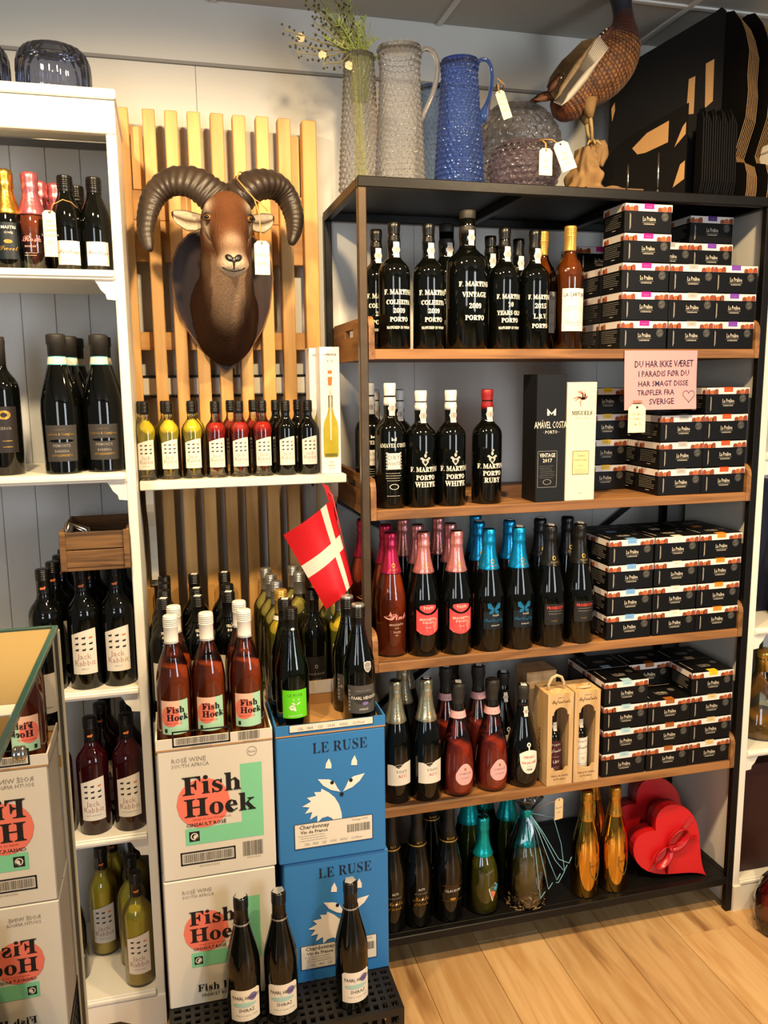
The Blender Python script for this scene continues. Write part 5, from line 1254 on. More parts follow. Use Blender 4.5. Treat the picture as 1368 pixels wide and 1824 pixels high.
# ------------------------------------------------------------------ miniatures on the wall shelf
z = 1.3524; G = 'miniature wine bottles on the wall shelf'
for i, (k, x, y, c) in enumerate((('mini_cha', -.501, .165, 'yellow'), ('mini_cha', -.445, .168, 'yellow'), ('mini_cha', -.389, .170, 'yellow'), ('mini_zin', -.332, .168, 'red'), ('mini_zin', -.274, .170, 'red'), ('mini_zin', -.217, .165, 'red'), ('mini_mer', -.158, .166, 'black'), ('mini_mer', -.101, .166, 'black'))):
    B(k, x, y, z, f'{c} miniature rabbit-label bottle, {ORD[i]} in the front row of the wall shelf', group=G)
for i, (k, x, y, c) in enumerate((('mini_cha', -.512, .235, 'yellow'), ('mini_cha', -.455, .236, 'yellow'), ('mini_cha', -.385, .236, 'yellow'), ('mini_zin', -.292, .238, 'red'), ('mini_zin', -.234, .238, 'red'), ('mini_mer', -.176, .238, 'black'), ('mini_mer', -.118, .238, 'black'))):
    B(k, x + .003, y, z, f'{c} miniature bottle, {ORD[i]} in the second row of the wall shelf', group=G)
# tall white gift boxes with a printed bottle
def airbox(x0, y0, lb):
    W_, D_, H_ = .050, .060, .318
    t = empty('wine_chiller_box', (x0 + W_ / 2, y0 + D_ / 2, z), 0, lb, 'gift box', 'tall white gift boxes'); mb = MB(); mb.box(-W_ / 2, -D_ / 2, .0002, W_ / 2, D_ / 2, H_, P('white_card', '#ece8e4', .4), bev=.001); mb.build('carton', t)
    mb = MB(); mp = pf(0, -D_ / 2, 0); ck = P('cork_print', '#b8783c', .6)
    mb.text('CORKCICLE', 0, .297, .0052, mp, INK, .82, .02); mb.text('A I R', 0, .281, .005, mp, INKG); mb.text('CHILL', 0, .028, .0035, mp, INKG); mb.text('AERATE', 0, .020, .0035, mp, INKG); mb.text('POUR', 0, .012, .0035, mp, INKG)
    mb.strip(-.0055, .0055, .252, .260, mp, ck, .0004, 1); mb.poly([(-.005, .223), (.004, .223), (.006, .244), (-.006, .244)], mp, ck, .0004)
    pr = [(.017, .042), (.0195, .05), (.0195, .115), (.017, .132), (.0095, .150), (.0055, .165), (.005, .198)]
    mb.poly([(a, b) for a, b in pr] + [(-a, b) for a, b in pr[::-1]], mp, P('green_bottle_print', '#a89a26', .4, vary=.25, bscale=30), .0004)
    mb.poly([(.005, .168), (.0055, .198), (-.0055, .198), (-.005, .168)], mp, P('dark_neck_print', '#4a3a20', .5), .0006)
    mb.poly([(-.002, .085), (.002, .085), (.0035, .19), (0, .222), (-.003, .19)], mp, P('ice_print', '#cdbfae', .5), .0008); mb.strip(-.016, .016, .044, .052, mp, P('base_print', '#6b6420', .5), .0007, 4)
    mb.build('printing', t)
airbox(-.0725, .134, 'tall white AIR box with bottle picture at the right end of the wall shelf'); airbox(-.088, .200, 'second tall white box just behind the AIR box')

# ------------------------------------------------------------------ wine cartons with bottles
CW = P('white_cardboard', '#dcd5c8', .55, bump=.2, bscale=5, vary=.03); CB = P('blue_cardboard', '#2f78b8', .55, bump=.15, bscale=6, vary=.04); KRAFT = P('kraft_inside', '#b98a52', .75)
ROSEI = P('faded_print', '#9a9088', .6)
def barcode(mb, mp, a0, a1, b0, b1, m, seed=1, off=.0006):
    rnd = random.Random(seed); a = a0
    while a < a1: w2 = rnd.choice((.0007, .0012, .0018)); mb.strip(a, min(a1, a + w2), b0, b1, mp, m, off, 1); a += w2 + rnd.choice((.0009, .0015))
def frame(mb, mp, a0, a1, b0, b1, t_, m, off=.0006):
    for q in ((a0, a1, b0, b0 + t_), (a0, a1, b1 - t_, b1), (a0, a0 + t_, b0, b1), (a1 - t_, a1, b0, b1)): mb.strip(q[0], q[1], q[2], q[3], mp, m, off, 1)
def print_fish(mb, mp, W_, H_):
    k = W_ / .255
    mb.text('ROSÉ WINE', -.098 * k, .282, .0105, mp, ROSEI, .95, 0, 'L'); mb.text('SOUTH AFRICA', -.098 * k, .270, .0085, mp, ROSEI, .95, 0, 'L')
    mb.disc(.080 * k, .290, .0115, .0115, mp, ROSEI, .0006, 10, r0=.9); mb.text('Rosé', .080 * k, .287, .0055, mp, ROSEI, 1, .01)
    mb.strip(.052 * k, .101 * k, .082, .262, mp, MINT, .0004, 1); mb.strip(-.075 * k, .052 * k, .082, .122, mp, MINT, .0004, 1)
    mb.disc(-.032 * k, .180, .059, .059, mp, SALM, .0007, 24)
    mb.text(serif('Fish'), -.078 * k, .203, .043, mp, INK, 1.12, .006, 'L', .0011); mb.text(serif('Hoek'), -.076 * k, .150, .043, mp, INK, 1.12, .006, 'L', .0011)
    mb.text('WINE OF SOUTH AFRICA', -.015 * k, .140, .0040, mp, REDI, 1.3, 0, off=.0011); mb.text('CINSAULT ROSÉ', -.028 * k, .126, .0080, mp, INK, 1.05, .012, off=.0011)
    mb.strip(-.067 * k, -.044 * k, .090, .114, mp, INK, .0007, 1); mb.disc(-.0555 * k, .102, .0085, .0088, mp, PAPER, .0010, 9, r0=.72); mb.disc(-.053 * k, .100, .005, .006, mp, PAPER, .0010, 7)
    frame(mb, mp, -.088 * k, .035 * k, .034, .066, .0035, INK); barcode(mb, mp, -.082 * k, .030 * k, .040, .060, P('grey_print', '#5c5750', .6), 4)
    mb.text('65010106112612', -.025 * k, .026, .0045, mp, INKG); barcode(mb, mp, .052 * k, .098 * k, .036, .072, P('grey_print', '#5c5750', .6), 9); mb.text('6501016112612', .076 * k, .030, .0035, mp, INKG)
def print_fish2(mb, mp, W_, H_):
    mb.text('ROSÉ WINE', -.086, .284, .0092, mp, ROSEI, .95, 0, 'L'); mb.text('SOUTH AFRICA', -.086, .273, .0074, mp, ROSEI, .95, 0, 'L')
    mb.strip(.046, .088, .097, .255, mp, MINT, .0004, 1); mb.strip(-.072, .046, .097, .134, mp, MINT, .0004, 1)
    mb.disc(-.036, .186, .051, .051, mp, SALM, .0007, 24)
    mb.text(serif('Fish'), -.074, .204, .0345, mp, INK, 1.12, .006, 'L', .0011); mb.text(serif('Hoek'), -.074, .161, .0345, mp, INK, 1.12, .006, 'L', .0011)
    mb.text('WINE OF SOUTH AFRICA', -.018, .151, .0034, mp, REDI, 1.3, 0, off=.0011); mb.text('CINSAULT ROSÉ', -.030, .140, .0068, mp, INK, 1.05, .012, off=.0011)
    mb.strip(-.066, -.047, .104, .124, mp, INK, .0007, 1); mb.disc(-.0565, .114, .0072, .0076, mp, PAPER, .0010, 9, r0=.72); mb.disc(-.0545, .1125, .004, .005, mp, PAPER, .0010, 7)
    mb.text(serif('Fish Hoek'), -.062, .034, .0175, mp, INK, 1.05, .004, 'L', .0011); mb.text('CINSAULT ROSÉ', -.020, .020, .0065, mp, INK, 1.0, .012, off=.0011); mb.text('WINE OF SOUTH AFRICA', -.015, .028, .0026, mp, INKG, 1.2)
def print_fox(mb, mp, W_, H_, low=False):
    mb.text(serif('LE RUSE'), .020, .268, .026, mp, P('navy_print', '#0f1c33', .6), .82, -.009)
    fox(mb, mp, .012, .165, .102, BONE, INK)
    mb.strip(-.092, .096, .035, .098, mp, PAPER, .0012, 1); frame(mb, mp, -.092, .096, .035, .098, .0014, INK, .0015)
    mb.text('Chardonnay', -.045, .084, .0095, mp, P('grey_print', '#5c5750', .6), 1.05, .02, off=.0016); mb.text('Vin de France', -.045, .072, .0078, mp, P('grey_print', '#5c5750', .6), 1.02, .02, off=.0016)
    mb.text('Vintage 2022', .065, .088, .0052, mp, INKG, off=.0016); lines(mb, mp, -.085, -.01, .066, 3, .006, INKG, .0009, off=.0017)
    barcode(mb, mp, .034, .090, .060, .080, P('grey_print', '#5c5750', .6), 6, .0017); mb.text('CSL-  1824    123    10:30    00321    12.0%vol', .0, .042, .0062, mp, INKG, .82, .0, off=.0016)
YB = -.15
def wbox(x, z0, W_, D_, H_, m, label, fn, group=None, dx=0, rot=0):
    t = empty('wine_carton', (x + W_ / 2, YB + D_ / 2 + dx, z0), rot, label, 'cardboard box', group); mb = MB(); mb.box(-W_ / 2, -D_ / 2, .0003, W_ / 2, D_ / 2, H_, m, bev=.0025)
    mb.box(-W_ / 2 + .001, -.0015, H_ - .0002, W_ / 2 - .001, .0015, H_ + .0002, DARKC)
    mb.build('carton', t)
    if fn: mb = MB(); fn(mb, pf(0, -D_ / 2, 0), W_, H_); mb.build('printing', t)
    return t
CZ = .151
wbox(-.508, CZ, .252, .168, .3195, CW, 'white rosé carton at the bottom of its stack, partly behind the shiraz bottles', print_fish2, 'white rose wine cartons')
wbox(-.506, CZ + .321, .254, .168, .311, CW, 'white rosé carton with salmon disc on top of another, under the open rosé tray', print_fish, 'white rose wine cartons')
wbox(-.236, CZ, .254, .168, .3165, CB, 'blue fox-print carton at the bottom of its stack, behind the single shiraz bottle', print_fox, 'blue fox wine cartons', .004)
wbox(-.245, CZ + .318, .257, .168, .313, CB, 'blue fox-print carton on top of another, under the open blue tray', print_fox, 'blue fox wine cartons')
# bottom of the lower white carton carries an upside repeat of the words
mb = MB(); mp = pf(0, 0, 0)
# open trays cut from cartons
def otray(x, z0, W_, m, label, fn, hf, hb):
    D_ = .172; t = empty('open_carton_tray', (x + W_ / 2, YB + D_ / 2 - .001, z0), 0, label, 'cardboard tray'); th = .0035
    mb = MB(); mb.box(-W_ / 2, -D_ / 2, .0003, W_ / 2, D_ / 2, .004, KRAFT); mb.build('bottom', t)
    mb = MB(); mb.box(-W_ / 2, -D_ / 2, .004, W_ / 2, -D_ / 2 + th, hf, m); mb.box(-W_ / 2, -D_ / 2 + th, .004, -W_ / 2 + th, D_ / 2 - th, hf, m); mb.box(W_ / 2 - th, -D_ / 2 + th, .004, W_ / 2, D_ / 2 - th, hf, m)
    fn(mb, pf(0, -D_ / 2, 0)); mb.build('cut_front', t)
    mb = MB(); mb.box(-W_ / 2, D_ / 2 - th, .004, W_ / 2, D_ / 2, hb, KRAFT); mb.box(-W_ / 2 + .002, D_ / 2 - th - .001, hb * .5, W_ / 2 - .002, D_ / 2 - th, hb, m if m is CW else CW); mb.build('back_wall', t)
def f1(mb, mp): frame(mb, mp, -.092, .034, .008, .045, .0035, INK); barcode(mb, mp, -.084, .028, .0135, .028, P('grey_print', '#5c5750', .6), 4); mb.text('65010106112612', -.03, .002, .0045, mp, INKG); barcode(mb, mp, .052, .100, .008, .028, P('grey_print', '#5c5750', .6), 9); mb.text('65010112612', .076, .002, .0038, mp, INKG)
def f2(mb, mp): mb.strip(-.098, .100, .010, .0275, mp, PAPER, .0010, 1); frame(mb, mp, -.098, .100, .010, .030, .0014, INK, .0014); mb.text('CSL-  1824     123     10:33     00326     12.0%vol', .0, .015, .0065, mp, INKG, .84, off=.0016)
TZ = CZ + .6325
otray(-.508, TZ, .256, CW, 'white cut-down carton tray holding the rosé bottles', f1, .0275, .02); otray(-.245, TZ, .258, CB, 'blue cut-down carton tray holding the fox-label and grey-label bottles', f2, .0275, .065)
z = TZ + .0042; G = 'rose bottles in the white tray'
for x, y, lb in ((-.463, -.100, 'white-capped blush-label rosé, leftmost in the front of the white tray'), (-.386, -.100, 'white-capped blush-label rosé, middle one in the front of the white tray'), (-.302, -.100, 'white-capped blush-label rosé, rightmost in the front of the white tray'),
    (-.455, -.022, 'white-capped rosé behind the leftmost front rosé'), (-.306, -.022, 'white-capped rosé behind the rightmost front rosé')): B('fish', x, y, z, lb, group=G)
B('leruse', -.196, -.100, z, 'green bottle with lime fox label in front of the blue tray'); B('leruse', -.198, -.020, z, 'green bottle behind the lime-labelled bottle')
B('paarl_grey', -.038, -.104, z, 'dark bottle with charcoal label and shield badge, front right of the blue tray'); B('paarl_grey', -.047, -.024, z, 'dark bottle behind the charcoal-labelled bottle')
# second row of cartons behind
OR = P('yellow_cardboard', '#c98a2c', .6)
def rbox(x0, x1, m, lb):
    t = empty('wine_carton', ((x0 + x1) / 2, .185, 0), 0, lb, 'cardboard box'); mb = MB(); mb.box(-(x1 - x0) / 2, -.155, .002, (x1 - x0) / 2, .155, .385, m, bev=.002); mb.build('carton', t)
    t = empty('wine_carton', ((x0 + x1) / 2, .185, .3855), 0, lb.replace('lower', 'upper'), 'cardboard box'); mb = MB(); mb.box(-(x1 - x0) / 2, -.155, 0, (x1 - x0) / 2, .155, .394, m, bev=.002)
    mb.strip(-(x1 - x0) / 2, (x1 - x0) / 2, .31, .34, pf(0, -.155, 0), OR, .0006, 1); mb.build('carton', t)
rbox(-.517, -.262, CW, 'lower white carton in the rear row, behind the stacked rosé cartons'); rbox(-.258, -.005, CW, 'lower white carton in the rear row, behind the stacked blue cartons')
z = .7798; G = 'black bottles with gold Y labels behind the rose tray'
for i, (x, y, pos) in enumerate(((-.478, .065, 'front left'), (-.398, .065, 'front middle'), (-.323, .085, 'front right'), (-.476, .145, 'second-row left'), (-.398, .145, 'second-row middle'), (-.320, .165, 'second-row right'), (-.476, .225, 'third-row left'), (-.476, .303, 'rearmost left'), (-.398, .303, 'rearmost middle'), (-.318, .303, 'rearmost right'))):
    B('yrock', x, y, z, f'black bottle with gold Y label, {pos} behind the rosé tray', group=G)
G = 'clear white wine bottles behind the blue tray'
for k, x, y, lb in (('wgold', -.196, .068, 'gold-capped white wine bottle with cream label, behind the green fox bottle'), ('ww', -.196, .150, 'silver-capped white wine just behind the gold-capped bottle'), ('ww', -.200, .230, 'silver-capped white wine third in the line behind the gold-capped bottle'), ('ww', -.204, .310, 'silver-capped white wine rearmost behind the gold-capped bottle'),
    ('ww', -.124, .235, 'silver-capped white wine second from the back, left of the flag'), ('ww', -.128, .314, 'silver-capped white wine rearmost, left of the flag'), ('blackrock', -.116, .070, 'dark bottle with black label beneath the flag'),
    ('wtree', -.042, .075, 'white wine with black tree label, under the right side of the flag'), ('ww', -.048, .165, 'silver-capped white wine behind the tree-label bottle')):
    B(k, x, y, z, lb, group=G if k == 'ww' else None)

# ------------------------------------------------------------------ black ventilated plastic crate under the cartons with three shiraz bottles on it
PLB = P('black_plastic', '#1a1816', .4); pc = empty('plastic_crate', (-.245, -.115, 0), 0, 'black ventilated plastic crate upside down on the floor, cartons and shiraz bottles on it', 'crate')
X0, X1, Y0, Y1, HZ = -.265, .262, -.170, .165, CZ - .0002
def perf(mb, n_a, n_b, a0, a1, b0, b1, mp, t_, rim=.012, web=.45):
    # a plate with rectangular holes: bars in both directions
    mb2 = lambda p, q, r, s_: mb.prism([(p, r), (q, r), (q, s_), (p, s_)], mp, t_, PLB)
    mb2(a0, a1, b0, b0 + rim); mb2(a0, a1, b1 - rim, b1); mb2(a0, a0 + rim, b0 + rim, b1 - rim); mb2(a1 - rim, a1, b0 + rim, b1 - rim)
    da = (a1 - a0 - 2 * rim) / n_a; db = (b1 - b0 - 2 * rim) / n_b
    for i in range(1, n_a): mb2(a0 + rim + da * i - da * web / 2, a0 + rim + da * i + da * web / 2, b0 + rim, b1 - rim)
    for j in range(1, n_b): 
        for i in range(n_a): mb2(a0 + rim + da * i + (da * web / 2 if i else 0), a0 + rim + da * (i + 1) - (da * web / 2 if i < n_a - 1 else 0), b0 + rim + db * j - db * web / 2, b0 + rim + db * j + db * web / 2)
mb = MB(); perf(mb, 24, 15, X0, X1, Y0, Y1, lambda a, b, d: (a, b, HZ - .004 + d), .004, .010); mb.build('grid_top', pc)
mb = MB(); perf(mb, 22, 5, X0, X1, .0, HZ - .004, lambda a, b, d: (a, Y0 + d, b), .003, .014); mb.build('side_wall', pc)
mb = MB(); perf(mb, 22, 5, X0, X1, .0, HZ - .004, lambda a, b, d: (a, Y1 - .003 + d, b), .003, .014); mb.build('side_wall', pc)
for x in (X0, X1 - .003): mb = MB(); perf(mb, 13, 5, Y0 + .003, Y1 - .003, .0, HZ - .004, lambda a, b, d, x=x: (x + d, a, b), .003, .014); mb.build('side_wall', pc)
mb = MB(); mb.box(X0 + .012, Y0 + .012, .003, X1 - .012, Y1 - .012, .006, PLB); mb.build('inner_plate', pc)
z = CZ; G = 'shiraz bottles on the black crate'
for x, y, lb, r in ((-.342, -.218, 'dark SHIRAZ bottle with cream label, leftmost of the three on the black crate', .0), (-.258, -.222, 'dark SHIRAZ bottle with cream label, middle of the three on the black crate', .0), (-.094, -.228, 'dark SHIRAZ bottle with cream label, standing apart on the right of the black crate', .12)):
    B('shiraz', x, y, z, lb, group=G, rot=r)

# ------------------------------------------------------------------ paper flag
fl = empty('paper_flag', (-.076, .10, 1.330), 0, 'red and white Danish paper flag hanging from the wall shelf', 'flag')
FR = P('flag_red', '#c4121a', .45); FWH = P('flag_white', '#ddd0c0', .5)
# sheet spanned by hoist edge and fly edge, curling a little
A_ = Vector((.012, -.045, -.032)); B_ = Vector((.060, -.045, -.248)); Cc = Vector((-.112, -.060, -.112)); Dd = Vector((-.012, -.060, -.305))
def fs(u, v):  # u: hoist 0 .. fly 1, v: top 0 .. bottom 1
    p = A_.lerp(B_, v).lerp(Cc.lerp(Dd, v), u); p.y += -.020 * math.sin(PI * u) * (1 - .3 * v) + .006 * math.sin(v * 5); return p
def patch(mb, u0, u1, v0, v1, m):
    n, k = 8, 6; V = [fs(u0 + (u1 - u0) * i / n, v0 + (v1 - v0) * j / k) for i in range(n + 1) for j in range(k + 1)]
    F = [(i * (k + 1) + j, (i + 1) * (k + 1) + j, (i + 1) * (k + 1) + j + 1, i * (k + 1) + j + 1) for i in range(n) for j in range(k)]
    mb.add(V, F, m, True); mb.add([v + Vector((0, .0005, 0)) for v in V], [f_[::-1] for f_ in F], m, True)
mb = MB(); us = (0, .13, .26, 1); vs_ = (0, .42, .58, 1)
for i in range(3):
    for j in range(3): patch(mb, us[i], us[i + 1], vs_[j], vs_[j + 1], FWH if (i == 1 or j == 1) else FR)
mb.build('paper_sheet', fl)
mb = MB(); mb.tube([(0, .02, -.0), (.004, -.02, -.012), tuple(A_ + Vector((.001, .001, .01))), tuple(B_ + Vector((.002, .002, 0)))], .002, P('flag_stick', '#a8353a', .5), 6); mb.build('stick', fl)
mb = MB(); mb.prism([(-.006, .004), (.006, .0), (.022, -.042), (.006, -.036)], lambda a, b, d: (a, -.03 - d, b), .0012, FR); mb.build('folded_end', fl)
# ------------------------------------------------------------------ mounted mouflon head
mo = empty('mounted_ram_head', (0, 0, 0), 0, 'mounted mouflon ram head with curled horns on a dark wooden shield, on the slats', 'hunting trophy')
SHW = WOOD('shield_wood', '#3a2115', '#24140c', '#150b06', axis=2, scale=5, rough=.3); SHE = P('shield_edge', '#7a5226', .4)
def shp(k=1.):
    pts = []
    L_ = [(-.130, 0.020), (-.133, .045), (-.128, .085), (-.112, .122), (-.085, .150), (-.045, .168)]
    bot = [(-.122, -.035), (-.104, -.085), (-.075, -.130), (-.040, -.168), (-.012, -.196)]
    left = L_[::1]; pts = [(0, -.206)] + bot[::-1] + left + [(0, .172)] + [(-a, b) for a, b in left[::-1]] + [(-a, b) for a, b in bot]
    return [(a * k, b * k) for a, b in pts][::-1]
sx_, sz_ = -.287, 1.815
mb = MB(); mb.prism(shp(), lambda a, b, d: (sx_ + a, .354 - d, sz_ + b), .012, SHE); mb.prism(shp(.965), lambda a, b, d: (sx_ + a, .342 - d, sz_ + b), .008, SHW); mb.build('shield', mo)
FUR = VCOL('mouflon_fur', .85, .9, 260, (1, 1, .35))
c_ = lambda h: Vector(lin(h)[:3])
BRN, DRK, LGT, WHT_, TAN = c_('#4c2c19'), c_('#1d100a'), c_('#9a7a5c'), c_('#d8c6ae'), c_('#6e4428')
path = [((-.287, .334, 1.772), .088, .146), ((-.287, .318, 1.776), .085, .140), ((-.287, .285, 1.793), .076, .122), ((-.287, .250, 1.825), .068, .104), ((-.287, .215, 1.865), .063, .090), ((-.288, .185, 1.905), .060, .083),
        ((-.288, .158, 1.938), .061, .076), ((-.288, .132, 1.960), .061, .069), ((-.288, .106, 1.957), .0575, .064), ((-.288, .088, 1.940), .051, .058), ((-.288, .070, 1.920), .0445, .052), ((-.288, .054, 1.901), .039, .047),
        ((-.288, .038, 1.883), .0350, .042), ((-.288, .022, 1.866), .0325, .037), ((-.288, .007, 1.851), .0315, .033), ((-.288, -.005, 1.841), .029, .028), ((-.288, -.014, 1.835), .020, .019), ((-.288, -.017, 1.832), .002, .002)]
# denser path
def dens(path, k=3):
    out = []
    n = len(path)
    for i in range(n - 1):
        p0, p1, p2, p3 = path[max(0, i - 1)], path[i], path[i + 1], path[min(n - 1, i + 2)]
        for j in range(k):
            t = j / k
            def cr(a, b, c, d): return .5 * (2 * b + (c - a) * t + (2 * a - 5 * b + 4 * c - d) * t * t + (3 * b - a - 3 * c + d) * t ** 3)
            out.append((Vector([cr(p0[0][q], p1[0][q], p2[0][q], p3[0][q]) for q in range(3)]), max(.001, cr(p0[1], p1[1], p2[1], p3[1])), max(.001, cr(p0[2], p1[2], p2[2], p3[2]))))
    out.append((Vector(path[-1][0]), path[-1][1], path[-1][2])); return out
dp = dens(path, 4); V = []; F = []; NS = 72
for i, (c, rx, rz) in enumerate(dp):
    t = (dp[min(i + 2, len(dp) - 1)][0] - dp[max(i - 2, 0)][0]).normalized(); r = Vector((1, 0, 0)); u = r.cross(t).normalized()
    if u.z < 0: u = -u
    for k in range(NS):
        a = 2 * PI * k / NS; V.append(c + r * (rx * math.cos(a)) + u * (rz * math.sin(a)))
NP = len(dp)
for i in range(NP - 1):
    for k in range(NS): k2 = (k + 1) % NS; F.append((i * NS + k, i * NS + k2, (i + 1) * NS + k2, (i + 1) * NS + k))
F.append(tuple(range(NS))[::-1]); F.append(tuple(range((NP - 1) * NS, NP * NS)))
EYE = [Vector((-.288 + q * .0535, .118, 1.955)) for q in (-1, 1)]; NOSE = Vector((-.288, -.020, 1.853)); cols = []
def g(p, c, r): return math.exp(-((p - c).length / r) ** 2)
for i, p in enumerate(V):
    p = Vector(p); dx = abs(p.x + .288); front = p.y < .15
    q = Vector((dx - .288, p.y, p.z))
    E0 = Vector((-.288 + .0465, .090, 1.957)); qq = Vector((-.288 + dx, p.y, p.z))
    # eye sockets, brows, cheeks, nostrils, mouth groove
    p2 = p.copy(); out = (p - Vector((-.288, p.y + .02, p.z - .02))); 
    p2 += Vector((math.copysign(1, p.x + .288) * -1, .3, 0)) * (.006 * g(qq, E0 + Vector((.004, -.006, 0)), .016))
    p2 += Vector((math.copysign(1, p.x + .288) * .5, -.8, .2)) * (.008 * g(qq, E0 + Vector((-.006, -.006, .024)), .018))
    p2 += Vector((0, -.5, .6)) * (.006 * g(qq, Vector((-.288, .07, 1.965)), .03))
    p2 += Vector((math.copysign(1, p.x + .288) * .8, 0, -.2)) * (.007 * g(qq, Vector((-.288 + .030, .012, 1.846)), .014))
    md = abs((p.z - 1.829) - .12 * dx)
    nz = noise.noise(p * 55) * .0022 + noise.noise(p * 18) * .004 if p.y > .14 else noise.noise(p * 60) * .0008
    p2 += (p - dp[i // NS][0]).normalized() * nz if i // NS < NP - 3 else Vector((0, 0, 0))
    V[i] = p2
    # markings
    neck = min(1, max(0, (p.y - .15) / .12)); n1 = noise.noise(p * 24) * .5 + .5
    c = BRN.lerp(TAN, .5 * n1)
    c = c.lerp(DRK, .92 * min(1, max(0, (p.y - .13) / .06)) * (.7 + .3 * n1))
    c = c.lerp(c_('#2a170d'), .5 * neck * (1 if abs(p.x + .288) > .04 else .3))
    c = c.lerp(TAN, .5 * g(qq, Vector((-.288, .10, 2.01)), .045))
    c = c.lerp(DRK, .75 * g(qq, Vector((-.288 + .034, .062, 1.915)), .018)); c = c.lerp(DRK * 1.3, .5 * g(qq, Vector((-.288, .085, 1.985)), .022))
    c = c.lerp(WHT_, .95 * g(qq, E0 + Vector((-.006, -.004, .020)), .0150)); c = c.lerp(WHT_, .9 * g(qq, E0 + Vector((.004, .004, -.026)), .020))
    mz = min(1, 1.5 * g(qq, Vector((-.288, -.010, 1.836)), .027)); c = c.lerp(WHT_, .93 * mz)
    c = c.lerp(LGT.lerp(WHT_, .45), .75 * g(qq, Vector((-.288, .012, 1.893)), .019))
    und = max(0, min(1, (1.875 - p.z + (p.y - .05) * .2) / .02)) * (1 if p.y < .16 else max(0, 1 - (p.y - .16) / .05)); c = c.lerp(LGT.lerp(WHT_, .2), .55 * und * (1 if dx < .040 else .3))
    c = c.lerp(LGT.lerp(WHT_, .3), .8 * g(Vector((-.288 + dx * 1.4, p.y, p.z)), Vector((-.288, .105, 1.850)), .030))
    c = c.lerp(LGT, .35 * g(qq, Vector((-.288 + .05, .10, 1.915)), .022))
    c = c.lerp(Vector((.012, .01, .01)), min(1, 1.3 * g(qq, E0 + Vector((-.001, -.004, 0)), .0115)))
    cols.append((c.x, c.y, c.z, 1))
mb = MB(); mb.add(V, F, FUR, True, cols); mb.build('head_and_neck', mo)
from mathutils.bvhtree import BVHTree
HB = BVHTree.FromPolygons([tuple(v) for v in V], [f_ for f_ in F if len(f_) == 4])
def surf(x, z_):
    h = HB.ray_cast(Vector((-.288 + x, -.5, z_)), Vector((0, 1, 0)))
    return h[0].y if h[0] is not None else .1
NB = P('nose_black', '#17120f', .35, spec=.5); mb = MB()
def npad(pts, off0, off1):
    V = []; n = len(pts); cx_ = sum(p[0] for p in pts) / n; cz_ = sum(p[1] for p in pts) / n
    for k_, o_ in ((1, off0), (.82, off1), (.4, off1 + .0006)):
        for a, b in pts: x = cx_ + (a - cx_) * k_; z_ = cz_ + (b - cz_) * k_; V.append((-.288 + x, surf(x, z_) - o_, z_))
    V.append((-.288 + cx_, surf(cx_, cz_) - off1 - .0006, cz_)); F = []
    for r in range(2):
        for i in range(n): j = (i + 1) % n; F.append((r * n + i, r * n + j, (r + 1) * n + j, (r + 1) * n + i))
    for i in range(n): F.append((2 * n + i, 2 * n + (i + 1) % n, 3 * n))
    mb.add(V, F, NB, True)
for q in (-1, 1):
    npad([(q * (.0100 + .0098 * math.cos(t)), 1.8565 + .0085 * math.sin(t) + .003 * math.cos(t)) for t in [2 * PI * i / 16 for i in range(16)]], -.002, .0022)
npad([(-.009, 1.860), (.009, 1.860), (.006, 1.849), (.0022, 1.845), (.0016, 1.831), (-.0016, 1.831), (-.0022, 1.845), (-.006, 1.849)], -.001, .0014)
mb.build('nose_pad', mo)
mb = MB()
mb.tube([(-.288 + x, surf(x, 1.829 + .10 * abs(x) + .0035 * (abs(x) / .02) ** 2) - .0006, 1.829 + .10 * abs(x) + .0035 * (abs(x) / .02) ** 2) for x in [-.0245 + .0035 * i for i in range(15)]], .0017, NB, 6); mb.build('mouth', mo)
AMB = P('amber_eye', '#8a5a20', .08, spec=.8); PUP = P('pupil', '#050404', .05, spec=.8)
for q in (-1, 1):
    mb = MB(); c = Vector((-.288 + q * .0455, surf(q * .0440, 1.957) + .0045, 1.957)); rr = .0128
    d = Vector((q * .50, -.86, 0)).normalized()
    for (r, off, m, sq) in ((rr, 0, AMB, .86), (.0078, .0070, PUP, .80)):
        V = []; F = []
        for i in range(9):
            for k in range(14):
                th = PI * i / 8; ph = 2 * PI * k / 14; V.append(c + d * off + Vector((r * math.sin(th) * math.cos(ph), r * math.sin(th) * math.sin(ph), r * math.cos(th) * sq * .8)))
        for i in range(8):
            for k in range(14): k2 = (k + 1) % 14; F.append((i * 14 + k, (i + 1) * 14 + k, (i + 1) * 14 + k2, i * 14 + k2))
        mb.add(V, F, m, True)
    # dark lids
    for zz, s_ in ((.0068, 1.5), (-.0072, 1.1)):
        r_ = Vector((-d.y, d.x, 0)); mb.tube([c + r_ * (a * .014) + d * (.0085 - abs(a) * .006) + Vector((0, 0, zz * (1 - a * a) - (0 if s_ < 1 else -.001))) for a in (-1, -.6, -.2, .2, .6, 1)], .0023 * s_, NB, 6)
    mb.build('eye', mo)
HORN = P('ram_horn', '#2f241c', .42, vary=.5, bscale=22, bump=.5, stretch=(1, 1, 1))
def cat(pts, k=8):
    out = []; n = len(pts)
    for i in range(n - 1):
        p0, p1, p2, p3 = [Vector(pts[max(0, min(n - 1, q))]) for q in (i - 1, i, i + 1, i + 2)]
        for j in range(k): t = j / k; out.append(.5 * (2 * p1 + (p2 - p0) * t + (2 * p0 - 5 * p1 + 4 * p2 - p3) * t * t + (3 * p1 - p0 - 3 * p2 + p3) * t ** 3))
    out.append(Vector(pts[-1])); return out
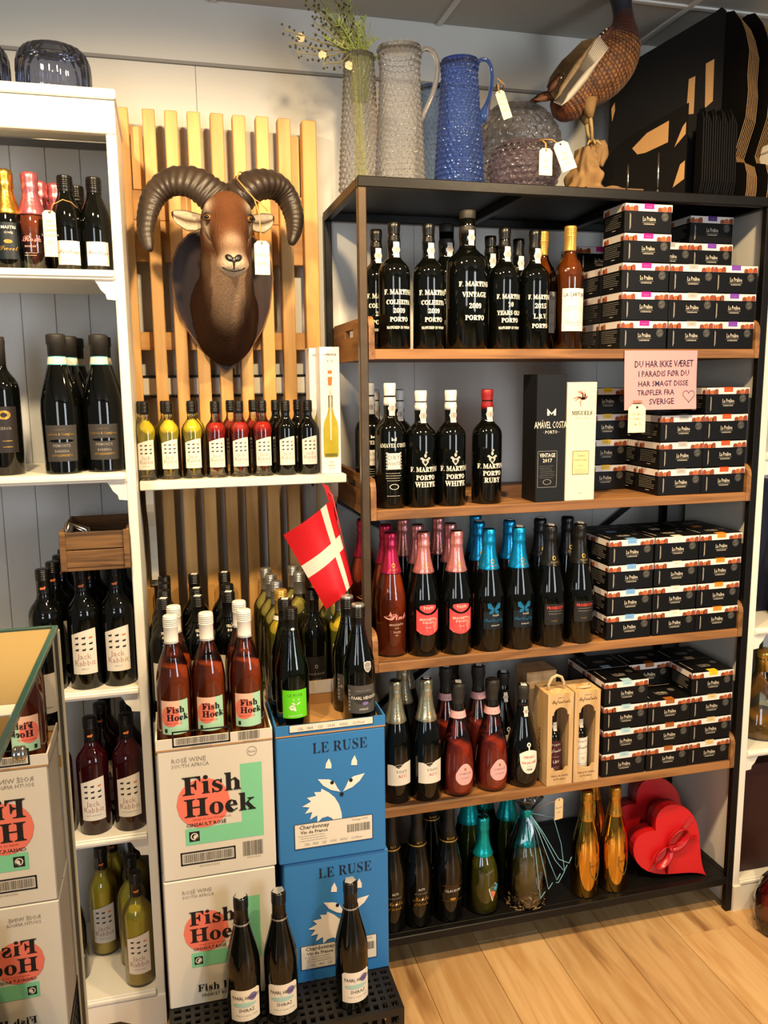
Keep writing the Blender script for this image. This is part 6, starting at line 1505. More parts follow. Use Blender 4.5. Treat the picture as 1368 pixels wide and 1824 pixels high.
for pts in ([(-.305, .128, 2.000), (-.325, .132, 2.020), (-.362, .145, 2.045), (-.411, .165, 2.048), (-.448, .175, 2.020), (-.466, .165, 1.978), (-.473, .150, 1.938), (-.470, .135, 1.905), (-.466, .125, 1.888)],
            [(-.271, .128, 2.000), (-.250, .132, 2.022), (-.211, .145, 2.050), (-.165, .165, 2.055), (-.135, .175, 2.032), (-.122, .165, 1.990), (-.124, .150, 1.955), (-.131, .135, 1.930), (-.137, .125, 1.912)]):
    cp_ = cat(pts, 14); n = len(cp_); rs = []
    for i in range(n):
        u = i / (n - 1); r = .0385 * (1 - u) ** .62 + .003; r *= 1 + .045 * math.sin(u * 150) * (1 - u * .8); rs.append(r)
    mb = MB(); mb.tube(cp_, rs, HORN, 22, rmod=lambda i, th, r: r * (1 + .10 * math.cos(3 * th + .6)) ); mb.build('horn', mo)
EARM = VCOL('ear_fur', .9, .6, 200)
for q, pts in ((-1, [(-.340, .150, 1.968), (-.358, .152, 1.968), (-.380, .158, 1.972), (-.402, .163, 1.978), (-.414, .165, 1.981)]), (1, [(-.236, .150, 1.970), (-.218, .152, 1.970), (-.198, .160, 1.973), (-.180, .168, 1.978), (-.170, .172, 1.981)])):
    wd = [.011, .0185, .021, .015, .003]; pc_ = cat(pts, 5); n = len(pc_); V = []; F = []; cl = []
    for i, p in enumerate(pc_):
        u = i / (n - 1) * 4; a = int(min(3, u)); r = wd[a] + (wd[a + 1] - wd[a]) * (u - a)
        for k in range(14):
            th = 2 * PI * k / 14; yy = -math.cos(th) * r * .45; zz = math.sin(th) * r * 1.15 - .35 * r
            if math.cos(th) > .1: yy += r * .55 * math.cos(th)
            V.append((p.x, p.y + yy, p.z + zz)); inner = math.cos(th) > .25
            edge = abs(math.sin(th)) > .85
            c = Vector((.06, .035, .02)) if (inner and abs(math.sin(th) + .1) < .30) else (WHT_ * .62 if inner else TAN)
            if edge or i > n - 4: c = BRN * .4
            cl.append((c.x, c.y, c.z, 1))
    for i in range(n - 1):
        for k in range(14): k2 = (k + 1) % 14; F.append((i * 14 + k, i * 14 + k2, (i + 1) * 14 + k2, (i + 1) * 14 + k))
    F.append(tuple(range(14))[::-1]); F.append(tuple(range((n - 1) * 14, n * 14)))
    mb = MB(); mb.add(V, F, EARM, True, cl); mb.build('ear', mo)
tg = empty('price_tag', (-.2215, .012, 1.900), 0, 'cream price tag hanging on raffia from the ram horn', 'tag')
swing_tag(lambda a, b, d=0: (a, -d, b), .034, .074, [('MUFLON', -.034, .0065), ('5000', -.054, .009)], TAGW, 'card', tg, inkm=P('faded_red_ink', '#c49a88', .6))
mb = MB(); mb.tube([(-.043, .082, .150), (-.030, .060, .128), (-.010, .030, .096), (-.002, .014, .060), (.0, -.001, -.008)], .0016, STRG, 5); mb.tube([(-.010, .030, .096), (.004, .018, .084), (.018, .014, .068)], .0013, STRG, 5); mb.tube([(-.043, .082, .150), (-.034, .11, .172), (-.024, .135, .176)], .0016, STRG, 5); mb.build('raffia', tg)

# ------------------------------------------------------------------ glassware on top of the rack
def hob(name, x, y, z0, prof, nb, nr, m, label, cat_, group=None, amp=.006, zs=None):
    """blown glass with rows of hobnails: the wall itself is displaced"""
    t = empty(name, (x, y, z0), 0, label, cat_, group); mb = MB(); sub = 6
    H = prof[-1][1]; rf = rad_of([prof[0], prof[0]] + prof); pts = []; n = nr * sub
    for i in range(n + 1): z_ = H * i / n; pts.append((max(.001, rf(z_)), z_))
    V = []; F = []; N = nb * sub
    for i, (r, z_) in enumerate(pts):
        for k in range(N):
            row = i // sub; ph = .5 if row % 2 else 0
            a = 2 * PI * k / N; fx = (k / sub + ph) % 1 - .5; fz = (i / sub) % 1 - .5; d = math.sqrt(fx * fx + fz * fz)
            b = amp * math.sqrt(max(0, 1 - (d / .46) ** 2)) if z_ < H - .004 else 0
            V.append(((r + b) * math.sin(a), -(r + b) * math.cos(a), z_))
    for i in range(len(pts) - 1):
        for k in range(N): k2 = (k + 1) % N; F.append((i * N + k, i * N + k2, (i + 1) * N + k2, (i + 1) * N + k))
    F.append(tuple(range(N))[::-1]); mb.add(V, F, m, True)
    # inner wall and rim
    mb.lathe([(rf(H), H - .001), (rf(H) + .0015, H + .001), (rf(H) - .002, H + .001)], m, 40)
    mb.build('hobnail_body', t); return t
def HG(name, tint, body, bc, boost): return GLASS(name, tint, .03, boost, body, bc, ior=1.38, refr=.25)
GC = HG('clear_hobnail_glass', '#ffffff', .10, '#fffaf2', .05); GB = HG('blue_hobnail_glass', '#a9c3fa', .13, '#6c92ee', .05); GB2 = HG('grey_blue_hobnail_glass', '#c3d3e8', .10, '#8faacc', .05); GP = HG('lilac_hobnail_glass', '#ecdfe2', .10, '#c4aeb2', .05)
ZT = RH + .0002
hob('glass_vase', .048, .175, ZT, [(.050, 0), (.046, .08), (.038, .20), (.033, .30), (.036, .318)], 22, 24, GC, 'clear hobnail glass vase with dried flowers at the left end of the rack top', 'vase')
def handle(t, pts, rs, m):
    mb = MB(); mb.tube(cat(pts, 5), rs, m, 12, flat=.8); mb.build('handle', t)
SOLG = P('handle_clear_glass', '#f0ece4', .04, trans=.85, ior=1.45); SOLB = P('handle_blue_glass', '#4f7be0', .04, trans=.8, ior=1.45)
t = hob('glass_jug', .130, .100, ZT, [(.057, 0), (.053, .08), (.046, .20), (.043, .27), (.050, .315)], 24, 24, GC, 'tall clear hobnail glass jug with looping clear handle', 'jug', amp=.0065)
handle(t, [(.040, 0, .290), (.060, 0, .318), (.085, 0, .312), (.095, 0, .280), (.085, 0, .225), (.062, 0, .175), (.052, 0, .155)], [.0075] * 31, SOLG)
hob('glass_vase', .262, .250, ZT, [(.045, 0), (.042, .1), (.037, .22), (.034, .275), (.036, .285)], 20, 22, GB2, 'grey-blue hobnail glass vase between the clear jug and the blue jug', 'vase')
t = hob('glass_jug', .283, .105, ZT, [(.058, 0), (.054, .08), (.045, .20), (.040, .27), (.044, .300)], 24, 23, GB, 'tall blue hobnail glass jug with a swing tag on its handle', 'jug', amp=.006)
handle(t, [(.036, 0, .285), (.054, 0, .308), (.076, 0, .304), (.085, 0, .270), (.078, 0, .225), (.062, 0, .180), (.054, 0, .165), (.053, 0, .150)], [.0065] * 21 + [.008, .010, .013, .016, .018, .019, .018, .017, .015, .013, .011, .009, .008, .007, .006], SOLB)
tg = empty('price_tag', (.368, .060, ZT + .225), 0, 'cream tag tied with raffia to the blue jug handle', 'tag')
swing_tag(lambda a, b, d=0: (a * .93 - b * .37, -d, b * .93 + a * .37), .024, .066, [('VERVA', -.022, .005), ('Glas', -.034, .005), ('495,-', -.048, .005)], TAGW, 'card', tg)
mb = MB(); mb.tube([(0, -.001, -.004), (-.002, .004, .018), (.006, .03, .024), (.012, .046, .022)], .0016, STRG, 5); mb.tube([(-.004, .004, .03), (.016, .006, .018), (.02, .03, .012)], .0016, STRG, 5); mb.build('raffia', tg)
hob('glass_bowl', .452, .098, ZT, [(.048, 0), (.074, .022), (.085, .055), (.080, .088), (.066, .108), (.062, .114)], 24, 8, GP, 'lilac hobnail glass bowl in front on the rack top, tag on it', 'glass bowl', amp=.008)
hob('glass_bowl', .520, .305, ZT, [(.065, 0), (.095, .035), (.118, .10), (.122, .155), (.112, .205), (.088, .245), (.066, .262), (.062, .268)], 26, 13, HG('smoky_hobnail_glass', '#f8f5f3', .09, '#d8d0cc', .05), 'large round smoky hobnail glass bowl behind the lilac bowl', 'glass bowl', amp=.009)
tg = empty('price_tag', (.468, .004, ZT + .085), 0, 'bright cream tag hanging upright on the lilac bowl', 'tag'); swing_tag(lambda a, b, d=0: (a, -d, b), .034, .062, [('Skål', -.030, .005), ('395,-', -.044, .005)], TAGW, 'card', tg)
mb = MB(); mb.tube([(0, -.001, -.006), (0, .003, .012), (.0, .022, .024), (-.01, .045, .026)], .002, STRG, 5); mb.build('raffia', tg)
tg = empty('price_tag', (.500, .000, ZT + .100), 0, 'curled cream tag slanting to the right of the upright tag on the lilac bowl', 'tag'); swing_tag(lambda a, b, d=0: (a * .93 - b * .36, -d - .012 * math.sin(-b * 30), b * .93 + a * .36), .040, .070, [('Glas', -.030, .005), ('håndlavet', -.042, .0045), ('1 stk.', -.054, .0045)], TAGW, 'card', tg)
mb = MB(); mb.tube([(0, -.001, -.006), (-.015, .006, .006), (-.035, .024, .010)], .0016, STRG, 5); mb.build('raffia', tg)
# dried flowers
fl = empty('dried_flowers', (.048, .175, ZT + .01), 0, 'bunch of dried grasses and berry sprigs in the clear vase', 'flowers')
STEM = P('dry_stem', '#8c8350', .8); STEMG = P('green_stem', '#9aa55c', .8); BER = P('dark_berry', '#3e3b28', .6); PET = P('dry_petal', '#cfc09a', .8)
rnd = random.Random(12); mbs = MB(); mbg = MB(); mbb = MB(); mbp = MB(); mbl = MB()
def ball(mb, c, r, m, n=6):
    V = []; F = []
    for i in range(n):
        for k in range(n): th = PI * i / (n - 1); ph = 2 * PI * k / n; V.append((c[0] + r * math.sin(th) * math.cos(ph), c[1] + r * math.sin(th) * math.sin(ph), c[2] + r * math.cos(th)))
    for i in range(n - 1):
        for k in range(n): k2 = (k + 1) % n; F.append((i * n + k, (i + 1) * n + k, (i + 1) * n + k2, i * n + k2))
    mb.add(V, F, m, True)
tips = [(-.190, -.055, .330, 1), (-.175, -.05, .305, 1), (-.120, -.06, .350, 1), (-.160, -.05, .285, 1), (-.100, -.06, .262, 1), (-.080, .0, .400, 0), (-.040, -.02, .420, 1), (-.110, -.02, .395, 1), (-.02, .02, .430, 0), (.01, -.02, .385, 0), (.025, .01, .345, 0), (.045, 0, .350, 0), (-.06, .02, .45, 1), (-.055, -.04, .36, 0), (-.13, 0, .42, 1), (-.01, -.04, .36, 0), (.055, .02, .31, 0), (-.09, -.05, .32, 0)]
for (tx, ty, tz, berry) in tips:
    bx, by = rnd.uniform(-.015, .015), rnd.uniform(-.012, .012); ex, ey = max(-.026, min(.026, tx * .16)), ty * .2
    pts = cat([(bx, by, .005), (ex * .6 + bx * .4, ey, .16), (ex, ey, .300), (ex + (tx - ex) * .45, ey + (ty - ey) * .5, .300 + (tz - .300) * .62), (tx, ty, tz)], 5)
    mbs.tube(pts, [.0016] * (len(pts) - 5) + [.0012] * 5, STEM if berry else STEMG, 5)
    if berry:
        for i in range(len(pts) - 7, len(pts)):
            for s_ in (-1, 1):
                p = pts[i]; q = p + Vector((rnd.uniform(-.006, .006), rnd.uniform(-.01, .01), s_ * rnd.uniform(.006, .013)))
                mbs.tube([p, q], .0006, STEM, 4); ball(mbb, q, rnd.uniform(.0022, .0034), BER, 6)
    else:
        for i in range(len(pts) - 8, len(pts)):
            for s_ in range(2):
                p = pts[i]; d = Vector((rnd.uniform(-1, 1), rnd.uniform(-1, 1), rnd.uniform(.2, 1.2))).normalized() * rnd.uniform(.010, .024); e_ = p + d; n_ = Vector((d.z, 0, -d.x)).normalized() * .0022
                mbl.add([p, p + d * .5 + n_, e_, p + d * .5 - n_], [(0, 1, 2, 3)], STEMG)
for i in range(80):
    a = rnd.uniform(-.026, .026); b = rnd.uniform(-.02, .02); h = rnd.uniform(.33, .44); lean = rnd.uniform(-.11, .012)
    mbg.tube([(a * .7, b, .2), (a, b, .30), (a + lean * .4, b, .30 + (h - .3) * .6), (a + lean, b, h)], .0008, STEMG, 3)
for c in ((-.150, -.04, .320), (-.100, -.05, .282), (-.035, -.04, .268)):
    for k in range(7):
        a = 2 * PI * k / 7 + rnd.random(); d = Vector((math.cos(a), -.5, math.sin(a))) * .011; n_ = Vector((-math.sin(a), 0, math.cos(a))) * .006; c2 = Vector(c)
        mbp.add([c2, c2 + d * .6 + n_, c2 + d, c2 + d * .6 - n_], [(0, 1, 2, 3)], PET)
mbs.build('stems', fl); o = mbg.build('grass_blades', fl); o['kind'] = 'stuff'; o = mbb.build('berries', fl); o['kind'] = 'stuff'; mbp.build('petals', fl); o = mbl.build('small_leaves', fl); o['kind'] = 'stuff'

# ------------------------------------------------------------------ stuffed pheasant on a stump
ph = empty('stuffed_pheasant', (0, 0, 0), 0, 'stuffed pheasant with buff wings perched on a gnarled stump atop the rack', 'bird')
FEA = VCOL('pheasant_feathers', .6, .5, 300, (1, 1, 1), .35, .1)
bp_ = [((.578, .180, 2.268), .016, .016), ((.588, .178, 2.278), .036, .034), ((.608, .172, 2.300), .050, .050), ((.640, .165, 2.335), .058, .060), ((.680, .155, 2.368), .066, .070), ((.716, .148, 2.405), .063, .068), ((.738, .145, 2.442), .052, .056), ((.746, .145, 2.475), .036, .038), ((.746, .146, 2.505), .026, .027), ((.742, .147, 2.532), .024, .025), ((.736, .146, 2.556), .026, .028), ((.726, .144, 2.574), .0235, .022), ((.716, .142, 2.582), .010, .010)]
dpp = dens(bp_, 14); V = []; F = []; cols = []; NS2 = 152; sA = []
RUS, BUF, BLK2, GRN = c_('#6e3818'), c_('#b07c3e'), c_('#1c120c'), c_('#14211c'); acc = 0; prev = None
for i, (c, rx, rz) in enumerate(dpp):
    t = (dpp[min(i + 2, len(dpp) - 1)][0] - dpp[max(i - 2, 0)][0]).normalized(); r = Vector((0, 1, 0)); u = r.cross(t).normalized(); r = t.cross(u).normalized()
    if prev is not None: acc += (c - prev).length
    prev = c.copy()
    for k in range(NS2):
        a = 2 * PI * k / NS2; p = c + r * (rx * math.cos(a)) + u * (rz * math.sin(a))
        # scalloped breast feathers: row and column cells along the body
        lrow = acc / .0095; row = int(lrow); fx = (a / (2 * PI) * 38 + (.5 if row % 2 else 0)) % 1 - .5; fz = lrow - row
        d = math.hypot(fx * 1.1, fz - .15); s_ = i / len(dpp)
        if s_ < .52:
            base = RUS.lerp(BUF, .75); cc = base if d < .45 else BLK2; cc = cc.lerp(RUS, .35)
            if s_ < .12: cc = RUS
        elif s_ < .64: cc = c_('#5e2a16').lerp(BLK2, .8 if d > .5 else .2)
        elif s_ < .70: cc = c_('#3a1c16')
        else: cc = GRN.lerp(c_('#2a1a30'), .4)
        cc = cc * (.75 + .6 * (noise.noise(p * 130) * .5 + .5)) if s_ < .7 else cc
        if s_ < .52 and noise.noise(p * 70) > .12: cc = cc.lerp(BLK2, .45)
        p += (p - c).normalized() * (.0010 if (d < .45 and s_ < .6) else 0)
        V.append(p); cols.append((cc.x, cc.y, cc.z, 1))
for i in range(len(dpp) - 1):
    for k in range(NS2): k2 = (k + 1) % NS2; F.append((i * NS2 + k, i * NS2 + k2, (i + 1) * NS2 + k2, (i + 1) * NS2 + k))
F.append(tuple(range(NS2))[::-1]); F.append(tuple(range((len(dpp) - 1) * NS2, len(dpp) * NS2)))
mb = MB(); mb.add(V, F, FEA, True, cols); mb.build('body', ph)
# wing: overlapping long feathers on the viewer's side
BUFF = P('wing_buff', '#cdbfa8', .6, vary=.15, bscale=60, stretch=(1, 1, 1)); BARR = P('wing_barred', '#8d7350', .6, vary=.55, bscale=90); SCAP = P('scapular_brown', '#5a3520', .6, vary=.5, bscale=110)
def feather(mb, a, b, w2, m, nrm=(-.35, -.94, .1), lift=.0):
    a = Vector(a); b = Vector(b); d = (b - a).normalized(); n = Vector(nrm).normalized(); s_ = d.cross(n).normalized(); V = []; F = []
    for i in range(7):
        u = i / 6; w_ = w2 * math.sin(PI * min(1, .12 + .88 * u) * .5 if u < .5 else PI * (1 - (u - .5) * .92) * .5) if u < 1 else w2 * .15
        c = a.lerp(b, u) + n * (.006 * math.sin(PI * u) + lift)
        V += [c - s_ * w_, c + n * .0015, c + s_ * w_, c - n * .0012]
    for i in range(6):
        for k in range(4): k2 = (k + 1) % 4; F.append((i * 4 + k, (i + 1) * 4 + k, (i + 1) * 4 + k2, i * 4 + k2))
    F += [(0, 1, 2, 3), (27, 26, 25, 24)]; mb.add(V, F, m, True)
for j in range(9):   # long buff wing feathers, shoulder to tip
    mb = MB(); u = j / 8; feather(mb, (.668 - .022 * u, .086, 2.402 + .030 * u), (.556 - .010 * u, .112 + .002 * j, 2.266 + .016 * u), .0105, BUFF, nrm=(-.15, -.97, .15), lift=.0012 * (8 - j)); mb.build('wing_feather', ph)
for j in range(8):   # barred coverts behind them
    mb = MB(); u = j / 7; feather(mb, (.640 - .020 * u, .092 + .004 * j, 2.428 + .004 * u), (.545 - .008 * u, .122 + .004 * j, 2.284 + .040 * u), .0115, BARR, nrm=(-.3, -.93, .2), lift=.004 - .0008 * j); mb.build('wing_feather', ph)
for j in range(16):
    mb = MB(); u = j / 15; a = (.690 - .125 * u, .098 + .030 * u, 2.462 - .118 * u); feather(mb, a, (a[0] - .030, a[1] + .010, a[2] - .036), .011, SCAP, nrm=(-.4, -.88, .25), lift=.003); mb.build('scapular_feather', ph)
mb = MB()
for j in range(15):
    u = j / 14; c = Vector((.668 - .108 * u, .091 + .026 * u, 2.452 - .114 * u)); ball(mb, c, .0028, P('feather_white', '#d9cdb8', .6), 6)
mb.build('white_flecks', ph)
for j in range(5):
    mb = MB(); feather(mb, (.600, .15 + .012 * j, 2.318), (.506 + .006 * j, .16 + .02 * j, 2.296 + .006 * j), .014, P('tail_rust', '#6b4028', .6, vary=.35, bscale=50), nrm=(.3, -.9, .4)); mb.build('tail_feather', ph)
mb = MB(); mb.disc(0, 0, .012, .014, lambda a, b, o=0: (.722 + a * .9, .1165 - o + abs(a) * .3, 2.556 + b), P('red_wattle', '#8e2a22', .7, bump=.6, bscale=300), .001, 9); ball(mb, (.722, .1165, 2.561), .0042, PUP, 8); mb.build('eye_and_wattle', ph)
mb = MB(); mb.tube([(.712, .130, 2.570), (.700, .122, 2.566), (.688, .118, 2.556)], [.0085, .006, .0015], P('beak', '#b8a888', .5), 8); mb.build('beak', ph)
LEG = P('bird_leg', '#a58a58', .6, bump=.4, bscale=200)
for q, (hx, hy, fx_, fy, fz) in enumerate(((.652, .135, .668, .150, 2.192), (.668, .185, .690, .190, 2.205))):
    mb = MB(); mb.tube([(hx - .004, hy, 2.300), (hx - .002, hy, 2.268), (hx + .002, hy, 2.254)], [.022, .014, .007], P('thigh_feathers', '#8a6a40', .8, bump=.5), 10); mb.tube([(hx, hy, 2.262), (hx + .008, hy + .004, 2.232), (fx_, fy, fz + .006)], [.0058, .0048, .0052], LEG, 8)
    for dx, dy in ((-.004, -.026), (.018, -.020), (-.020, -.014), (.004, .020)): mb.tube([(fx_, fy, fz + .006), (fx_ + dx * .6, fy + dy * .6, fz + .007), (fx_ + dx, fy + dy, fz - .004)], [.0045, .0036, .0015], LEG, 6)
    mb.build('leg', ph)
st = empty('tree_stump_stand', (.665, .170, ZT), 0, 'gnarled branch stump on a thin wooden board carrying the pheasant', 'stand')
BARK = P('bark', '#8a6a42', .9, vary=.55, bscale=28, bump=1.0); mb = MB()
mb.lathe([(.056, .009), (.057, .014)] + [(.055 - .030 * (i / 24) ** .8, .018 + .118 * i / 24) for i in range(25)] + [(.012, .142), (0, .142)], BARK, 48, rmod=lambda r, z_, a: r * (1 + .16 * math.sin(3 * a + 18 * z_) + .10 * math.sin(5 * a - 25 * z_ + 1) + .35 * noise.noise(Vector((math.cos(a) * 2.2, math.sin(a) * 2.2, z_ * 38)))))
mb.tube(cat([(.01, .0, .09), (.030, .01, .125), (.050, .012, .150), (.052, .010, .122), (.040, .005, .10)], 5), [.022 - .0006 * i for i in range(21)], BARK, 12, rmod=lambda i, th, r: r * (1 + .12 * math.sin(3 * th + i)))
mb.tube(cat([(.02, -.03, .015), (.05, -.05, .022), (.078, -.055, .014)], 5), .014, BARK, 10); mb.tube(cat([(.0, .02, .10), (.02, .02, .14), (.025, .02, .150)], 4), .016, BARK, 10)
mb.build('stump', st); mb = MB(); mb.box(-.075, -.145, 0, .085, .10, .009, WOOD('base_board', '#6b4a2c', '#4a3019', axis=0, knots=False), bev=.001); mb.build('base_board', st)

# ------------------------------------------------------------------ folded black gift cartons standing on the rack top
BCARD = P('black_card', '#0f0d0c', .6, spec=.2); KCARD = P('kraft_face', '#b98c56', .75)
def flat(pts, y0, th, name_label, cuts=(), group='folded black cartons', grp_name='folded_carton'):
    t = empty(grp_name, (0, y0, 0), 0, name_label, 'folded carton', group); mb = MB()
    mb.prism(pts, lambda a, b, d: (a, d, b), th, BCARD); mb.build('card', t)
    if cuts:
        mb = MB()
        for c in cuts: mb.poly(c, lambda a, b, o=0: (a, -o, b), KCARD, .0006)
        mb.build('kraft_flap', t)
    return t
# flat pieces run away from the viewer: they stand in planes parallel to y
def side_sheet(x, pts, label, grp, th=.002, edgekraft=True, lean=0.):
    t = empty('folded_carton', (x, 0, ZT), 0, label, 'folded carton', grp); t.rotation_euler = (0, lean, 0); mb = MB(); mb.prism(pts, lambda a, b, d: (d, a, b), th, BCARD)
    mb.build('card', t)
    if edgekraft: mb = MB(); mb.prism([(a, b) for a, b in pts], lambda a, b, d: (th + d, a, b), .0012, KCARD); mb.build('kraft_face', t)
    return t
ln = math.radians(0)
low = [(.42, 2.08), (.02, 2.08)]
LP_ = [(.030, .020), (.012, .060), (.012, .200), (.42, .200), (.42, .004), (.03, .004)]
def dflat(p0, p1, pts, th, label, cuts):
    t = empty('folded_carton', (p0[0], p0[1], 0), 0, label, 'folded carton', 'folded black cartons'); dx, dy = p1[0] - p0[0], p1[1] - p0[1]; n = Vector((-dy, dx, 0)).normalized()
    mp = lambda a, b, d=0: (dx * a + n.x * d, dy * a + n.y * d, b); mb = MB(); mb.prism(pts, mp, th, BCARD); mb.build('card', t)
    for c in cuts: mb = MB(); mb.poly(c, lambda a, b, o=0: mp(a, b, -o), KCARD, .0008); mb.build('kraft_flap', t)
dflat((.762, .285), (.905, .080), [(0, ZT), (1, ZT), (1, 2.292), (.62, 2.262), (.30, 2.232), (.04, 2.186), (0, 2.150)], .004, 'large black folded carton in front, two kraft cut-outs, behind the steel pegs',
     [[(.40, 2.206), (.46, 2.188), (.55, 2.188), (.80, 2.204), (.80, 2.258), (.56, 2.238)], [(.87, 2.188), (.985, 2.216), (.985, 2.246), (.95, 2.236)], [(.87, 2.086), (.99, 2.104), (.99, 2.150), (.94, 2.142)]])
dflat((.800, .300), (1.022, .105), [(0, ZT), (1, ZT), (1, 2.535), (.96, 2.545), (.90, 2.535), (.24, 2.455), (.04, 2.385), (0, 2.355)], .004, 'tallest black folded carton, rising to the ceiling at the back',
     [[(.03, 2.30), (.055, 2.33), (.05, 2.35), (.02, 2.335)], [(.70, 2.29), (.765, 2.29), (.765, 2.385), (.71, 2.38)], [(.86, 2.30), (.925, 2.315), (.92, 2.42), (.85, 2.412)]])
# bundle of small black folded sleeves, edges to the viewer
for i in range(15):
    x = .921 + .0070 * i; dz = .010 * math.sin(i * 1.7)
    side_sheet(x, [(.040, .012 + dz * .4), (.032, .040), (.036, .195 + dz), (.045, .212 + dz), (.065, .212 + dz), (.065, .0), (.048, .0)], f'thin black folded sleeve on edge, {(ORD + ["sixth from right", "fifth from right", "fourth from right", "third from right", "second from right", "rightmost"])[i]} of the bundle', 'thin black folded sleeves', .0036, False)
# big kraft-edged folded boxes at the right, several nested layers
outl = [(.006, 0), (.003, .02), (.004, .055), (.016, .085), (.052, .096), (.060, .115), (.045, .15), (.022, .20), (.018, .26), (.024, .30), (.022, .36), (.040, .41), (.060, .445), (.092, .480), (.12, .487), (.34, .480), (.34, 0)]
for b_, x0 in enumerate((1.034, 1.098)):
    for i in range(7):
        x = x0 + .0078 * i
        pts = [(a + .004 * i, b * (1.0 - .004 * i)) for a, b in outl]
        t = side_sheet(x, pts, f'large kraft-lined folded box, layer {["one", "two", "three", "four", "five", "six", "seven"][i]} from the left in the {("left", "right")[b_]} bundle', 'large kraft-lined folded boxes', .0022, True)
# steel pegs on the rack top
for i, (x, y, h) in enumerate(((.700, .018, .062), (.781, .012, .094))):
    t = empty('steel_peg', (x, y, ZT), 0, ('short' if i == 0 else 'tall') + ' bright steel rod standing on the rack top edge before the folded cartons', 'rod'); mb = MB(); mb.lathe([(.0022, 0), (.0022, h), (0, h)], P('bright_steel', '#c9c6c0', .2, metal=1.), 10); mb.build('rod', t)
    mb = MB(); mb.lathe([(.004, 0), (.004, .003), (.0022, .003)], P('bright_steel', '#c9c6c0', .2, metal=1.), 10); mb.build('foot', t)

# ------------------------------------------------------------------ glass counter in the foreground at the left
gc = empty('glass_counter', (-.62, -.70, 0), 0, 'glass display counter at the lower left, its side pane mirroring the cartons', 'display counter')
PANE = GLASS('counter_glass', '#dfe9e0', .003, .01, ior=1.62); GEDGE = P('glass_edge_green', '#2c5148', .15, spec=.8); ALU = P('pale_trim', '#bdb394', .4, metal=.3)
mb = MB(); V = [(.002, 0, .05), (.002, -.95, .05), (.002, -.95, 1.236), (.002, 0, 1.236)]
mb.add(V, [(0, 1, 2, 3)], PANE); mb.build('side_pane', gc)
BEIGE = P('beige_laminate', '#9c8558', .6, vary=.04, bscale=3, spec=.2)
mb = MB(); mb.box(-.75, -.292, 1.226, -.003, -.001, 1.2395, BEIGE, bev=.001); mb.build('counter_top', gc)
mb = MB(); mb.box(-.75, -.322, 1.226, -.003, -.293, 1.2400, WHITE, bev=.001); mb.build('white_edge_strip', gc)
mb = MB(); mb.box(-.75, -.95, 1.226, -.003, -.323, 1.2385, P('gold_glitter_board', '#8a6c30', .4, metal=.5, vary=.3, bscale=30), bev=.001); mb.build('gold_glitter_board', gc)  # brass-coloured board stands in for gold glitter of contents under the glass
mb = MB(); mb.box(-.002, -.95, 1.236, .006, 0, 1.2435, GEDGE, bev=.001); mb.box(-.75, -.004, 1.238, -.002, .002, 1.2435, GEDGE, bev=.001); mb.build('glass_edge', gc)
mb = MB(); mb.box(-.008, -.006, .05, -.002, .004, 1.236, ALU, bev=.001); mb.box(-.0018, -.006, .05, .003, .004, 1.236, P('dark_trim', '#3c342a', .4), bev=.0008); mb.box(.0032, -.004, .05, .007, .006, 1.236, ALU, bev=.001); mb.build('corner_trim', gc)
mb = MB(); mb.box(-.75, -.95, 0, .006, .006, .05, P('counter_plinth', '#3c342a', .5), bev=.002); mb.build('plinth', gc)
mb = MB(); mb.lathe([(0, -.004), (.006, -.004), (.008, -.001), (.008, .003), (.005, .005), (0, .005)], P('bright_steel', '#c9c6c0', .2, metal=1.), 14)
mb.v = [(.004 + z__, x, y + 1.196) for x, y, z__ in mb.v]; o = mb.build('glass_clip', gc); o.location = (0, -.325, 0)

# ------------------------------------------------------------------ right unit contents
z = .878
t = empty('liqueur_decanter', (1.270, .110, .5083), 0, 'squat clear decanter of golden liqueur with cream tag, right-hand unit', 'bottle')
prof = [(0, .004), (.04, .003), (.078, 0), (.084, .006), (.084, .030), (.078, .060), (.064, .100), (.046, .140), (.030, .170), (.021, .190), (.019, .200), (.019, .230), (.022, .236), (.022, .262), (0, .262)]
mb = MB(); mb.lathe(prof[:-2], CLR, 36); mb.build('glass_body', t); mb = MB(); mb.lathe([(0, .006), (.078, .006), (.080, .03), (.076, .055), (0, .055)], P('gold_liqueur', '#c98a2a', .05, trans=.5, ior=1.2), 32); mb.build('liqueur', t)
mb = MB(); mb.lathe([(.0205, .195), (.0205, .236), (.0225, .238), (.0225, .262), (0, .262)], FOIL('brass_stopper', '#c9a24a', .9), 24); mb.build('stopper', t)
mb = MB(); swing_tag(lambda a, b, d=0: (.012 + a + b * -.15, -.088 - d + b * .0, .135 + b), .044, .115, [('LIMON', -.04, .006), ('CELLO', -.052, .006), ('295,-', -.07, .007)], TAGW, 'price_tag', t); mb.tube([(-.02, -.012, .19), (-.004, -.06, .15), (.010, -.0885, .126)], .001, STRG, 5); mb.build('string', t)
place(KINDS['cuvee'], 'sparkling_bottle', (1.315, .080, .8783), 'rose bottle at the right frame edge, third shelf of the right unit', 'bottle')
def gbox(x, y, z_, w2, d2, h, m, lb, cat_='gift box'):
    t = empty('gift_box', (x, y, z_), 0, lb, cat_); mb = MB(); mb.box(-w2 / 2, -d2 / 2, .0003, w2 / 2, d2 / 2, h - .03, m, bev=.001); mb.build('box_base', t); mb = MB(); mb.box(-w2 / 2 - .001, -d2 / 2 - .001, h - .03, w2 / 2 + .001, d2 / 2 + .001, h, m, bev=.001); mb.build('lid', t)
gbox(1.242, .22, .8783, .16, .15, .40, P('navy_box', '#161a2c', .5), 'tall navy box at the back of the right unit above the decanter')
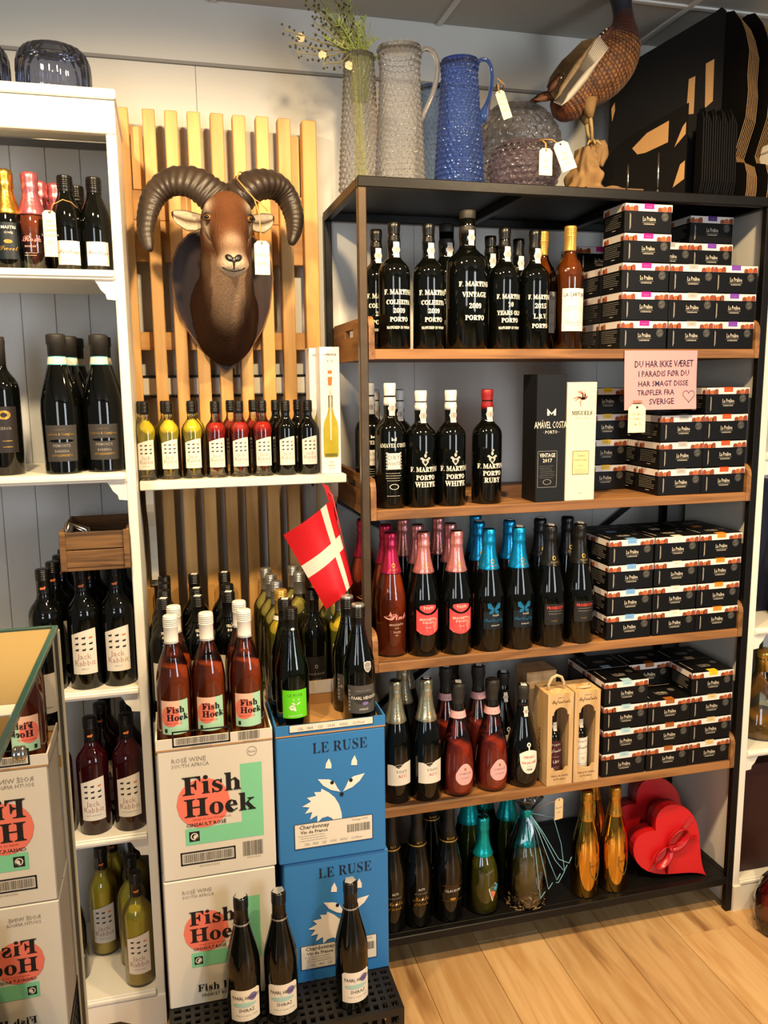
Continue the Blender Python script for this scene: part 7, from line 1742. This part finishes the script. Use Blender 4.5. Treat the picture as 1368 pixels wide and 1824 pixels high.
gbox(1.245, .24, .5083, .18, .10, .32, P('bottle_green_box', '#10281c', .5), 'dark green box behind the golden decanter in the right unit')
gbox(1.262, .13, .1003, .21, .20, .345, P('oxblood_box', '#2c0f10', .45, vary=.3, bscale=5), 'large oxblood box on the bottom shelf of the right unit')
# cellophane gift bag on the floor
t = empty('gift_bag', (1.225, -.115, 0), 0, 'cellophane gift bag with red and gold curly ribbon on the floor at the right edge', 'gift bag')
mb = MB(); mb.lathe([(.075, .0005), (.09, .01), (.095, .06), (.085, .12), (.055, .17), (.02, .20), (.014, .21), (.03, .24), (.05, .262)], CELLO, 36, rmod=lambda r, z_, a: r * (1 + .07 * math.sin(7 * a + 25 * z_) + .05 * math.sin(13 * a - 40 * z_))); mb.build('cellophane_wrap', t)
mb = MB(); mb.box(-.055, -.055, .003, .055, .055, .085, P('red_tin', '#a8261f', .4), bev=.006); mb.build('red_tin', t)
mb = MB(); rnd = random.Random(4)
for i in range(16): ball(mb, (rnd.uniform(-.03, .05), rnd.uniform(-.03, .03), .10 + rnd.uniform(-.005, .03)), .016, P('white_fluff', '#e2dcd2', .9, bump=1, bscale=90), 7)
mb.build('white_filling', t)
mb = MB(); RG = P('gold_curl', '#cf9a3a', .35, metal=.3); RR = P('red_curl', '#c0281e', .4)
for i in range(14):
    a = rnd.uniform(-.9, .9); L2 = rnd.uniform(.08, .15); pts = []
    for k in range(16):
        u = k / 15; pts.append((math.sin(a) * .12 * u * 1.0 + .008 * math.sin(u * 20), -.02 - .085 * math.sqrt(u) - .006 * math.cos(u * 20), .212 - L2 * u * u * 1.25 + .045 * math.sin(PI * u)))
    mb.tube(pts, .0016, RR if i % 2 else RG, 4)
mb.tube([(.02 + .03 * math.cos(PI * 2 * k / 16), -.03, .255 + .05 * math.sin(PI * 2 * k / 16)) for k in range(17)], .002, RG, 5); mb.tube([(.035 + .026 * math.cos(PI * 2 * k / 16), -.04, .25 + .04 * math.sin(PI * 2 * k / 16)) for k in range(17)], .002, RR, 5)
mb.build('curly_ribbon', t)
